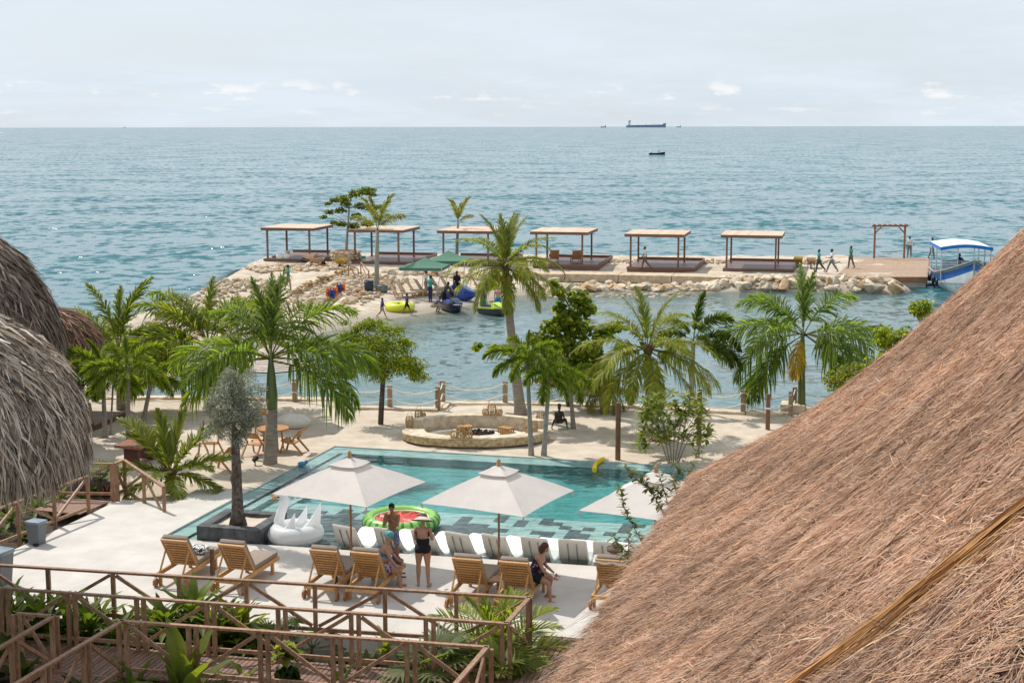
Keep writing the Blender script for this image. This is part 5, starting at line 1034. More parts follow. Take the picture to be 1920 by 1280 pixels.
# ---- planter box in the pool corner
p = G(427, 1014, 0); DST = mat('dark_slate', (.055, .06, .065), .55, .35, 4, bump=.4, bs=8, c2=(.10, .105, .11))
t = thing('stone_planter', 'dark slate planter box around the olive tree in the pool corner', 'planter', (p.x, p.y, -.27), FRZ); W_, H_ = 1.72, .62
for (cx, cy_, sx, sy) in ((0, .14, W_, .28), (0, W_ - .14, W_, .28), (-W_ / 2 + .14, W_ / 2, .28, W_ - .565), (W_ / 2 - .14, W_ / 2, .28, W_ - .565)):
    n = 5
    for k in range(n):
        if sx > sy: q = (cx - sx / 2 + sx * (k + .5) / n, cy_, H_ / 2); s = (sx / n - .006, sy, H_)
        else: q = (cx, cy_ - sy / 2 + sy * (k + .5) / n, H_ / 2); s = (sx, sy / n - .006, H_)
        rb('slate_block', s, DST, t, q, .006)
mb = MB(); mb.grid(lambda u, v: ((u - .5) * 1.2, .27 + v * 1.2, .52 + .03 * fbm(u * 5, v * 5)), 10, 10); mb.build('sand_fill', SANDM, t, True)
# ---- grey bins
for lab, px, py, s in (('grey pedal bin standing at the left edge of the terrace', 69, 1017, 1.0), ('grey bin cut by the left frame edge in front of the terrace', -2, 1092, 1.35)):
    t = thing('pedal_bin', lab, 'bin', tuple(G(px, py, 0)), FRZ * 1.5); mb = MB(); mb.v = [(x * (.155 if z == 0 else .2) * s, y * (.13 if z == 0 else .16) * s, z * s) for z in (0, .53) for x, y in ((-1, -1), (1, -1), (1, 1), (-1, 1))]
    mb.f = [(3, 2, 1, 0), (4, 5, 6, 7)] + [(i, (i + 1) % 4, 4 + (i + 1) % 4, 4 + i) for i in range(4)]; mb.m = [0] * 6; mb.build('body', GREYP, t); rb('lid', (.43 * s, .36 * s, .07 * s), mat('bin_lid', (.22, .27, .31), .4), t, (0, 0, .565 * s), .02); MB().box((.12 * s, -.19 * s, .03 * s), (.14 * s, .1 * s, .03)).build('pedal', BLACK, t)
# ---- noodle and blue toy, drifting in the pool
YEL = mat('yellow_foam', (.72, .50, .02), .6)
pts = [(1114, 882), (1114, 876), (1117, 870), (1123, 865), (1131, 861)]; q = [G(x, y, POOLW + .05) for x, y in pts]; o = MB().tube([v - q[2] for v in q], .075, 10).build('pool_noodle', YEL, smooth='auto'); o.location = q[2]; o['label'] = 'bent yellow foam noodle floating near the far pool edge'; o['category'] = 'pool noodle'
p = G(566, 870, POOLW + .04); t = thing('blue_toy', 'small light blue toy floating in the left channel of the pool', 'toy', tuple(p)); BLU = mat('sky_blue_plastic', (.06, .30, .62), .4); MB().ell((0, 0, .03), (.14, .09, .07)).build('body', BLU, t, True); MB().ell((.13, .02, .08), (.06, .05, .06)).build('head', BLU, t, True)

# ---- stone fire pit
px0 = Vector((GX(891, 47.25, .2), 47.25, SAND)); t = thing('fire_pit', 'oval carved stone fire pit bench on the sand', 'fire pit', tuple(px0)); RX, RY = 2.46, 1.42
def ringseg(a0, a1, ro, ri, z0, z1, under=0, n=None, m=STONEW, nm='bench', nzv=.025, mi2=None):
    n = n or max(4, int((a1 - a0) / rad(5))); mb = MB()
    def P(a, f, z): e = 1 + nzv * fbm(math.cos(a) * 4 + f, math.sin(a) * 4, z * 6, 3); return (RX * f * e * math.cos(a), RY * f * e * math.sin(a) * (1 if f > .5 else 1), z)
    prof = [(ri, z0), (ri, z1 - .01), (ri + .015, z1), (ro - .03, z1), (ro, z1 - .04), (ro, z1 - .12), (ro - .005, z0 + under * .6), (ro - under * .9, z0)]
    mb.grid(lambda u, v: P(a0 + (a1 - a0) * u, *(lambda q: (prof[int(q)][0] + (prof[min(7, int(q) + 1)][0] - prof[int(q)][0]) * (q - int(q)), prof[int(q)][1] + (prof[min(7, int(q) + 1)][1] - prof[int(q)][1]) * (q - int(q))))(v * 7)), n, 7)
    if a1 - a0 < 6.2:
        for a in (a0, a1): mb.add([P(a, f, z) for f, z in prof], [tuple(range(8))])
    for i, f in enumerate(mb.f):
        z = sum(mb.v[k][2] for k in f) / len(f); 
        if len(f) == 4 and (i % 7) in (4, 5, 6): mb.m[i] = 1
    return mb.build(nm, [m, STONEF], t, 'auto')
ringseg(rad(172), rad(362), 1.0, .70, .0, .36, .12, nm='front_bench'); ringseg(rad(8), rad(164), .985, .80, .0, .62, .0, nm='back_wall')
ringseg(0, 2 * math.pi, .70, .56, -.02, .2, 0, nm='inner_seat', m=mat('smooth_limestone', (.70, .62, .52), .8, .08, 3, world=True)); ringseg(0, 2 * math.pi, .34, .27, -.02, .24, 0, nm='fire_bowl', m=mat('smooth_limestone', (.7, .62, .52)))
bm = bmesh.new(); bmesh.ops.create_icosphere(bm, subdivisions=1, radius=1)
for v in bm.verts: v.co *= 1 + .35 * fbm(*(v.co * 1.3))
lme = bpy.data.meshes.new('lava_stone'); bm.to_mesh(lme); bm.free(); lme.materials.append(mat('lava_rock', (.045, .028, .026), .9, .4, 12, bump=.6, orand=.3))
for i in range(70):
    a = R.uniform(0, 6.28); f = R.random() ** .5 * .26; s = R.uniform(.045, .085); o = obj('lava_stone', lme, t, (RX * f * math.cos(a), RY * f * math.sin(a), .2 + R.uniform(0, .07))); o.scale = (s, s, s * .8); o.rotation_euler = (R.random() * 3, R.random() * 3, 0)
for lab, dx, dy, rz in (('small slatted wooden stool inside the fire pit, left one', -.38, .62, .3), ('small slatted wooden stool inside the fire pit, right one', 1.02, .38, -.7)):
    s = thing('wooden_stool', lab, 'stool', (px0.x + dx, px0.y + dy, SAND + .02), rz)
    for k in range(5): MB().box((-.2 + k * .1, 0, .32), (.08, .34, .025)).build('slat', TEAK, s)
    for k in range(5): MB().box((-.2 + k * .1, -.16, .15), (.05, .025, .3)).build('slat', TEAK, s)
    for k in range(5): MB().box((-.2 + k * .1, .16, .15), (.05, .025, .3)).build('slat', TEAK, s)
# lanterns of split cane
def lantern(label, p, r, h):
    t = thing('cane_lantern', label, 'lantern', tuple(p), R.random(), group='cane lanterns around the fire pit'); prof = lambda z: r * (.72 + .28 * math.sin(math.pi * min(1, max(0, z / h * .9 + .05))))
    for k in range(14):
        a = 2 * math.pi * k / 14; MB().tube([(prof(z) * math.cos(a), prof(z) * math.sin(a), z) for z in (0, h * .25, h * .5, h * .75, h)], r * .1, 4).build('cane_rib', RATTAN, t)
    for z in (.02 * h, .35 * h, .65 * h, .98 * h): MB().tube([(prof(z) * 1.03 * math.cos(2 * math.pi * k / 16), prof(z) * 1.03 * math.sin(2 * math.pi * k / 16), z) for k in range(17)], r * .08, 4).build('hoop', RATTAN, t)
    MB().tube([(0, 0, .01), (0, 0, h * .45)], r * .35, 8).build('candle', mat('wax', (.75, .7, .6), .5), t)
    MB().tube([(r * .8 * math.cos(a), 0, h + r * 1.1 * math.sin(a)) for a in np.linspace(0, math.pi, 9)], r * .05, 4).build('handle', RATTAN, t)
ZB_, ZF_ = SAND + .62, SAND + .36
for px, py, z, r, h, lab in ((768, 800, ZF_, .14, .36, 'tall cane lantern on the far left end of the bench'), (785, 786, ZF_, .14, .33, 'tall cane lantern at the left step of the wall'), (793, 784, ZF_, .1, .2, 'small cane lantern hidden right of the left tall one'), (910, 777, ZB_, .11, .2, 'small cane lantern left of the tall one on the back wall'), (922, 777, ZB_, .15, .36, 'tall cane lantern on the back wall'), (936, 778, ZB_, .11, .2, 'small cane lantern right of the tall one on the back wall'),
        (851, 820, ZF_, .12, .22, 'small cane lantern left of the tall one on the front bench'), (864, 821, ZF_, .15, .37, 'tall cane lantern on the front bench'), (879, 821, ZF_, .12, .24, 'small cane lantern right of the tall one on the front bench'), (1013, 797, ZF_, .15, .38, 'tall cane lantern at the right end near the statue'), (1001, 808, ZF_, .13, .34, 'tall cane lantern behind the right thin palm trunk'), (989, 810, ZF_, .11, .21, 'small cane lantern left of the right thin palm trunk')):
    lantern(lab, G(px, py, z), r, h)
# ---- wooden furniture on the sand
def chair(label, p, rz):
    t = thing('wooden_chair', label, 'chair', tuple(p), rz, group='low wooden chairs on the sand'); mb = MB()
    mb.grid(lambda u, v: ((u - .5) * .5, -.25 + v * .5, .36 + .07 * v - .05 * math.sin(math.pi * v)), 6, 6); s = mb.build('seat', TEAKL, t, True); s.modifiers.new('s', 'SOLIDIFY').thickness = .03
    mb = MB(); mb.grid(lambda u, v: ((u - .5) * .5, -.30 - .12 * v - .05 * math.cos((u - .5) * 2.5), .58 + .2 * v), 8, 4); s = mb.build('backrest', TEAKL, t, True); s.modifiers.new('s', 'SOLIDIFY').thickness = .03
    for sx in (-1, 1):
        MB().beam((sx * .26, .28, 0), (sx * .24, .14, .42), .04, .055).build('leg', TEAKL, t); MB().beam((sx * .26, -.1, .42), (sx * .26, -.5, 0), .04, .055).build('leg', TEAKL, t); MB().beam((sx * .26, -.1, .38), (sx * .26, -.42, .76), .04, .05).build('back_post', TEAKL, t)
TEAKL = mat('honey_teak', (.42, .19, .055), .5, .2, 6, (1, 6, 1), spec=.4)
chair('low wooden chair right of the round table, seen from the side', G(546, 846, S0), rad(75)); chair('low wooden chair in front of the round table, left of the royal palm', G(481, 850, S0), rad(-20)); chair('low wooden chair just left of the olive trunk', G(415, 880, S0), rad(70)); chair('low wooden chair behind the young coconut palm', G(392, 850, S0), rad(170)); chair('low wooden chair tucked behind the round table', G(493, 812, S0), rad(190))
t = thing('round_table', 'round honey-coloured wooden table under the reed parasol', 'table', tuple(G(512, 842, S0)))
MB().lathe([(0, .68), (.52, .68), (.53, .70), (.52, .73), (0, .73)], 28).build('table_top', TEAKL, t)
for k in range(4): a = k * math.pi / 2 + .6; MB().beam((.36 * math.cos(a), .36 * math.sin(a), 0), (.3 * math.cos(a), .3 * math.sin(a), .68), .05, .05).build('leg', TEAKL, t)
a, b_, c_, d_ = G(214, 834, .6), G(262, 838, .6), G(300, 820, .6), G(262, 812, .6); cc = (a + b_ + c_ + d_) / 4; t = thing('wooden_table', 'heavy reddish slab-topped wooden table left of the young coconut palm', 'table', (cc.x, cc.y, SAND)); RW_ = mat('red_wood', (.27, .095, .05), .4, .3, 5, (1, 7, 1), c2=(.38, .16, .09), spec=.5)
for k in range(4):
    p0, p1 = a.lerp(b_, (k + .5) / 4), d_.lerp(c_, (k + .5) / 4); MB().beam((p0.x, p0.y, .57), (p1.x, p1.y, .57), (b_ - a).length / 4 - .008, .08).build('plank', RW_, t, wo=True)
for f in (.18, .82): q = a.lerp(b_, .5).lerp(d_.lerp(c_, .5), f); rb('trestle', (.5, .12, .62), mat('dark_red_wood', (.12, .045, .03), .5), t, q - Vector(t.location) + Vector((0, 0, -.36)), .01, (0, 0, math.atan2((b_ - a).y, (b_ - a).x)))
lp = thing('low_deck', 'low plank platform on the sand beside the left hut', 'deck', tuple(G(165, 785, .1).xy) + (SAND,)); a, b_, c_ = G(236, 771, .08), G(166, 799, .08), G(150, 763, .08); dv = b_ - a
for i in range(17):
    p0 = a + dv * (i / 17 + .02); plank_me2 = MB().beam((p0.x, p0.y, .06), (p0.x - 3.2, p0.y + .55, .06), .165, .04).build('plank', PLANKM, lp, wo=True)
MB().beam((a.x, a.y, -.04), (b_.x, b_.y, -.04), .06, .15).build('edge_beam', WOODD, lp, wo=True); MB().beam((b_.x, b_.y, -.04), (b_.x - 3.2, b_.y + .55, -.04), .06, .15).build('edge_beam', WOODD, lp, wo=True)
CANV = mat('white_canvas', (.74, .70, .63), .9, .06, 4, bump=.4, bs=5)
p = G(549, 800, S0); t = thing('beanbag', 'big white beanbag lying in the shade of the reed parasol', 'beanbag', tuple(p)); mb = MB(); mb.ell((0, 0, .2), (.62, .4, .29), nu=28, nv=16); mb.v = [(x * (1 + .06 * fbm(x * 3, y * 3, z * 3)), y, max(0, z) * (1 + .15 * fbm(x * 2.5, y * 2, 1))) for x, y, z in mb.v]; mb.build('cover', CANV, t, True)
p = G(470, 795, S0); t = thing('beanbag', 'blue-grey beanbag mostly hidden behind the olive crown', 'beanbag', tuple(p)); mb = MB(); mb.ell((0, 0, .2), (.45, .4, .28)); mb.build('cover', mat('bluegrey_canvas', (.2, .27, .3), .9), t, True)
for lab, px, py in (('small black garden spotlight left of the royal palm foot', 478, 870), ('small black garden spotlight between the thin palm trunks', 1021, 785)):
    t = thing('spotlight', lab, 'garden light', tuple(G(px, py, S0))); MB().tube([(0, 0, -.05), (0, 0, .14)], .02, 6).build('spike', BLACK, t); MB().tube([(-.06, -.03, .12), (.08, .05, .24)], .07, 10).build('lamp_head', BLACK, t)
# ---- hammock between two posts
def post_(name, label, px, py, h, r, m=POSTD, cat='post'):
    o = MB().tube([(0, 0, -.3), (0, 0, h * .5), (0, 0, h)], [r, r * .97, r * .95], 12).build(name, m, smooth='auto'); o.location = G(px, py, S0); o['label'] = label; o['category'] = cat; return o
pa = post_('log_post', 'tall brown log post at the far pool edge', 1158, 862, 1.83, .085); pb = post_('log_post', 'brown log post holding the right end of the hammock', 1310, 835, 1.85, .085); pc = post_('log_post', 'brown log post with white rope knot by the roof edge', 1439, 806, 1.25, .08)
mb = MB(); mb.lathe([(.09, .72), (.1, .75), (.09, .79)], 10); o = mb.build('rope_band', ROPE, pc)
e0 = Vector(pa.location) + Vector((0, 0, 1.35)); e1 = Vector(pb.location) + Vector((0, 0, 1.3)); t = thing('hammock', 'white fringed hammock slung behind the frangipani', 'hammock', tuple((e0 + e1) / 2)); h0, h1 = e0.lerp(e1, .16), e0.lerp(e1, .9); HM = mat('cotton', (.72, .68, .62), .95, .08, 20, bump=.4); side = Vector((.25, .97, 0))
def hm(u, v): p = h0.lerp(h1, u); sagv = 4 * u * (1 - u); return p + side * (v - .5) * .95 * (.25 + .75 * sagv) - Vector((0, 0, .12 + .62 * sagv - .34 * (2 * v - 1) ** 2 * sagv))
mb = MB(); mb.grid(hm, 20, 10); o = mb.build('sling', HM, t, True, wo=True); mb = MB()
for i in range(90):
    p = hm(i / 89, 0); p2 = p - Vector((R.uniform(-.02, .02), .03, R.uniform(.22, .42))); mb.tube([p, p2], .008, 3)
mb.build('fringe', HM, t, wo=True, kind='stuff'); mb = MB()
for k in range(9): mb.tube([hm(0, k / 8), e0], .006, 3); mb.tube([hm(1, k / 8), e1], .006, 3)
mb.build('ropes', ROPE, t, wo=True)
# wicker basket chair by the hammock
p = G(1238, 826, S0); t = thing('wicker_basket', 'brown wicker basket standing behind the frangipani stems', 'basket', tuple(p)); MB().lathe([(.0, .02), (.3, .02), (.36, .2), (.38, .42), (.34, .42), (.3, .1)], 20).build('body', RATTAN, t, True)
for z in (.12, .25, .38): MB().tube([((.35 + .05 * z) * math.cos(2 * math.pi * k / 20), (.35 + .05 * z) * math.sin(2 * math.pi * k / 20), z) for k in range(21)], .02, 5).build('hoop', RATTAN, t)
p = G(1210, 848, S0); t = thing('spotlight', 'small dark garden spotlight below the hammock fringe', 'garden light', tuple(p)); MB().tube([(0, 0, -.05), (0, 0, .14)], .02, 6).build('spike', BLACK, t); MB().tube([(-.06, -.03, .12), (.05, .05, .26)], .05, 10).build('lamp_head', BLACK, t)
# ---- rope fence on the seawall
fp = [(100, 752, 0), (176, 749, 0), (345, 747, 0), (452, 749, 0), (553, 750, 0), (642, 760, 0), (731, 763, 0), (821, 766, 0), (830, 754, 0), (947, 755, 0), (1065, 758, 0), (1181, 762, 0), (1296, 769, 0), (1393, 774, 0), (1482, 778, 0), (1489, 768, 0), (1590, 772, 0)]
posts = []
for i, (px, py, _) in enumerate(fp):
    p = G(px, py, SAND + .03); o = MB().box((0, 0, .4), (.16, .14, .86)).build('fence_post', POSTW); o.location = p; o.rotation_euler.z = FRZ + R.uniform(-.1, .1); posts.append(p)
    o['label'] = ['squared post hidden behind the hut', 'squared post behind the left foxtail trunks', 'lone squared post by the left lagoon corner', 'squared post hidden by the olive crown', 'squared post right of the royal palm', 'squared post at the near side of the first wall step', 'squared post right of the round tree trunk', 'squared post at the near side of the second wall step', 'squared post at the far side of the second wall step', 'squared post left of the tall coconut palm', 'squared post behind the foxtail palms', 'squared post right of the bushy coconut palm', 'squared post behind the frangipani', 'squared post left of the knotted log post', 'squared post on the near side of the stone block', 'squared post on the far side of the stone block', 'squared post hidden by the big roof'][i] + ' on the seawall'
    o['category'] = 'fence post'; o['group'] = 'rope fence posts on the seawall'
nm_ = ['hidden behind the hut', 'at the far left corner', 'behind the olive tree', 'beside the olive crown', 'under the reed parasol', 'left of the round tree', 'right of the round tree', 'at the second wall step', 'left of the tall coconut palm', 'behind the pool-edge palms', 'below the kayak', 'left of the frangipani', 'above the hammock', 'left of the right royal palm', 'on the stone block', 'behind the right royal palm']
for i in range(len(posts) - 1):
    for j, z in enumerate((.76, .36)):
        a, b_ = posts[i] + Vector((0, -.08, z)), posts[i + 1] + Vector((0, -.08, z)); L = (b_ - a).length; sg = .12 * L if L > .9 else .03; o = MB().tube([a.lerp(b_, k / 10) - a - Vector((0, 0, sg * 4 * (k / 10) * (1 - k / 10))) for k in range(11)], .024, 6).build('fence_rope', ROPE, smooth='auto'); o.location = a; o['category'] = 'rope'; o['group'] = 'white ropes of the seawall fence'; o['label'] = f"{'upper' if j == 0 else 'lower'} white rope sagging between fence posts {nm_[i]}"
bk = G(1480, 777, SAND); o = rb('stone_block', (.9, .9, .32), COP, None, bk + Vector((.25, .6, .14)), .04, (0, 0, FRZ)); o['label'] = 'pale stone block in the seawall beside the right royal palm'; o['category'] = 'stone block'
# ================================================================== BREAKWATER
PRZ = rad(-13.2); pu = Vector((math.cos(PRZ), math.sin(PRZ), 0)); pv = Vector((-pu.y, pu.x, 0))
PAVW = mat('pavilion_wood', (.19, .105, .075), .55, .3, 5, (8, 1, 1), .2, 6, orand=.12); PAVR = mat('pavilion_roof_plank', (.62, .42, .29), .7, .2, 3, (1, 6, 1), orand=.12, c2=(.72, .53, .40)); PAVF = mat('pavilion_floor', (.15, .095, .085), .45, .25, 4, (1, 8, 1), spec=.5)
def pavilion():
    t = thing('pavilion', 'x', 'pavilion', group='flat-roofed pavilions on the breakwater'); W_, D_ = 3.6, 4.1
    mb = MB()
    for k in range(28): mb.box((.55, .12 + k * .225, .10), (5.2, .212, .04))
    mb.build('floor', PAVF, t); MB().box((.55, 3.1, -.1), (5.16, 6.2, .35)).build('plinth', PAVW, t)
    for nm, a, b in (('rim', (-2.06, 6.3, .2), (3.16, 6.3, .2)), ('rim', (3.16, 0, .16), (3.16, 6.3, .16)), ('front_board', (-2.06, -.03, .02), (3.16, -.03, .06))): MB().beam(a, b, .09, .24 if nm == 'rim' else .18).build(nm, PAVW, t)
    for sx in (-1, 1):
        for y in (.25, .25 + D_): MB().box((sx * W_ / 2, y, 1.2), (.13, .13, 2.4)).build('post', PAVW, t)
    for y in (.05, .45 + D_): MB().box((0, y, 2.48), (4.5, .1, .2)).build('fascia', PAVW, t)
    for sx in (-1, 1): MB().box((sx * 2.2, .25 + D_ / 2, 2.48), (.1, D_ + .28, .2)).build('fascia', PAVW, t)
    pl = MB().box((0, 0, 0), (.205, D_ + .55, .03)).mesh('roof_plank', PAVR)
    for k in range(21): obj('roof_plank', pl, t, (-2.15 + k * .215, .25 + D_ / 2, 2.6))
    return t
PV0 = pavilion(); plab = ['flat-roofed wooden pavilion at the left end of the row', 'flat-roofed wooden pavilion right of the almond tree', 'flat-roofed wooden pavilion half hidden by the tall coconut palm, left side', 'flat-roofed wooden pavilion with two loungers on its deck', 'flat-roofed wooden pavilion that a man in white walks past', 'flat-roofed wooden pavilion nearest the dock']
pavs = []
for i, (pl_, pr_) in enumerate(((499, 580), (664, 746), (832, 912), (1006, 1089), (1182, 1270), (1364, 1451))):
    y = (487, 492, 495, 498, 504, 507)[i]; p = G((pl_ + pr_) / 2, y, JET + .12); p.z = JET + .1
    if i == 0: o = PV0; o.location = p; o.rotation_euler.z = PRZ; o['label'] = plab[0]
    else: o = dup(PV0, p, PRZ, plab[i])
    pavs.append(o)
# canvas loungers
SLING = mat('sling_fabric', (.40, .32, .25), .9, .08, 10); SLW = mat('pale_sling', (.62, .52, .42), .9, .08, 10)
def deckchair(name, label, p, rz, m, fr, grp, sc_=1.0):
    t = thing(name, label, 'lounger', tuple(p), rz, grp); MB().box((0, .65, .3), (.62, 1.3, .05)).build('seat', m, t); a = rad(62); MB().beam((0, 0, .3), (0, -.42, 1.0), .6, .04).build('backrest', m, t)
    for sx in (-1, 1):
        MB().beam((sx * .33, -.1, .28), (sx * .33, 1.32, .28), .05, .08).build('side_rail', fr, t)
        for y in (.05, 1.2): MB().box((sx * .33, y, .12), (.05, .06, .25)).build('leg', fr, t)
        MB().beam((sx * .33, 0, .3), (sx * .33, -.44, 1.02), .04, .05).build('stile', fr, t)
    t.scale = (sc_,) * 3; return t
pf = pavs[3].location
for x, lab in ((-.6, 'brown lounger on the fourth pavilion deck, left one'), (1.15, 'brown lounger on the fourth pavilion deck, right one')): deckchair('deck_lounger', lab, pf + pu * x + pv * 1.3 + Vector((0, 0, .12)), PRZ + .3, TEAKD, TEAKD, 'brown loungers on the pavilion deck')
# concrete path edge
CONC = mat('pale_concrete', (.50, .38, .25), .9, .2, 2, bump=.5, bs=5, world=True, c2=(.60, .48, .34)); t = thing('concrete_path', 'pale concrete walkway edge above the breakwater boulders', 'walkway', (16, 103, JET)); pts_ = [G(x, y, JET + .04) for x, y in ((960, 512), (1060, 514), (1160, 516), (1260, 518), (1360, 521), (1460, 522), (1562, 524))]
for a, b in zip(pts_, pts_[1:]): 
    a2, b2 = a + pv * 2.2, b + pv * 2.2; MB().prism([tuple(a.xy), tuple((a + (b - a) * .985).xy), tuple((a2 + (b2 - a2) * .985).xy), tuple(a2.xy)], JET - .5, JET + .04 + R.uniform(-.02, .02)).build('slab', CONC, t, wo=True)
# dock
t = thing('dock', 'broad planked timber dock at the end of the breakwater', 'dock', (28, 108, JET)); fl, fr_, br_, bl = G(1567, 520, JET), G(1738, 521, JET), G(1742, 485, JET), G(1605, 483, JET); DKP = mat('dock_plank', (.36, .235, .15), .7, .25, 3, (1, 5, 1), orand=.14, c2=(.45, .32, .225))
for k in range(64):
    f = (k + .5) / 64; a, b = fl.lerp(bl, f), fr_.lerp(br_, f); MB().beam((a.x, a.y, JET), (b.x, b.y, JET), (bl - fl).length / 64 - .02, .05).build('plank', DKP, t, wo=True)
FAS = mat('dock_fascia', (.30, .15, .08), .7, .2, 3)
for a, b in ((fl, fr_), (fr_, br_)): MB().beam(a + Vector((0, -.05, -.16)), b + Vector((0, -.05, -.16)), .1, .36).build('fascia', FAS, t, wo=True)
WCON = mat('dock_concrete', (.42, .38, .33), .9, .15, 2, world=True); MB().beam(fl.lerp(fr_, .35) + Vector((0, .12, -.58)), fr_ + Vector((-.05, .12, -.58)), .25, .45).build('concrete_beam', WCON, t, wo=True); MB().beam(fr_ + Vector((-.1, .2, -.58)), br_ + Vector((-.1, 0, -.58)), .25, .45).build('concrete_beam', WCON, t, wo=True)
for f in (.45, .7, .97):
    for g in (.15, .55, .95): p = fl.lerp(fr_, f).lerp(bl.lerp(br_, f), g); MB().tube([(p.x, p.y, -2.5), (p.x, p.y, JET - .3)], .18).build('pile', WCON, t, wo=True)
# swing frame
p = G(1667, 486, JET); t = thing('swing', 'timber swing frame standing on the dock above the sea', 'swing', tuple(p)); SWF = mat('swing_timber', (.27, .13, .075), .7, .2, 4)
for sx in (-1, 1): MB().box((sx * 1.22, 0, 1.32), (.14, .14, 2.64)).build('post', SWF, t); MB().beam((sx * 1.22, 0, 2.05), (sx * .72, 0, 2.55), .09, .09).build('brace', SWF, t); MB().tube([(sx * .63, 0, .55), (sx * .63, 0, 2.6)], .015, 5).build('rope', ROPE, t)
MB().box((0, 0, 2.66), (2.9, .16, .14)).build('beam', SWF, t); MB().box((0, 0, .55), (1.32, .28, .045)).build('seat', SWF, t)
for k in range(7): MB().box((-1.3 + k * .43, 0, 2.77), (.08, .7, .09)).build('purlin', SWF, t)
# round stone planter
p = Vector((GX(649, 114.5, 0), 114.5, JET)); t = thing('round_stone_planter', 'round rubble-stone planter holding the open-branched tree', 'planter', tuple(p)); MB().lathe([(1.1, -.2), (1.12, .98), (.95, .98), (.95, .7), (0, .72)], 28).build('core', CONC, t)
sm = []
def rockme(seed, sub=2, flat=.75):
    bm = bmesh.new(); bmesh.ops.create_icosphere(bm, subdivisions=sub, radius=1)
    for v in bm.verts:
        c = v.co.copy(); q = 1 + .30 * mnoise.noise(c * .9 + Vector((seed * 7.1, 0, 0))) + .14 * mnoise.noise(c * 2.3 + Vector((0, seed * 3.3, 0)))
        c = c * q
        for pl in range(8):
            n = Vector((math.sin(seed * 3 + pl * 2.1), math.cos(seed * 5 + pl * 1.3), math.sin(seed + pl * 4.2))).normalized(); d = c.dot(n); 
            if d > .58: c -= n * (d - .58) * .92
        v.co = c
    me = bpy.data.meshes.new('rock'); bm.to_mesh(me); bm.free(); return me
ROCKM = mat('limestone_boulder', (.56, .43, .29), .92, .25, 2.2, bump=.8, bs=4, c2=(.70, .60, .47), orand=.22, world=True); ROCKO = mat('ochre_boulder', (.42, .26, .12), .92, .25, 2.5, bump=.8, bs=4, c2=(.58, .42, .26), orand=.2, world=True)
rms = [rockme(i) for i in range(7)]
for m in rms: m.materials.append(ROCKM)
rmo = [rockme(i + 20) for i in range(3)]
for m in rmo: m.materials.append(ROCKO)
for k in range(64):
    a = 2 * math.pi * (k % 16) / 16 + (k // 16) * .2; z = .1 + (k // 16) * .25; o = obj('stone', R.choice(rmo + rms), t, (1.1 * math.cos(a), 1.1 * math.sin(a), z)); s = R.uniform(.14, .22); o.scale = (s * 1.2, s * 1.2, s * .72); o.rotation_euler = (0, 0, R.random() * 6)
# boulders
def put_rocks(line, n, s0, s1, spread, rows, och=.2, lab='', maxz=.6, base=None):
    P = [Vector((*q, 0)) if not isinstance(q, Vector) else q for q in line]; segs = [(a, b, (b - a).length) for a, b in zip(P, P[1:])]; tot = sum(s[2] for s in segs)
    for i in range(n):
        d = R.random() * tot
        for a, b, L in segs:
            if d <= L: break
            d -= L
        p = a.lerp(b, d / L); nrm = Vector((-(b - a).y, (b - a).x, 0)).normalized(); f = R.random(); p = p + nrm * (f - .5) * spread; s = R.uniform(s0, s1) * (1 - .25 * f)
        me = R.choice(rmo) if R.random() < och else R.choice(rms); o = obj('boulder', me); zz = zspit(p.x, p.y) if base is None else base(f); o.location = (p.x, p.y, zz + s * .18); o.scale = (s * R.uniform(.9, 1.45), s * R.uniform(.8, 1.1), s * R.uniform(.55, .85)); o.rotation_euler = (R.uniform(-.3, .3), R.uniform(-.3, .3), R.random() * 6.28)
        o['label'] = lab; o['category'] = 'boulder'; o['group'] = lab.split(' (')[0]
put_rocks([G(x, y, SEA) for x, y in ((1010, 547), (1085, 543), (1200, 544), (1400, 545), (1560, 547), (1690, 549))], 112, .32, .72, 1.6, 2, .2, 'pale boulder at the waterline of the breakwater below the concrete path')
put_rocks([G(x, y, -.8) for x, y in ((1000, 524), (1100, 526), (1250, 527), (1400, 530), (1540, 530))], 40, .25, .5, 1.6, 2, .2, 'pale boulder stacked high against the concrete path')
put_rocks([G(x, y, -.7) for x, y in ((480, 580), (560, 578), (612, 566), (660, 549), (700, 535), (715, 522))], 58, .2, .44, 2.4, 2, .35, 'rounded boulder in the bank behind the hanging life jackets')
put_rocks([G(x, y, -.6) for x, y in ((730, 516), (800, 514), (870, 516), (960, 520))], 34, .3, .55, 1.8, 2, .3, 'boulder in the bank behind the green canopies')
put_rocks([G(x, y, -.7) for x, y in ((298, 695), (325, 670), (372, 652))], 24, .25, .6, 2.0, 2, .5, 'dark-shaded boulder on the left lagoon shore')
put_rocks([G(x, y, -.6) for x, y in ((470, 512), (520, 510), (580, 512), (610, 500))], 32, .2, .42, 3.0, 2, .25, 'pale boulder on the seaward slope below the first pavilion')
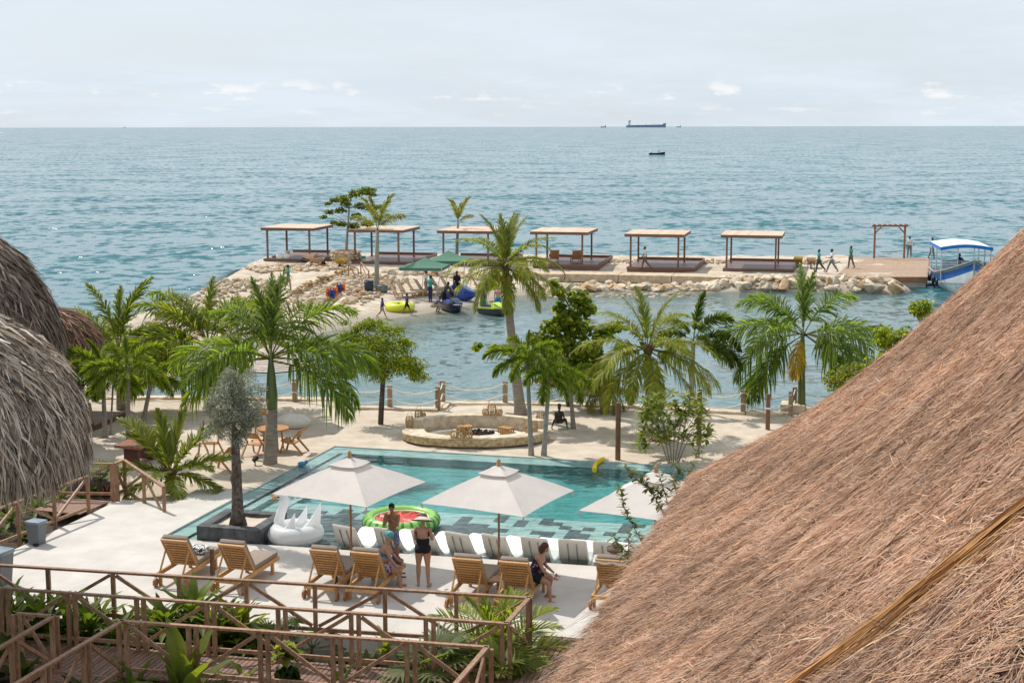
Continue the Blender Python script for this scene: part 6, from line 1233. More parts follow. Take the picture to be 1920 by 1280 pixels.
# all smaller rubble
def rubble(name, regions):
    V = []; F = []; bm = bmesh.new(); bmesh.ops.create_icosphere(bm, subdivisions=1, radius=1); sv = np.array([v.co[:] for v in bm.verts]); sf = np.array([[v.index for v in f.verts] for f in bm.faces]); bm.free(); o = 0
    for (line, n, s0, s1, spread) in regions:
        P = np.array([tuple(G(x, y, -.7)[:2]) for x, y in line]); seg = np.diff(P, axis=0); Ls = np.hypot(*seg.T); c = np.cumsum(Ls) / Ls.sum()
        for i in range(n):
            r_ = NR.random(); k = int(np.searchsorted(c, r_)); f = NR.random(); q = P[k] + seg[k] * f; nr = np.array([-seg[k][1], seg[k][0]]) / Ls[k]; q = q + nr * (NR.random() - .5) * spread; s = NR.uniform(s0, s1)
            M = np.array(Euler(tuple(NR.uniform(0, 6, 3))).to_matrix()); vv = (sv * (1 + NR.normal(0, .16, (len(sv), 1)))) @ M * np.array([1.2, 1, .7]) * s; V.append(vv + np.array([q[0], q[1], zspit(*q) + s * .4])); F.append(sf + o); o += len(sv)
    od = NR.permutation(len(V)); V = [V[k] for k in od]; nf = len(sv); F = [sf + k * nf for k in range(len(V))]; h_ = len(V) * 2 // 3
    npmesh(name, np.vstack(V[:h_]), np.vstack(F[:h_]), ROCKM, kind='stuff'); npmesh('ochre_rubble_stones', np.vstack(V[h_:]), np.vstack(F[h_:]) - h_ * len(sv), ROCKO, kind='stuff')
rubble('rubble_stones', [(((1000, 540), (1200, 541), (1400, 543), (1690, 546)), 420, .1, .26, 2.4), (((1000, 528), (1300, 530), (1560, 532)), 300, .08, .22, 2.4), (((480, 575), (610, 566), (715, 525)), 420, .08, .22, 4.5), (((720, 515), (960, 521)), 220, .08, .22, 2.5), (((470, 512), (560, 508), (640, 505)), 420, .08, .22, 5), (((245, 650), (330, 600), (420, 565), (470, 530)), 520, .08, .22, 4.5), (((1120, 497), (1180, 497), (1300, 497), (1360, 499), (1480, 500), (1570, 498)), 420, .06, .16, 3), (((296, 698), (330, 665), (400, 640)), 200, .08, .25, 2.5), (((560, 560), (640, 528), (700, 520)), 260, .06, .16, 3)])
# low rubble wall beside the path
t = thing('rubble_wall', 'low dark dry-stone wall beside the sandy path on the breakwater', 'wall', tuple(G(590, 548, -.6))); a, b = G(545, 556, -.75), G(672, 506, -.6)
for k in range(90):
    f = R.random(); r_ = R.random(); p = a.lerp(b, f) - Vector(t.location) + Vector((R.uniform(-.1, .1), R.uniform(-.15, .15), -.05 + r_ * .6)); o = obj('stone', R.choice(rmo), t, p); s = R.uniform(.16, .27); o.scale = (s * 1.3, s, s * .7); o.rotation_euler = (0, R.uniform(-.2, .2), R.random() * 6)
# ---- green canopies on the beach
GCAN = mat('green_canopy', (.10, .22, .155), .8, .06, 3, trans=.2)
def canopy(label, cx, y0, w_, h, lean):
    y_ = y0; x = GX(cx, y_, 0); zb_ = zspit(x, y_); t = thing('pop_up_canopy', label, 'canopy', (x, y_, zb_), rad(-8), 'green pop-up canopies on the beach'); hw = w_ / 2
    mb = MB(); top = Vector((0, 0, h + .62)); cs = [Vector((sx * hw, sy * hw, h)) for sx, sy in ((-1, -1), (1, -1), (1, 1), (-1, 1))]
    for k in range(4): mb.grid(lambda u, v: top.lerp(cs[k].lerp(cs[(k + 1) % 4], v), u) - Vector((0, 0, .1 * math.sin(math.pi * u))), 6, 6)
    cr_ = mb.build('canopy_roof', GCAN, t, True); mb = MB()
    for k in range(4): a, b = cs[k], cs[(k + 1) % 4]; mb.add([a, b, b - Vector((0, 0, .2)), a - Vector((0, 0, .2))], [(0, 1, 2, 3)])
    mb.build('valance', GCAN, cr_)
    for c in cs: MB().tube([c, Vector((c.x * 1.0 + lean * (1 if c.x < 0 else .6) * -1, c.y * 1.02, -.05))], .03, 6).build('leg', METAL, t)
canopy('front green pop-up canopy shading the jet skis', 797, 97.0, 2.9, 1.85, .75); canopy('rear green pop-up canopy overlapping the other', 841, 99.8, 2.8, 2.05, .2)
for i, (px, py, rz) in enumerate(((742, 548, -1.2), (757, 546, -1.15), (774, 543, -1.2), (791, 542, -1.1), (820, 538, -1.2), (838, 535, -1.2), (893, 530, -1.3), (912, 529, -1.3), (930, 528, -1.3))):
    p = G(px, py, -.55); p.z = zspit(p.x, p.y); deckchair('beach_lounger', ['at the left end under the front canopy', 'second from the left under the front canopy', 'third from the left under the front canopy', 'fourth from the left under the front canopy', 'behind the man in teal', 'under the rear canopy', 'left one right of the canopies', 'middle one right of the canopies', 'rightmost beside the tall palm'][i] and 'pale sling lounger ' + ['at the left end under the front canopy', 'second from the left under the front canopy', 'third from the left under the front canopy', 'fourth from the left under the front canopy', 'behind the man in teal', 'under the rear canopy', 'at left right beside the canopies', 'in the middle right of the canopies', 'nearest the tall coconut palm'][i], p, rz + R.uniform(-.1, .1), SLW, TEAK, 'pale loungers on the beach', 1.05)
# tube, bins, barrows
TUBE = mat('yellow_vinyl', (.66, .68, .03), .35, .05, 3, coat=.2); p = G(750, 583, SEA + .05); p.z = SEA + .05; t = thing('inflatable_tube', 'big yellow inflatable tube at the water edge', 'pool float', tuple(p)); torus(MB(), (0, 0, .26), .66, .27, 1, 48, 14, bumps=.08).build('ring', TUBE, t, True); MB().ell((0, 0, .18), (.5, .5, .12)).build('floor', TUBE, t, True); MB().ell((-.1, .1, .4), (.12, .1, .14)).build('handle', BLACK, t, True)
def bin_(name, label, px, py, r, h, m, cat):
    p = G(px, py, -.6); p.z = zspit(p.x, p.y); t = thing(name, label, cat, tuple(p)); MB().lathe([(0, .02), (r * .85, 0), (r, h * .5), (r * .97, h), (r * .8, h), (r * .75, h * .3), (0, h * .3)], 16).build('body', m, t, True); MB().tube([(r * math.cos(k * math.pi / 8), r * math.sin(k * math.pi / 8), h * .9) for k in range(17)], r * .06, 5).build('rim', m, t)
bin_('barrel', 'dark blue-grey plastic barrel at the top of the beach', 692, 545, .32, .85, mat('dark_barrel', (.03, .04, .055), .5), 'barrel'); bin_('bucket', 'pale grey bucket behind the walking child', 718, 543, .34, .5, GREYP, 'bucket'); bin_('bucket', 'turquoise bucket next to the round stone planter', 678, 492, .35, .4, mat('turquoise_plastic', (.06, .4, .32), .5), 'bucket'); bin_('bucket', 'grey mortar bucket at the corner of the first pavilion', 517, 491, .3, .42, GREYP, 'bucket')
for i, px in enumerate((526, 538)): p = G(px, 489, JET); p.z = JET + .12; t = thing('cement_sack', ['white cement sack left of the ochre-topped one', 'white cement sack with an ochre bag on top'][i], 'sack', tuple(p)); MB().ell((0, 0, .24), (.34, .28, .3)).build('body', CANV, t, True); (MB().ell((.1, 0, .62), (.2, .18, .14)).build('top_bag', PAVR, t, True) if i else None)
def barrow(label, px, py, m, rz):
    p = G(px, py, JET); p.z = zspit(p.x, p.y); t = thing('wheelbarrow', label, 'wheelbarrow', tuple(p), rz); mb = MB(); a = [(-.3, -.2, .35), (.35, -.2, .35), (.35, .2, .35), (-.3, .2, .35)]; b = [(-.55, -.36, .72), (.7, -.36, .66), (.7, .36, .66), (-.55, .36, .72)]; mb.add(a + b, [(3, 2, 1, 0)] + [(k, (k + 1) % 4, 4 + (k + 1) % 4, 4 + k) for k in range(4)]); mb.build('tray', m, t).modifiers.new('s', 'SOLIDIFY').thickness = .02
    MB().tube([(.62, -.05, .2), (.62, .05, .2)], .2, 14).build('wheel', BLACK, t)
    for sy in (-1, 1): MB().tube([(.62, sy * .1, .2), (-.1, sy * .24, .36), (-1.0, sy * .3, .62)], .025, 6).build('handle', POSTD, t); MB().tube([(-.3, sy * .25, .4), (-.4, sy * .25, 0)], .022, 6).build('leg', BLACK, t)
YB = mat('yellow_paint', (.48, .31, .05), .6, .2, 8); DB = mat('dusty_paint', (.46, .30, .19), .8, .2, 8)
barrow('yellow wheelbarrow left of the three walking workers', 1497, 501, YB, -1.8); barrow('dusty brown wheelbarrow beside the worker in turquoise', 1521, 503, DB, -1.8); barrow('yellow wheelbarrow in front of the round stone planter', 641, 502, YB, -1.7); barrow('tipped dusty wheelbarrow left of the round planter', 592, 500, DB, .3); barrow('wooden-sided wheelbarrow near the first pavilion post', 583, 492, PAVR, 2.8)
for lab, a, b in (('left handrail of the steps to the beach', G(654, 520, -.5), G(672, 528, -.8)), ('right handrail of the steps to the beach', G(677, 516, -.5), G(692, 534, -.9))): a.z = -.5; b.z = -.75; railing(lab, (a, b), 1, False, 0, 1.0, 0, zs=(-.5, -.85))
ORG = mat('orange_nylon', (.72, .17, .03), .7); BLN = mat('blue_nylon', (.03, .06, .24), .7)
for i, (px, py, m, lab) in enumerate(((628, 556, ORG, 'orange life jacket hanging leftmost on the rocks'), (634, 558, BLN, 'blue life jacket hanging between two orange ones'), (640, 554, ORG, 'orange life jacket hanging on the rocks, middle one'), (647, 550, BLN, 'small blue life jacket hanging near the right orange one'), (653, 549, ORG, 'orange life jacket hanging on the rocks, right one'))):
    p = G(px - 8, py, -.7) - Vector((0, .9, 0)); p.z = zspit(p.x, p.y) + .45; t = thing('life_jacket', lab, 'life jacket', tuple(p), R.uniform(-.2, .3), 'life jackets hung on the rocks')
    for sx in (-1, 1): rb('float_panel', (.16, .12, .52), m, t, (sx * .1, 0, 0), .04); MB().tube([(sx * .1, 0, .24), (sx * .08, .05, .36), (sx * .1, .12, .22)], .03, 6).build('shoulder_strap', m, t)
    MB().box((0, -.07, -.05), (.34, .02, .05)).build('belt', BLACK, t); rb('back_panel', (.34, .07, .5), m, t, (0, .12, 0), .03)
# ---- water craft
def loft(secs, mb, mi=0, closed=True):
    k = len(secs[0]); vs = [p for s in secs for p in s]; mb.add(vs, [(i * k + j, (i + 1) * k + j, (i + 1) * k + j + 1, i * k + j + 1) for i in range(len(secs) - 1) for j in range(k - 1)], mi); n = len(secs); mb.add(secs[0], [tuple(range(k))], mi); mb.add(secs[-1], [tuple(reversed(range(k)))], mi)
def jetski(label, p, rz, mh, ma, ms):
    t = thing('jet_ski', label, 'jet ski', tuple(p), rz); t.scale = (.84,) * 3; mb = MB(); S_ = []
    for y, w_, z0, z1 in ((-1.45, .5, .05, .45), (-.9, .56, -.02, .48), (-.2, .58, -.05, .52), (.5, .54, -.03, .6), (1.05, .38, .08, .66), (1.5, .04, .4, .62)): S_.append([(-w_, y, z1), (-w_ * 1.02, y, z1 - .14), (-w_ * .6, y, z0), (0, y, z0 - .06), (w_ * .6, y, z0), (w_ * 1.02, y, z1 - .14), (w_, y, z1), (w_ * .55, y, z1 + .04), (0, y, z1 + .06), (-w_ * .55, y, z1 + .04), (-w_, y, z1)])
    loft(S_, mb); mb.build('hull', mh, t, 'auto'); mb = MB(); S_ = [[(-w_, y, .5), (-w_ * .7, y, h), (w_ * .7, y, h), (w_, y, .5)] for y, w_, h in ((-1.3, .2, .72), (-.6, .24, .84), (-.1, .22, .8), (.1, .18, .74))]; loft(S_, mb); mb.build('seat', ms, t, 'auto')
    mb = MB(); S_ = [[(-w_, y, .55), (-w_ * .75, y, h), (w_ * .75, y, h), (w_, y, .55)] for y, w_, h in ((.05, .26, .9), (.35, .36, 1.06), (.7, .36, .98), (1.2, .2, .72), (1.42, .06, .64))]; loft(S_, mb); cw_ = mb.build('cowling', ma, t, 'auto')
    for sx in (-1, 1): MB().beam((sx * .5, -1.2, .55), (sx * .46, .8, .68), .12, .1).build('gunwale', ma, t); MB().tube([(0, .2, 1.05), (sx * .36, .05, 1.12)], .03, 6).build('handlebar', BLACK, cw_); MB().beam((sx * .12, 1.2, .74), (sx * .34, .6, .95), .05, .03).build('stripe', ms, cw_)
NAVY = mat('navy_gelcoat', (.012, .02, .05), .25, .1, 3, coat=.4); BLUEG = mat('blue_gelcoat', (.015, .06, .30), .25, coat=.4); LIME = mat('lime_gelcoat', (.50, .66, .04), .3, coat=.3); GREYG = mat('graphite_gelcoat', (.04, .045, .05), .3, coat=.3)
p = G(848, 583, SEA); p.z = SEA - .02; jetski('dark navy jet ski pulled up at the water edge', p, rad(205), NAVY, NAVY, BLUEG); p = G(862, 565, SEA); p.z = zspit(p.x, p.y) + .05; jetski('blue and yellow jet ski behind the navy one', p, rad(240), BLUEG, BLUEG, LIME); p = G(925, 590, SEA); p.z = SEA - .08; jetski('lime and graphite jet ski between the two standing bathers', p, rad(215), GREYG, LIME, GREYG)
def kayak():
    p = G(1072, 722, SEA); p.z = SEA; t = thing('kayak', 'long yellow and orange kayak crossing the lagoon behind the palms', 'kayak', tuple(p), rad(2)); KY = mat('yellow_polymer', (.75, .45, .02), .4); KO = mat('orange_polymer', (.70, .16, .03), .4)
    S_ = []; mb = MB()
    for i in range(15):
        x = -1.75 + 3.5 * i / 14; f = 1 - abs(x / 1.78) ** 2.4; w_ = .38 * f + .01; z = .2 + .12 * abs(x / 1.75) ** 2; S_.append([(x, -w_, z), (x, -w_ * .85, z - .14), (x, 0, z - .3 * f - .03), (x, w_ * .85, z - .14), (x, w_, z), (x, w_ * .6, z - .03), (x, -w_ * .6, z - .03), (x, -w_, z)])
    loft(S_, mb)
    for i, f in enumerate(mb.f): mb.m[i] = 1 if sum(mb.v[k][0] for k in f) / len(f) < -.75 else 0
    mb.build('hull', [KY, KO], t, 'auto'); MB().box((.1, 0, .34), (.1, .5, .26)).build('seat_back', BLACK, t); MB().box((-.9, 0, .34), (.1, .5, .26)).build('seat_back', BLACK, t); return t
kayak()
def motorboat():
    # bow towards the viewer and slightly right, moored beside the dock
    rz = rad(172); p = Vector((GX(1803, 101.5, SEA), 101.5, SEA)); t = thing('passenger_boat', 'white and blue canopied passenger boat moored at the dock', 'boat', tuple(p), rz)
    HW = mat('boat_white', (.66, .67, .66), .5, .12, 2, bump=.1); HB = mat('boat_blue', (.02, .12, .38), .45, .1, 3); RUB = mat('boat_rub', (.30, .30, .28), .6, .2, 4); INT = mat('boat_grey', (.34, .36, .38), .6, .1)
    st = []; n = 14
    for i in range(n + 1):
        y = -4.2 + 8.8 * i / n; f = i / n; w_ = 1.78 * (1 - max(0, (f - .42) / .58) ** 2.0) * (.92 + .08 * min(1, f * 3)) + .03; sh = 1.15 + 1.3 * max(0, (f - .3) / .7) ** 2; kb = -.45 + .9 * max(0, (f - .72) / .28) ** 2.2; yy = y
        st.append((yy, w_, sh, kb))
    def sec(y, w_, sh, kb): return [(w_, y, sh), (w_ * .985, y, sh - .16), (w_ * .96, y, sh - .17), (w_ * .94, y, sh - .66), (w_ * .86, y, kb + (sh - kb) * .42), (w_ * .6, y, kb + (sh - kb) * .14), (0, y, kb)]
    mb = MB()
    for s in (1, -1):
        rows = [[(x * s, y, z) for x, y, z in sec(*q)] for q in st]; k = 7; o = len(mb.v); mb.v += [p_ for r_ in rows for p_ in r_]
        for i in range(n):
            for j in range(k - 1):
                q = (o + i * k + j, o + (i + 1) * k + j, o + (i + 1) * k + j + 1, o + i * k + j + 1); mb.f.append(q if s > 0 else tuple(reversed(q))); mb.m.append((2, 2, 1, 0, 0, 0)[j])
    y, w_, sh, kb = st[0]; mb.add([(w_, y, sh), (w_ * .6, y, kb + .2), (0, y, kb), (-w_ * .6, y, kb + .2), (-w_, y, sh)], [(0, 1, 2, 3, 4)]); hu_ = mb.build('hull', [HW, HB, RUB], t, 'auto')
    mb = MB(); rows = [[(-w_ * .93, y, min(sh - .2, .55 + .35 * max(0, i - 8) / 6)), (w_ * .93, y, min(sh - .2, .55 + .35 * max(0, i - 8) / 6))] for i, (y, w_, sh, kb) in enumerate(st)]; mb.add([p_ for r_ in rows for p_ in r_], [(2 * i, 2 * i + 1, 2 * i + 3, 2 * i + 2) for i in range(n)]); mb.build('inner_deck', INT, t)
    MB().beam((0, 4.62, .4), (0, 4.64, 2.5), .09, .1).build('stem_post', RUB, hu_)
    for s in (1, -1): MB().tube([(s * (w_ + .03), y, sh) for y, w_, sh, kb in st], .06, 6).build('gunwale', RUB, hu_)
    CANB = mat('boat_canopy', (.78, .80, .82), .6, .05, 3); CBL = mat('canopy_blue', (.03, .18, .50), .6); mb = MB(); mb.grid(lambda u, v: (-1.75 + 3.5 * u, -3.6 + 5.0 * v, 3.08 + .2 * math.sin(math.pi * u)), 12, 8); ca_ = mb.build('canopy', CANB, t, True); ca_.modifiers.new('s', 'SOLIDIFY').thickness = .03
    for y in (-3.62, 1.42): mb = MB(); mb.grid(lambda u, v: (-1.77 + 3.54 * u, y + (.012 if y > 0 else -.012), 3.085 + .2 * math.sin(math.pi * u) - .24 * v), 12, 1); mb.build('valance', CBL, ca_)
    for s in (1, -1): mb = MB(); mb.grid(lambda u, v: (s * 1.765, -3.6 + 5.0 * u, 3.09 - .24 * v), 6, 1); mb.build('valance', CBL, ca_)
    for s in (1, -1):
        for y in (-3.4, -1.0, 1.3): MB().tube([(s * 1.66, y, .7), (s * 1.66, y, 3.05)], .045, 8).build('canopy_post', METAL, t)
        MB().tube([(s * .55, 1.2, .6), (s * .55, 1.2, 3.1)], .035, 8).build('canopy_post', METAL, t)
    for k in range(6): MB().box((-.25, -2.0, 1.0 + k * .16), (2.7, .04, .11)).build('bench_slat', INT, t)
    MB().box((-.2, -1.7, .95), (2.7, .6, .08)).build('bench_seat', INT, t); MB().box((.35, 1.9, 1.05), (.9, .7, .22)).build('stowed_cloth', mat('pale_blue_cloth', (.4, .55, .6), .9), t)
    for s in (1, -1): MB().tube([(s * 1.4, 1.38, 2.62), (s * 1.4, 1.5, 2.62)], .12, 14).build('lamp', WHITE, t)
    for k in range(3):
        mb = MB(); torus(mb, (0, 0, 0), .2, .09, 1, 16, 8); o = mb.build('tyre_fender', BLACK, hu_, True); o.location = (1.85, -2.6 + k * 1.7, .55); o.rotation_euler = (0, math.pi / 2, 0)
    return t
boat = motorboat()
p = G(1232, 290.5, SEA); t = thing('fishing_canoe', 'small dark fishing canoe alone on the open sea', 'boat', tuple(p), 0); t.scale = (1.95,) * 3; S_ = []; mb = MB()
for i in range(13): x = -1.6 + 3.3 * i / 12; f = 1 - abs(x / 1.72) ** 2.2; w_ = .42 * f + .02; z = .32 + .25 * max(0, x / 1.7) ** 2; S_.append([(x, -w_, z), (x, -w_ * .7, .05), (x, 0, -.1), (x, w_ * .7, .05), (x, w_, z), (x, w_ * .6, z - .06), (x, -w_ * .6, z - .06), (x, -w_, z)])
loft(S_, mb); mb.build('hull', mat('canoe_dark', (.05, .02, .025), .6), t, 'auto'); MB().ell((-1.15, 0, .5), (.22, .18, .26)).build('white_bag', WHITE, t, True); MB().beam((.55, -.42, .36), (1.6, -.12, .5), .03, .1).build('red_wale', mat('canoe_red', (.3, .03, .03), .6), t)
def ship(label, px, dist, L, hh, cols, tanker):
    p = Vector(((px - 960) / FPX * dist, dist, SEA)); t = thing('tanker' if tanker else 'ship', label, 'ship', tuple(p)); mb = MB(); w_ = L * .08
    prof = [(-.5, .0), (-.49, .78), (.40, 1.0 if tanker else .8), (.44, 1.45), (.5, 1.5), (.487, .55), (.495, 0)] if tanker else [(-.5, .0), (-.5, .9), (-.2, .8), (.3, .85), (.36, 1.3), (.5, 1.4), (.46, 0)]
    vs = [(x * L, s * w_, z * hh) for s in (-1, 1) for x, z in prof]; k = len(prof); mb.add(vs, [tuple(range(k)), tuple(reversed(range(k, 2 * k)))] + [(i, (i + 1) % k, k + (i + 1) % k, k + i) for i in range(k)]); mb.build('hull', cols[0], t)
    x0 = -.42 if tanker else .38
    MB().box((x0 * L, 0, hh * (1.6 if tanker else 1.6)), (L * .055 if tanker else L * .12, w_ * 1.7, hh * (1.7 if tanker else .7))).build('superstructure', cols[1], t); MB().box((x0 * L + L * .03, 0, hh * 2.3), (L * .02, w_, hh * .5)).build('funnel', cols[2], t)
    MB().tube([(x0 * L, 0, hh * 2.2), (x0 * L, 0, hh * 3.3)], L * .003, 5).build('mast', cols[1], t)
    if tanker:
        for f in (-.2, 0, .2): MB().tube([(f * L, 0, hh), (f * L, 0, hh * 1.5)], L * .004, 5).build('crane', cols[2], t)
    else: MB().tube([(-.25 * L, 0, hh * .8), (-.25 * L, 0, hh * 1.6)], L * .012, 5).build('derrick', cols[2], t)
HBL = mat('tanker_blue', (.22, .30, .42), .6, .1, .02); SHW = mat('ship_white', (.7, .7, .68), .6); SHG = mat('ship_slate', (.16, .22, .32), .6)
ship('long blue tanker lying on the horizon', 1209, 9000, 247, 17, (HBL, SHW, SHG), True); ship('tiny dark ship on the horizon left of the tanker', 1130, 9000, 34, 7, (SHG, SHG, SHG), False); ship('tiny pale ship on the horizon right of the tanker', 1270, 9200, 28, 6, (HBL, SHG, HBL), False); ship('minute vessel on the horizon at the far left', 242, 9500, 12, 7, (SHW, SHW, SHG), False)
# ================================================================== PEOPLE
SK = dict(fair=(.56, .32, .22), tan=(.40, .21, .13), brown=(.20, .095, .055), dark=(.085, .045, .032), mid=(.30, .15, .09), bronze=(.06, .045, .035))
def skin(k): return mat('skin_' + k, SK[k], .5, .08, 6, spec=.35)
def cloth(nm, c, c2=None, s=14, lo=.45, hi=.55): return mat('cloth_' + nm, c, .9, .1 if not c2 else 0, s, c2=c2, lo=lo, hi=hi)
_q = []
def person(label, loc, rz, h=1.72, pose=None, sk='mid', wear=(), hair=('short', (.012, .01, .009)), fat=1.0, fem=False, fine=False, hat=None, seat=None, cat='person', name='person', shoes=None, floor=True):
    po = dict(lean=0, head=(0, 0), la=(5, 8), le=12, ra=(5, 8), re=12, lt=(0, 4), lk=0, rt=(0, 4), rk=0, lin=0, rin=0); po.update(pose or {}); s = h / 1.75
    J = {}; r_ = rad; V3 = Vector
    lean = r_(po['lean']); sp = V3((0, math.sin(lean), math.cos(lean))); J['pel'] = V3((0, 0, 0)); J['wa'] = sp * .17; J['ch'] = sp * .36; J['nk'] = sp * .50; hp, hy = r_(po['head'][0]), r_(po['head'][1])
    hd = V3((math.sin(hy) * 0, math.sin(lean * .6 + hp * .5), math.cos(lean * .6 + hp * .5))).normalized(); J['hb'] = J['nk'] + hd * .085; J['hc'] = J['hb'] + hd * .10 + V3((0, .015, 0))
    HM = Matrix.Rotation(-hy, 3, 'Z') @ Matrix.Rotation(-(lean * .5 + hp), 3, 'X')
    sw = .175 if not fem else .155
    for sd, n in ((-1, 'l'), (1, 'r')):
        sh = J['nk'] - sp * .055 + V3((sd * sw, 0, 0)); J[n + 'sh'] = sh; p, ab = (r_(k) for k in po[n + 'a']); e = r_(po[n + 'e']); inw = r_(po[n + 'in'])
        ud = V3((sd * math.sin(ab), math.sin(p) * math.cos(ab), -math.cos(p) * math.cos(ab))); el = sh + ud * .29; fd = V3((sd * math.sin(ab * .5 - inw), math.sin(p + e) * math.cos(ab * .5 - inw), -math.cos(p + e) * math.cos(ab * .5 - inw))); wr = el + fd * .25
        J[n + 'el'], J[n + 'wr'], J[n + 'hd'], J[n + 'fd'] = el, wr, wr + fd * .085, fd
        hp_ = V3((sd * .092, 0, -.03)); J[n + 'hp'] = hp_; p, ab = (r_(k) for k in po[n + 't']); k = r_(po[n + 'k'])
        td = V3((sd * math.sin(ab), math.sin(p) * math.cos(ab), -math.cos(p) * math.cos(ab))); kn = hp_ + td * .42; sd_ = V3((sd * math.sin(ab) * .6, math.sin(p - k), -math.cos(p - k))).normalized(); an = kn + sd_ * .41
        J[n + 'kn'], J[n + 'an'] = kn, an; fa_ = (p - k) * (.55 if abs(po[n + 'k']) < 60 else .2); fv = V3((sd * .15, math.cos(fa_), math.sin(fa_))).normalized(); J[n + 'he'] = an - fv * .05 + V3((0, 0, -.05)); J[n + 'to'] = an + fv * .165 + V3((0, 0, -.065))
    zmin = min(J[n + j].z for n in 'lr' for j in ('to', 'he', 'kn')) - .035
    off = V3((0, 0, -zmin if seat is None else seat / s))
    mb = MB(); bones = []
    def cap(a, b, r0, r1, nm, flat=None):
        a_, b_ = J[a] if isinstance(a, str) else a, J[b] if isinstance(b, str) else b
        mb.tube([a_ + (b_ - a_) * t for t in (0, .33, .66, 1)], [r0, r0 + (r1 - r0) * .2 + (.006 if nm in ('lth', 'rth', 'lsh', 'rsh') else 0), r0 + (r1 - r0) * .6, r1], 10); mb.ell(a_, r0 * .98, nu=10, nv=6); mb.ell(b_, r1 * .98, nu=10, nv=6); bones.append((nm, a_.copy(), b_.copy(), (r0 + r1) / 2))
    f = fat; LM = Matrix.Rotation(-lean, 3, 'X')
    hw = .165 * f if fem else .150 * f
    mb.ell(J['pel'] + V3((0, -.005, .0)), (hw, .115 * f, .125), LM, 18, 12); mb.ell(J['wa'], ((.135 if fem else .14) * f, .095 * f, .15), LM, 18, 12); mb.ell(J['ch'], ((.145 if fem else .165) * (.5 + .5 * f), .108 * (.5 + .5 * f), .17), LM, 18, 12)
    mb.ell(J['nk'] - sp * .07, (.15, .07, .075), LM, 16, 10)
    for sd in (-1, 1):
        mb.ell(J['pel'] + V3((sd * .075, -.055 * f, -.035)), (.085 * f, .085 * f, .09), LM, 12, 8)
        if fem: mb.ell(J['ch'] + LM @ V3((sd * .07, .085, .0)), (.068 * f, .06 * f, .068), LM, 12, 8)
    bones.append(('torso', J['pel'] - sp * .12, J['nk'].copy(), .14))
    cap('nk', 'hb', .055, .05, 'neck')
    for sd, n in ((-1, 'l'), (1, 'r')):
        cap(n + 'sh', n + 'el', .056 * (.6 + .4 * f), .04, n + 'ua'); cap(n + 'el', n + 'wr', .041, .027, n + 'fa'); cap(n + 'hp', n + 'kn', .088 * f, .055, n + 'th'); cap(n + 'kn', n + 'an', .056, .036, n + 'sh'); cap(n + 'he', n + 'to', .034, .03, n + 'ft')
        k = J[n + 'kn']; a_ = J[n + 'an']; back = (a_ - k).cross(V3((1, 0, 0))).normalized(); mb.ell(k.lerp(a_, .3) + back * .012 * (1 if back.y < 0 else -1), (.05, .05, .11), None, 10, 8)
        mb.ell(J[n + 'hd'], (.04, .03, .05), None, 10, 7); bones.append((n + 'hand', J[n + 'wr'], J[n + 'hd'], .035))
    hc = J['hc']; mb.ell(hc + HM @ V3((0, -.01, .02)), (.076, .094, .098), HM, 18, 14); mb.ell(hc + HM @ V3((0, .025, -.045)), (.058, .062, .07), HM, 14, 10); mb.ell(hc + HM @ V3((0, .098, -.02)), (.014, .02, .026), HM, 8, 6)
    for sd in (-1, 1): mb.ell(hc + HM @ V3((sd * .078, -.01, -.01)), (.012, .022, .034), HM, 8, 6)
    bones.append(('head', hc - HM @ V3((0, 0, .04)), hc + HM @ V3((0, 0, .05)), .09))
    mb.v = [tuple(Vector(v) + off) for v in mb.v]; me = mb.mesh('body_raw', skin(sk)); o = bpy.data.objects.new('body_tmp', me); COL.objects.link(o)
    m = o.modifiers.new('r', 'REMESH'); m.mode = 'VOXEL'; m.voxel_size = .0125 if fine else .022; m = o.modifiers.new('s', 'SMOOTH'); m.iterations = 4 if fine else 2; m.factor = .5
    _q.append((o, label, Vector(loc), rz, s, J, off, bones, HM, sk, wear, hair, hat, fem, fine, cat, name, shoes))
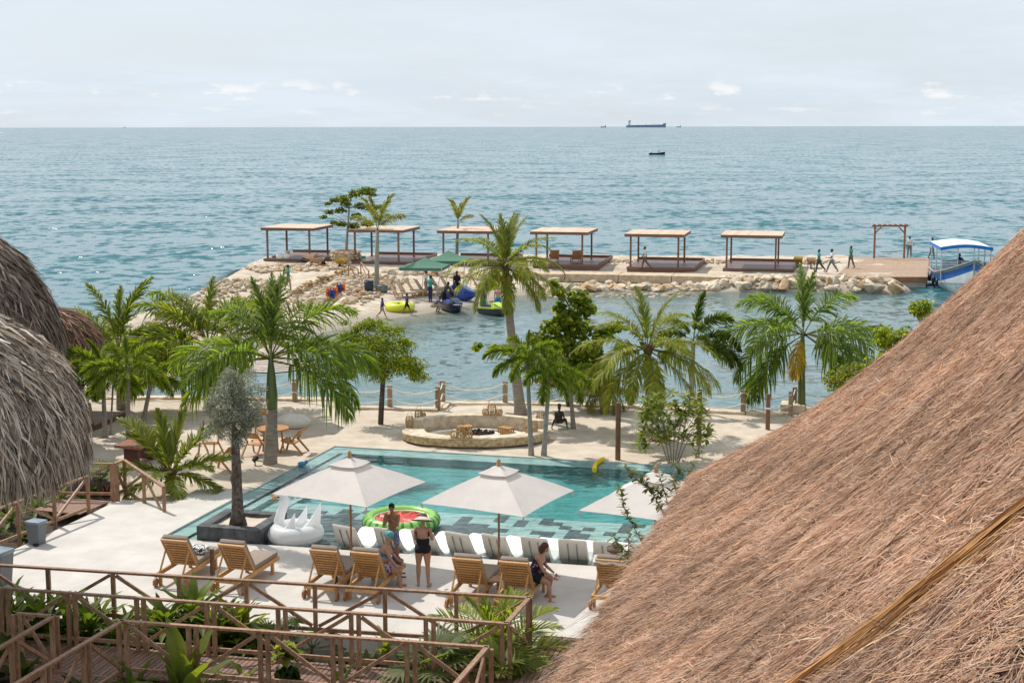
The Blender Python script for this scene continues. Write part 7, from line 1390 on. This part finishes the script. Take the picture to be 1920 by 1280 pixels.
def finish_people():
    bpy.context.view_layer.update(); dg = bpy.context.evaluated_depsgraph_get()
    for (o, label, loc, rz, s, J, off, bones, HM, sk, wear, hair, hat, fem, fine, cat, name, shoes) in _q:
        me = bpy.data.meshes.new_from_object(o.evaluated_get(dg)); n = len(me.vertices); co = np.empty(n * 3, np.float32); me.vertices.foreach_get('co', co); co = co.reshape(-1, 3); no = np.empty(n * 3, np.float32); me.vertices.foreach_get('normal', no); no = no.reshape(-1, 3); F = [tuple(p.vertices) for p in me.polygons]
        bpy.data.objects.remove(o); t = thing(name, label, cat, tuple(loc), rz); t.scale = (s, s, s)
        mb = MB(); mb.v = [tuple(v) for v in co]; mb.f = list(F); mb.m = [0] * len(F)
        hc = J['hc'] + off
        for nn, sd in (('l', -1), ('r', 1)):                                   # fingers: four of unequal length and a thumb
            fd = J[nn + 'fd']; h = J[nn + 'hd'] + off; ax = fd.cross(Vector((0, 1, 0))); ax = ax.normalized() if ax.length > .2 else Vector((1, 0, 0)); pl = ax.cross(fd).normalized(); curl = pl * (-1 if pl.y < 0 else 1)
            for k, L in enumerate((.062, .074, .069, .052)):
                b = h + fd * .03 + ax * (-.024 + k * .016); mb.tube([b, b + fd * L * .5 + curl * .006, b + fd * L * .85 + curl * .022, b + fd * L * .98 + curl * .036], [.0085, .008, .0075, .005], 6)
            b = h - fd * .01 + ax * (.03 * -sd); mb.tube([b, b + fd * .03 + ax * (.022 * -sd) + curl * .012, b + fd * .055 + ax * (.026 * -sd) + curl * .02], [.011, .0095, .006], 6)
        e0 = len(mb.f)
        for sd in (-1, 1): mb.ell(hc + HM @ Vector((sd * .031, .083, .008)), (.012, .007, .007), HM, 8, 5, 1)
        mb.ell(hc + HM @ Vector((0, .087, -.062)), (.022, .007, .007), HM, 8, 5, 2)
        mb.build('body', [skin(sk), BLACK, mat('lips', (.28, .08, .07), .5)], t, True)
        fc = np.array([co[list(f)].mean(0) for f in F]); best = np.full(len(F), 1e9); bi = np.zeros(len(F), int); bt = np.zeros(len(F))
        for i, (nm, a, b, r) in enumerate(bones):
            a = np.array(a + off); b = np.array(b + off); ab = b - a; tt = np.clip(((fc - a) @ ab) / (ab @ ab + 1e-9), 0, 1); d = np.linalg.norm(fc - a - tt[:, None] * ab, axis=1) / r * (1.0 if nm != 'torso' else .93); m_ = d < best; best[m_] = d[m_]; bi[m_] = i; bt[m_] = tt[m_]
        names = np.array([b[0] for b in bones])[bi]
        for (part, zones, mt, offs) in wear:
            sel = np.zeros(len(F), bool)
            for z, (t0, t1) in zones.items():
                zz = [z] if z in ('torso', 'neck', 'head') else ['l' + z, 'r' + z]
                for q in zz: sel |= (names == q) & (bt >= t0) & (bt <= t1)
            if part == 'swimsuit':                                              # low scooped back
                lz = bt; back = fc[:, 1] < float((J['ch'] + off).y) - .0; sel &= ~((names == 'torso') & back & (lz > .58) & (np.abs(fc[:, 0]) < .13)); 
            if not sel.any(): continue
            idx = np.nonzero(sel)[0]; used = sorted({v for k in idx for v in F[k]}); mp = {v: i for i, v in enumerate(used)}; c2 = co[used] + no[used] * offs
            g = MB(); g.v = [tuple(v) for v in c2]; g.f = [tuple(mp[v] for v in F[k]) for k in idx]; g.m = [0] * len(g.f); g.build(part, mt, t, True)
        H = lambda x, y, z: hc + HM @ Vector((x, y, z))
        if hair:
            kind, hcol = hair; hm_ = mat('hair_%d' % int(hcol[0] * 1000), hcol, .55, .3, 30, (1, 1, .2), bump=.4)
            g = MB(); g.ell(H(0, -.022, .036), (.086, .096, .093), HM, 18, 12)
            if kind == 'long': g.ell(H(0, -.055, -.04), (.085, .07, .12), HM, 16, 10); [g.ell(H(sd * .06, -.02, -.05), (.035, .06, .11), HM, 10, 8) for sd in (-1, 1)]
            g.v = [tuple(Vector(v) * (1) + Vector((fbm(v[0] * 40, v[1] * 40, v[2] * 40, 2),) * 3) * .006) for v in g.v]; g.build('hair', hm_, t, True)
        if hat:
            kind, hm1 = hat[0], hat[1]; g = MB()
            if kind == 'brim':
                pr = [(0, .10), (.06, .098), (.088, .075), (.095, .02), (.12, .0), (.2, -.035), (hat[2], -.075), (hat[2], -.083), (.2, -.043), (.1, -.01)]; g.lathe(pr, 32)
                for i, f in enumerate(g.f): g.m[i] = 1 if (len(hat) > 3 and (i % 32) in range(20, 31) and i >= 96) else 0
            elif kind == 'cap': g.lathe([(0, .095), (.06, .088), (.092, .05), (.098, .0)], 18); g.grid(lambda u, v: ((u - .5) * .15, .085 + .085 * v * (1 - (2 * u - 1) ** 2 * .4), .005 - .012 * v), 6, 4)
            elif kind == 'turban': g.ell((0, -.01, .03), (.112, .125, .10), None, 20, 12); g.ell((0, -.08, .02), (.07, .06, .06), None, 12, 8)
            elif kind == 'crown': g.lathe([(.075, 0), (.09, .06), (.10, .14), (.06, .17), (0, .16)], 14)
            g.v = [tuple(H(v[0], v[1] - .012, v[2] + .045)) for v in g.v]; ht_ = g.build('hat' if kind != 'turban' else 'turban', [hm1, hat[3] if len(hat) > 3 else hm1], t, True)
            if kind == 'brim' and fine and len(hat) > 3: g = MB(); torus(g, (0, 0, 0), .093, .008, 1.6, 24, 6); g.v = [tuple(H(v[0], v[1] - .012, v[2] + .07)) for v in g.v]; g.build('hat_band', BLACK, ht_)
        if shoes:
            g = MB()
            for nn in 'lr':
                a, b = J[nn + 'he'] + off, J[nn + 'to'] + off; d = (b - a).normalized(); g.beam(a - d * .03 + Vector((0, 0, -.03)), b + d * .04 + Vector((0, 0, -.018)), .125, .035); g.tube([b - d * .07 + Vector((sx * .06, 0, -.01 + (.055 if sx == 0 else 0))) for sx in (-1, 0, 1)], .028, 6)
            g.build('sandals', shoes, t)
W = lambda c, **k: cloth(c, **k)
def tee(m, sl=.55): return ('shirt', {'torso': (.2, 1), 'ua': (0, sl)}, m, .014)
def longs(m): return ('trousers', {'torso': (0, .3), 'th': (0, 1), 'sh': (0, .93)}, m, .016)
def shorts(m, l=.75): return ('shorts', {'torso': (0, .28), 'th': (0, l)}, m, .02)
def vest(m): return ('life_vest', {'torso': (.32, 1.0)}, m, .035)
TEALC = cloth('teal', (.03, .30, .25)); WHT = cloth('white', (.68, .66, .62)); CRM = cloth('cream', (.60, .52, .42)); KHA = cloth('khaki', (.34, .26, .17)); GRJ = cloth('grey_jeans', (.17, .19, .21)); NVC = cloth('navy', (.02, .03, .09)); BLK = cloth('black', (.012, .012, .014)); GRNC = cloth('green', (.04, .26, .08)); BLV = cloth('blue_vest', (.02, .05, .28)); DKT = cloth('dark_trouser', (.05, .055, .06)); BRN = cloth('brown_trouser', (.17, .09, .06)); PUR = cloth('mauve', (.12, .10, .17))
FLOR = cloth('floral', (.010, .012, .035), (.62, .26, .22), 11, .56, .62); SARO = cloth('sarong', (.12, .02, .10), (.45, .33, .34), 16, .47, .53); BLTOP = cloth('blue_bikini', (.02, .09, .38), (.03, .3, .5), 14); TURB = cloth('turban', (.04, .30, .30), (.25, .42, .38), 16); SHPRT = cloth('print_shorts', (.30, .30, .38), (.05, .09, .22), 22)
HATB = mat('straw_hat', (.16, .115, .085), .9, .2, 30); HATW = mat('straw_hat_pale', (.60, .52, .42), .9, .15, 30)
walk = lambda a=24, b=-18, k=12: dict(rt=(a, 3), rk=8, lt=(b, 3), lk=k, la=(22, 7), ra=(-20, 7), le=20, re=15)
fz = FRZ
# by the pool
p = G(736, 1058, 0); person('standing boy with wet dark hair, hands to his mouth, print swim shorts', p, math.pi + fz + .1, 1.5, dict(head=(26, -8), la=(42, 4), le=112, lin=38, ra=(42, 4), re=112, rin=38), 'mid', [('shorts', {'torso': (0, .25), 'th': (0, .8)}, SHPRT, .022)], ('short', (.01, .009, .008)), .88, fine=True)
p = G(793, 1099, 0); person('woman standing with her back turned in black swimsuit and wide straw hat', p, fz + .12, 1.66, dict(la=(24, 9), le=62, lin=14, ra=(24, 9), re=62, rin=14, head=(20, 0), lt=(2, 3), rt=(-2, 3)), 'tan', [('swimsuit', {'torso': (.03, .86)}, BLK, .006)], ('short', (.05, .025, .015)), 1.18, True, True, ('brim', HATB, .27, HATW))
q = onl_(3, .12, 1.05, 0); person('seated woman in a teal turban with blue bikini and printed sarong', Vector((q.x, q.y, 0)), fz - math.pi / 2 + .25, 1.62, dict(lean=14, la=(28, 12), le=12, ra=(26, 10), re=14, lt=(76, 12), lk=78, rt=(74, 6), rk=66, head=(8, 0)), 'tan', [('sarong', {'torso': (0, .34), 'th': (0, .62)}, SARO, .02), ('bikini_top', {'torso': (.56, .70)}, BLTOP, .008)], None, 1.34, True, True, ('turban', TURB), seat=.58)
q = onl_(3, .02, 1.55, 0); person('small dark-haired child sitting behind the turbaned woman', Vector((q.x, q.y, 0)), fz - 1.2, 1.25, dict(lean=10, lt=(80, 8), lk=75, rt=(80, 8), rk=75, la=(30, 8), ra=(30, 8), head=(15, 0)), 'brown', [('swim_trunks', {'torso': (0, .3), 'th': (0, .7)}, BLV, .018)], ('short', (.012, .01, .009)), .9, False, True, seat=.56)
q = onl_(5, .22, 1.12, 0); person('seated woman with brown hair in dark floral top and pink sandals', Vector((q.x, q.y, 0)), fz - math.pi / 2 + .05, 1.64, dict(lean=22, la=(20, 8), le=34, lin=16, ra=(20, 8), re=34, rin=16, lt=(74, 10), lk=86, rt=(70, 6), rk=64, head=(20, 0)), 'tan', [('top', {'torso': (.22, .80)}, FLOR, .012), ('skirt', {'torso': (0, .27), 'th': (0, .55)}, BLK, .022)], ('long', (.075, .032, .016)), 1.3, True, True, seat=.58, shoes=mat('pink_foam', (.62, .14, .17), .6))
q = onl_(6, .0, 1.1, 0); person('reclining guest under a brown brimmed hat on the towel lounger', Vector((q.x, q.y, 0)), fz, 1.68, dict(lean=-33, lt=(86, 6), lk=4, rt=(86, 6), rk=8, la=(-10, 12), le=40, ra=(-10, 12), re=40, head=(10, 0)), 'fair', [('shorts', {'torso': (0, .3), 'th': (0, .6)}, WHT, .02)], ('short', (.03, .02, .015)), 1.0, False, True, ('brim', HATB, .19), seat=.6)
p = G(163, 806, S0); person('person in white shirt and tan trousers beside the nearest thatched hut', p, rad(160), 1.72, dict(lean=14, la=(50, 10), le=40, ra=(50, 10), re=40, **{k: v for k, v in walk(18, -14).items() if k[1] in 'tk'}), 'mid', [tee(WHT, 1), longs(KHA)], ('short', (.02, .015, .012)))
# statue: a crouching bronze figure
p = G(1047, 802, S0); person('dark bronze statue of a squatting figure with a tall headdress', p, math.pi + .2, 1.25, dict(lean=12, lt=(118, 26), lk=138, rt=(118, 26), rk=138, la=(30, 10), le=40, ra=(30, 10), re=40), 'bronze', (), None, 1.35, hat=('crown', skin('bronze')), cat='statue', name='statue')
# beach and breakwater
def shore(px, py, z=None): p = G(px, py, -.6 if z is None else z); p.z = zspit(p.x, p.y) if z is None else z; return p
person('man in turquoise shirt and dark cap walking on the sandy path', shore(541, 545, -.55), rad(-60), 1.74, walk(12, -10), 'dark', [tee(TEALC), longs(KHA)], hat=('cap', DKT))
person('child in blue life vest walking, nearest the grey bucket', shore(717, 578), rad(-95), 1.28, walk(28, -26, 20), 'mid', [vest(BLV), shorts(cloth('tan', (.36, .25, .18)), .5)]); person('child in blue life vest and black shorts behind the yellow tube', shore(763, 571), rad(-80), 1.3, walk(26, -22), 'brown', [vest(BLV), shorts(BLK, .85)], hat=('cap', BLK))
person('man in teal shirt standing under the front canopy', shore(807, 553), rad(-60), 1.74, dict(la=(35, 8), le=40, ra=(30, 8), re=40, head=(20, 0)), 'dark', [tee(TEALC), longs(NVC)], fat=1.1); person('person in white shirt half hidden behind the man in teal', shore(799, 545), rad(-100), 1.7, None, 'brown', [tee(WHT), longs(KHA)])
person('man crouching in mauve shirt beside the navy jet ski', shore(812, 568), rad(-70), 1.72, dict(lean=52, lt=(95, 12), lk=112, rt=(95, 12), rk=112, la=(55, 8), le=30, ra=(55, 8), re=30, head=(-10, 0)), 'brown', [tee(PUR, 1), longs(KHA)]); person('dark-clad man leaning over behind the navy jet ski', shore(833, 560), rad(-120), 1.74, dict(lean=28, la=(35, 6), ra=(30, 6), head=(10, 0)), 'dark', [tee(DKT, .6), longs(BLK)])
person('man in black under the rear canopy', shore(857, 545), rad(170), 1.78, None, 'dark', [tee(BLK, 1), longs(BLK)]); person('person in blue vest bending behind the blue jet ski', shore(847, 556), rad(-150), 1.68, dict(lean=40, la=(50, 6), ra=(50, 6)), 'brown', [vest(BLV), shorts(NVC)])
person('bather in white cap, blue vest and green shorts in shallow water', shore(906, 590, SEA - .32), rad(190), 1.72, dict(ra=(30, 8), re=30, la=(10, 8)), 'tan', [vest(BLV), shorts(GRNC, .85)], fat=1.1, hat=('cap', WHT)); person('bare-chested bather in bright blue shorts in shallow water', shore(934, 588, SEA - .25), rad(180), 1.78, walk(8, -6, 6), 'fair', [shorts(cloth('cyan', (.02, .25, .5)), .7)], ('short', (.02, .013, .01)))
person('man in white shirt and brown trousers walking past the fifth pavilion', shore(1209, 506, JET + .06), rad(80), 1.76, walk(20, -24, 25), 'dark', [tee(WHT), longs(BRN)]); person('worker in turquoise shirt, leftmost of the three walking', shore(1535, 512, JET + .06), rad(95), 1.72, walk(14, -26, 18), 'dark', [tee(TEALC), longs(DKT)]); person('worker in white shirt and hat, middle of the three walking', shore(1559, 512, JET + .06), rad(95), 1.78, dict(walk(26, -26, 12), la=(30, 8), le=60), 'dark', [tee(WHT), longs(GRJ)], hat=('cap', DKT)); person('worker in green shirt, rightmost of the three walking', shore(1595, 504, JET + .03), rad(110), 1.7, walk(12, -14, 10), 'dark', [tee(GRNC), longs(cloth('olive', (.16, .14, .10)))])
person('man in white shirt leaning on the swing post', shore(1705, 484, JET + .03), rad(150), 1.72, dict(head=(22, 0), la=(30, 40), le=30, ra=(5, 8)), 'dark', [tee(WHT, 1), longs(GRJ)]); person('man standing at the dock edge holding the boat canopy', shore(1747, 487, JET + .03), rad(-80), 1.72, dict(la=(60, 10), le=60, ra=(70, 10), re=40, **{k: v for k, v in walk(14, -10).items() if k[1] in 'tk'}), 'dark', [tee(CRM), longs(GRJ)])
bm_ = Matrix.Rotation(boat.rotation_euler.z, 3, 'Z'); bp_ = Vector(boat.location)
person('boat driver in dark clothes beneath the blue and white canopy', bp_ + bm_ @ Vector((-.2, -2.6, .58)), rad(200), 1.72, dict(la=(40, 20), le=40, ra=(40, 20), re=40), 'dark', [tee(NVC, 1), longs(BLK)]); person('passenger in dark blue sitting at the right side of the boat', bp_ + bm_ @ Vector((-1.5, .9, .62)), rad(100), 1.72, dict(lean=15, lt=(80, 6), lk=70, rt=(80, 6), rk=60, la=(30, 6), ra=(30, 6)), 'dark', [tee(NVC, 1), longs(BLK)], seat=.6)
p = bpy.data.objects['fishing_canoe'].location; person('lone fisherman standing in the small canoe', p + Vector((.82, 0, .05)), rad(90), 1.7, dict(la=(35, 10), ra=(20, 10)), 'dark', [tee(DKT), shorts(DKT)], hat=('brim', HATB, .16))
kp = bpy.data.objects['kayak'].location
for dx, lab, m in ((.35, 'kayaker in black cap at the middle of the yellow kayak', CRM), (-.65, 'kayaker in a pale top at the orange end of the kayak', WHT)): person(lab, kp + Vector((dx, 0, .12)), rad(90), 1.66, dict(lean=-10, lt=(84, 10), lk=20, rt=(84, 10), rk=20, la=(45, 15), le=30, ra=(45, 15), re=30), 'fair', [tee(m), shorts(BLK)], seat=.1, hat=('cap', BLK))
finish_people()
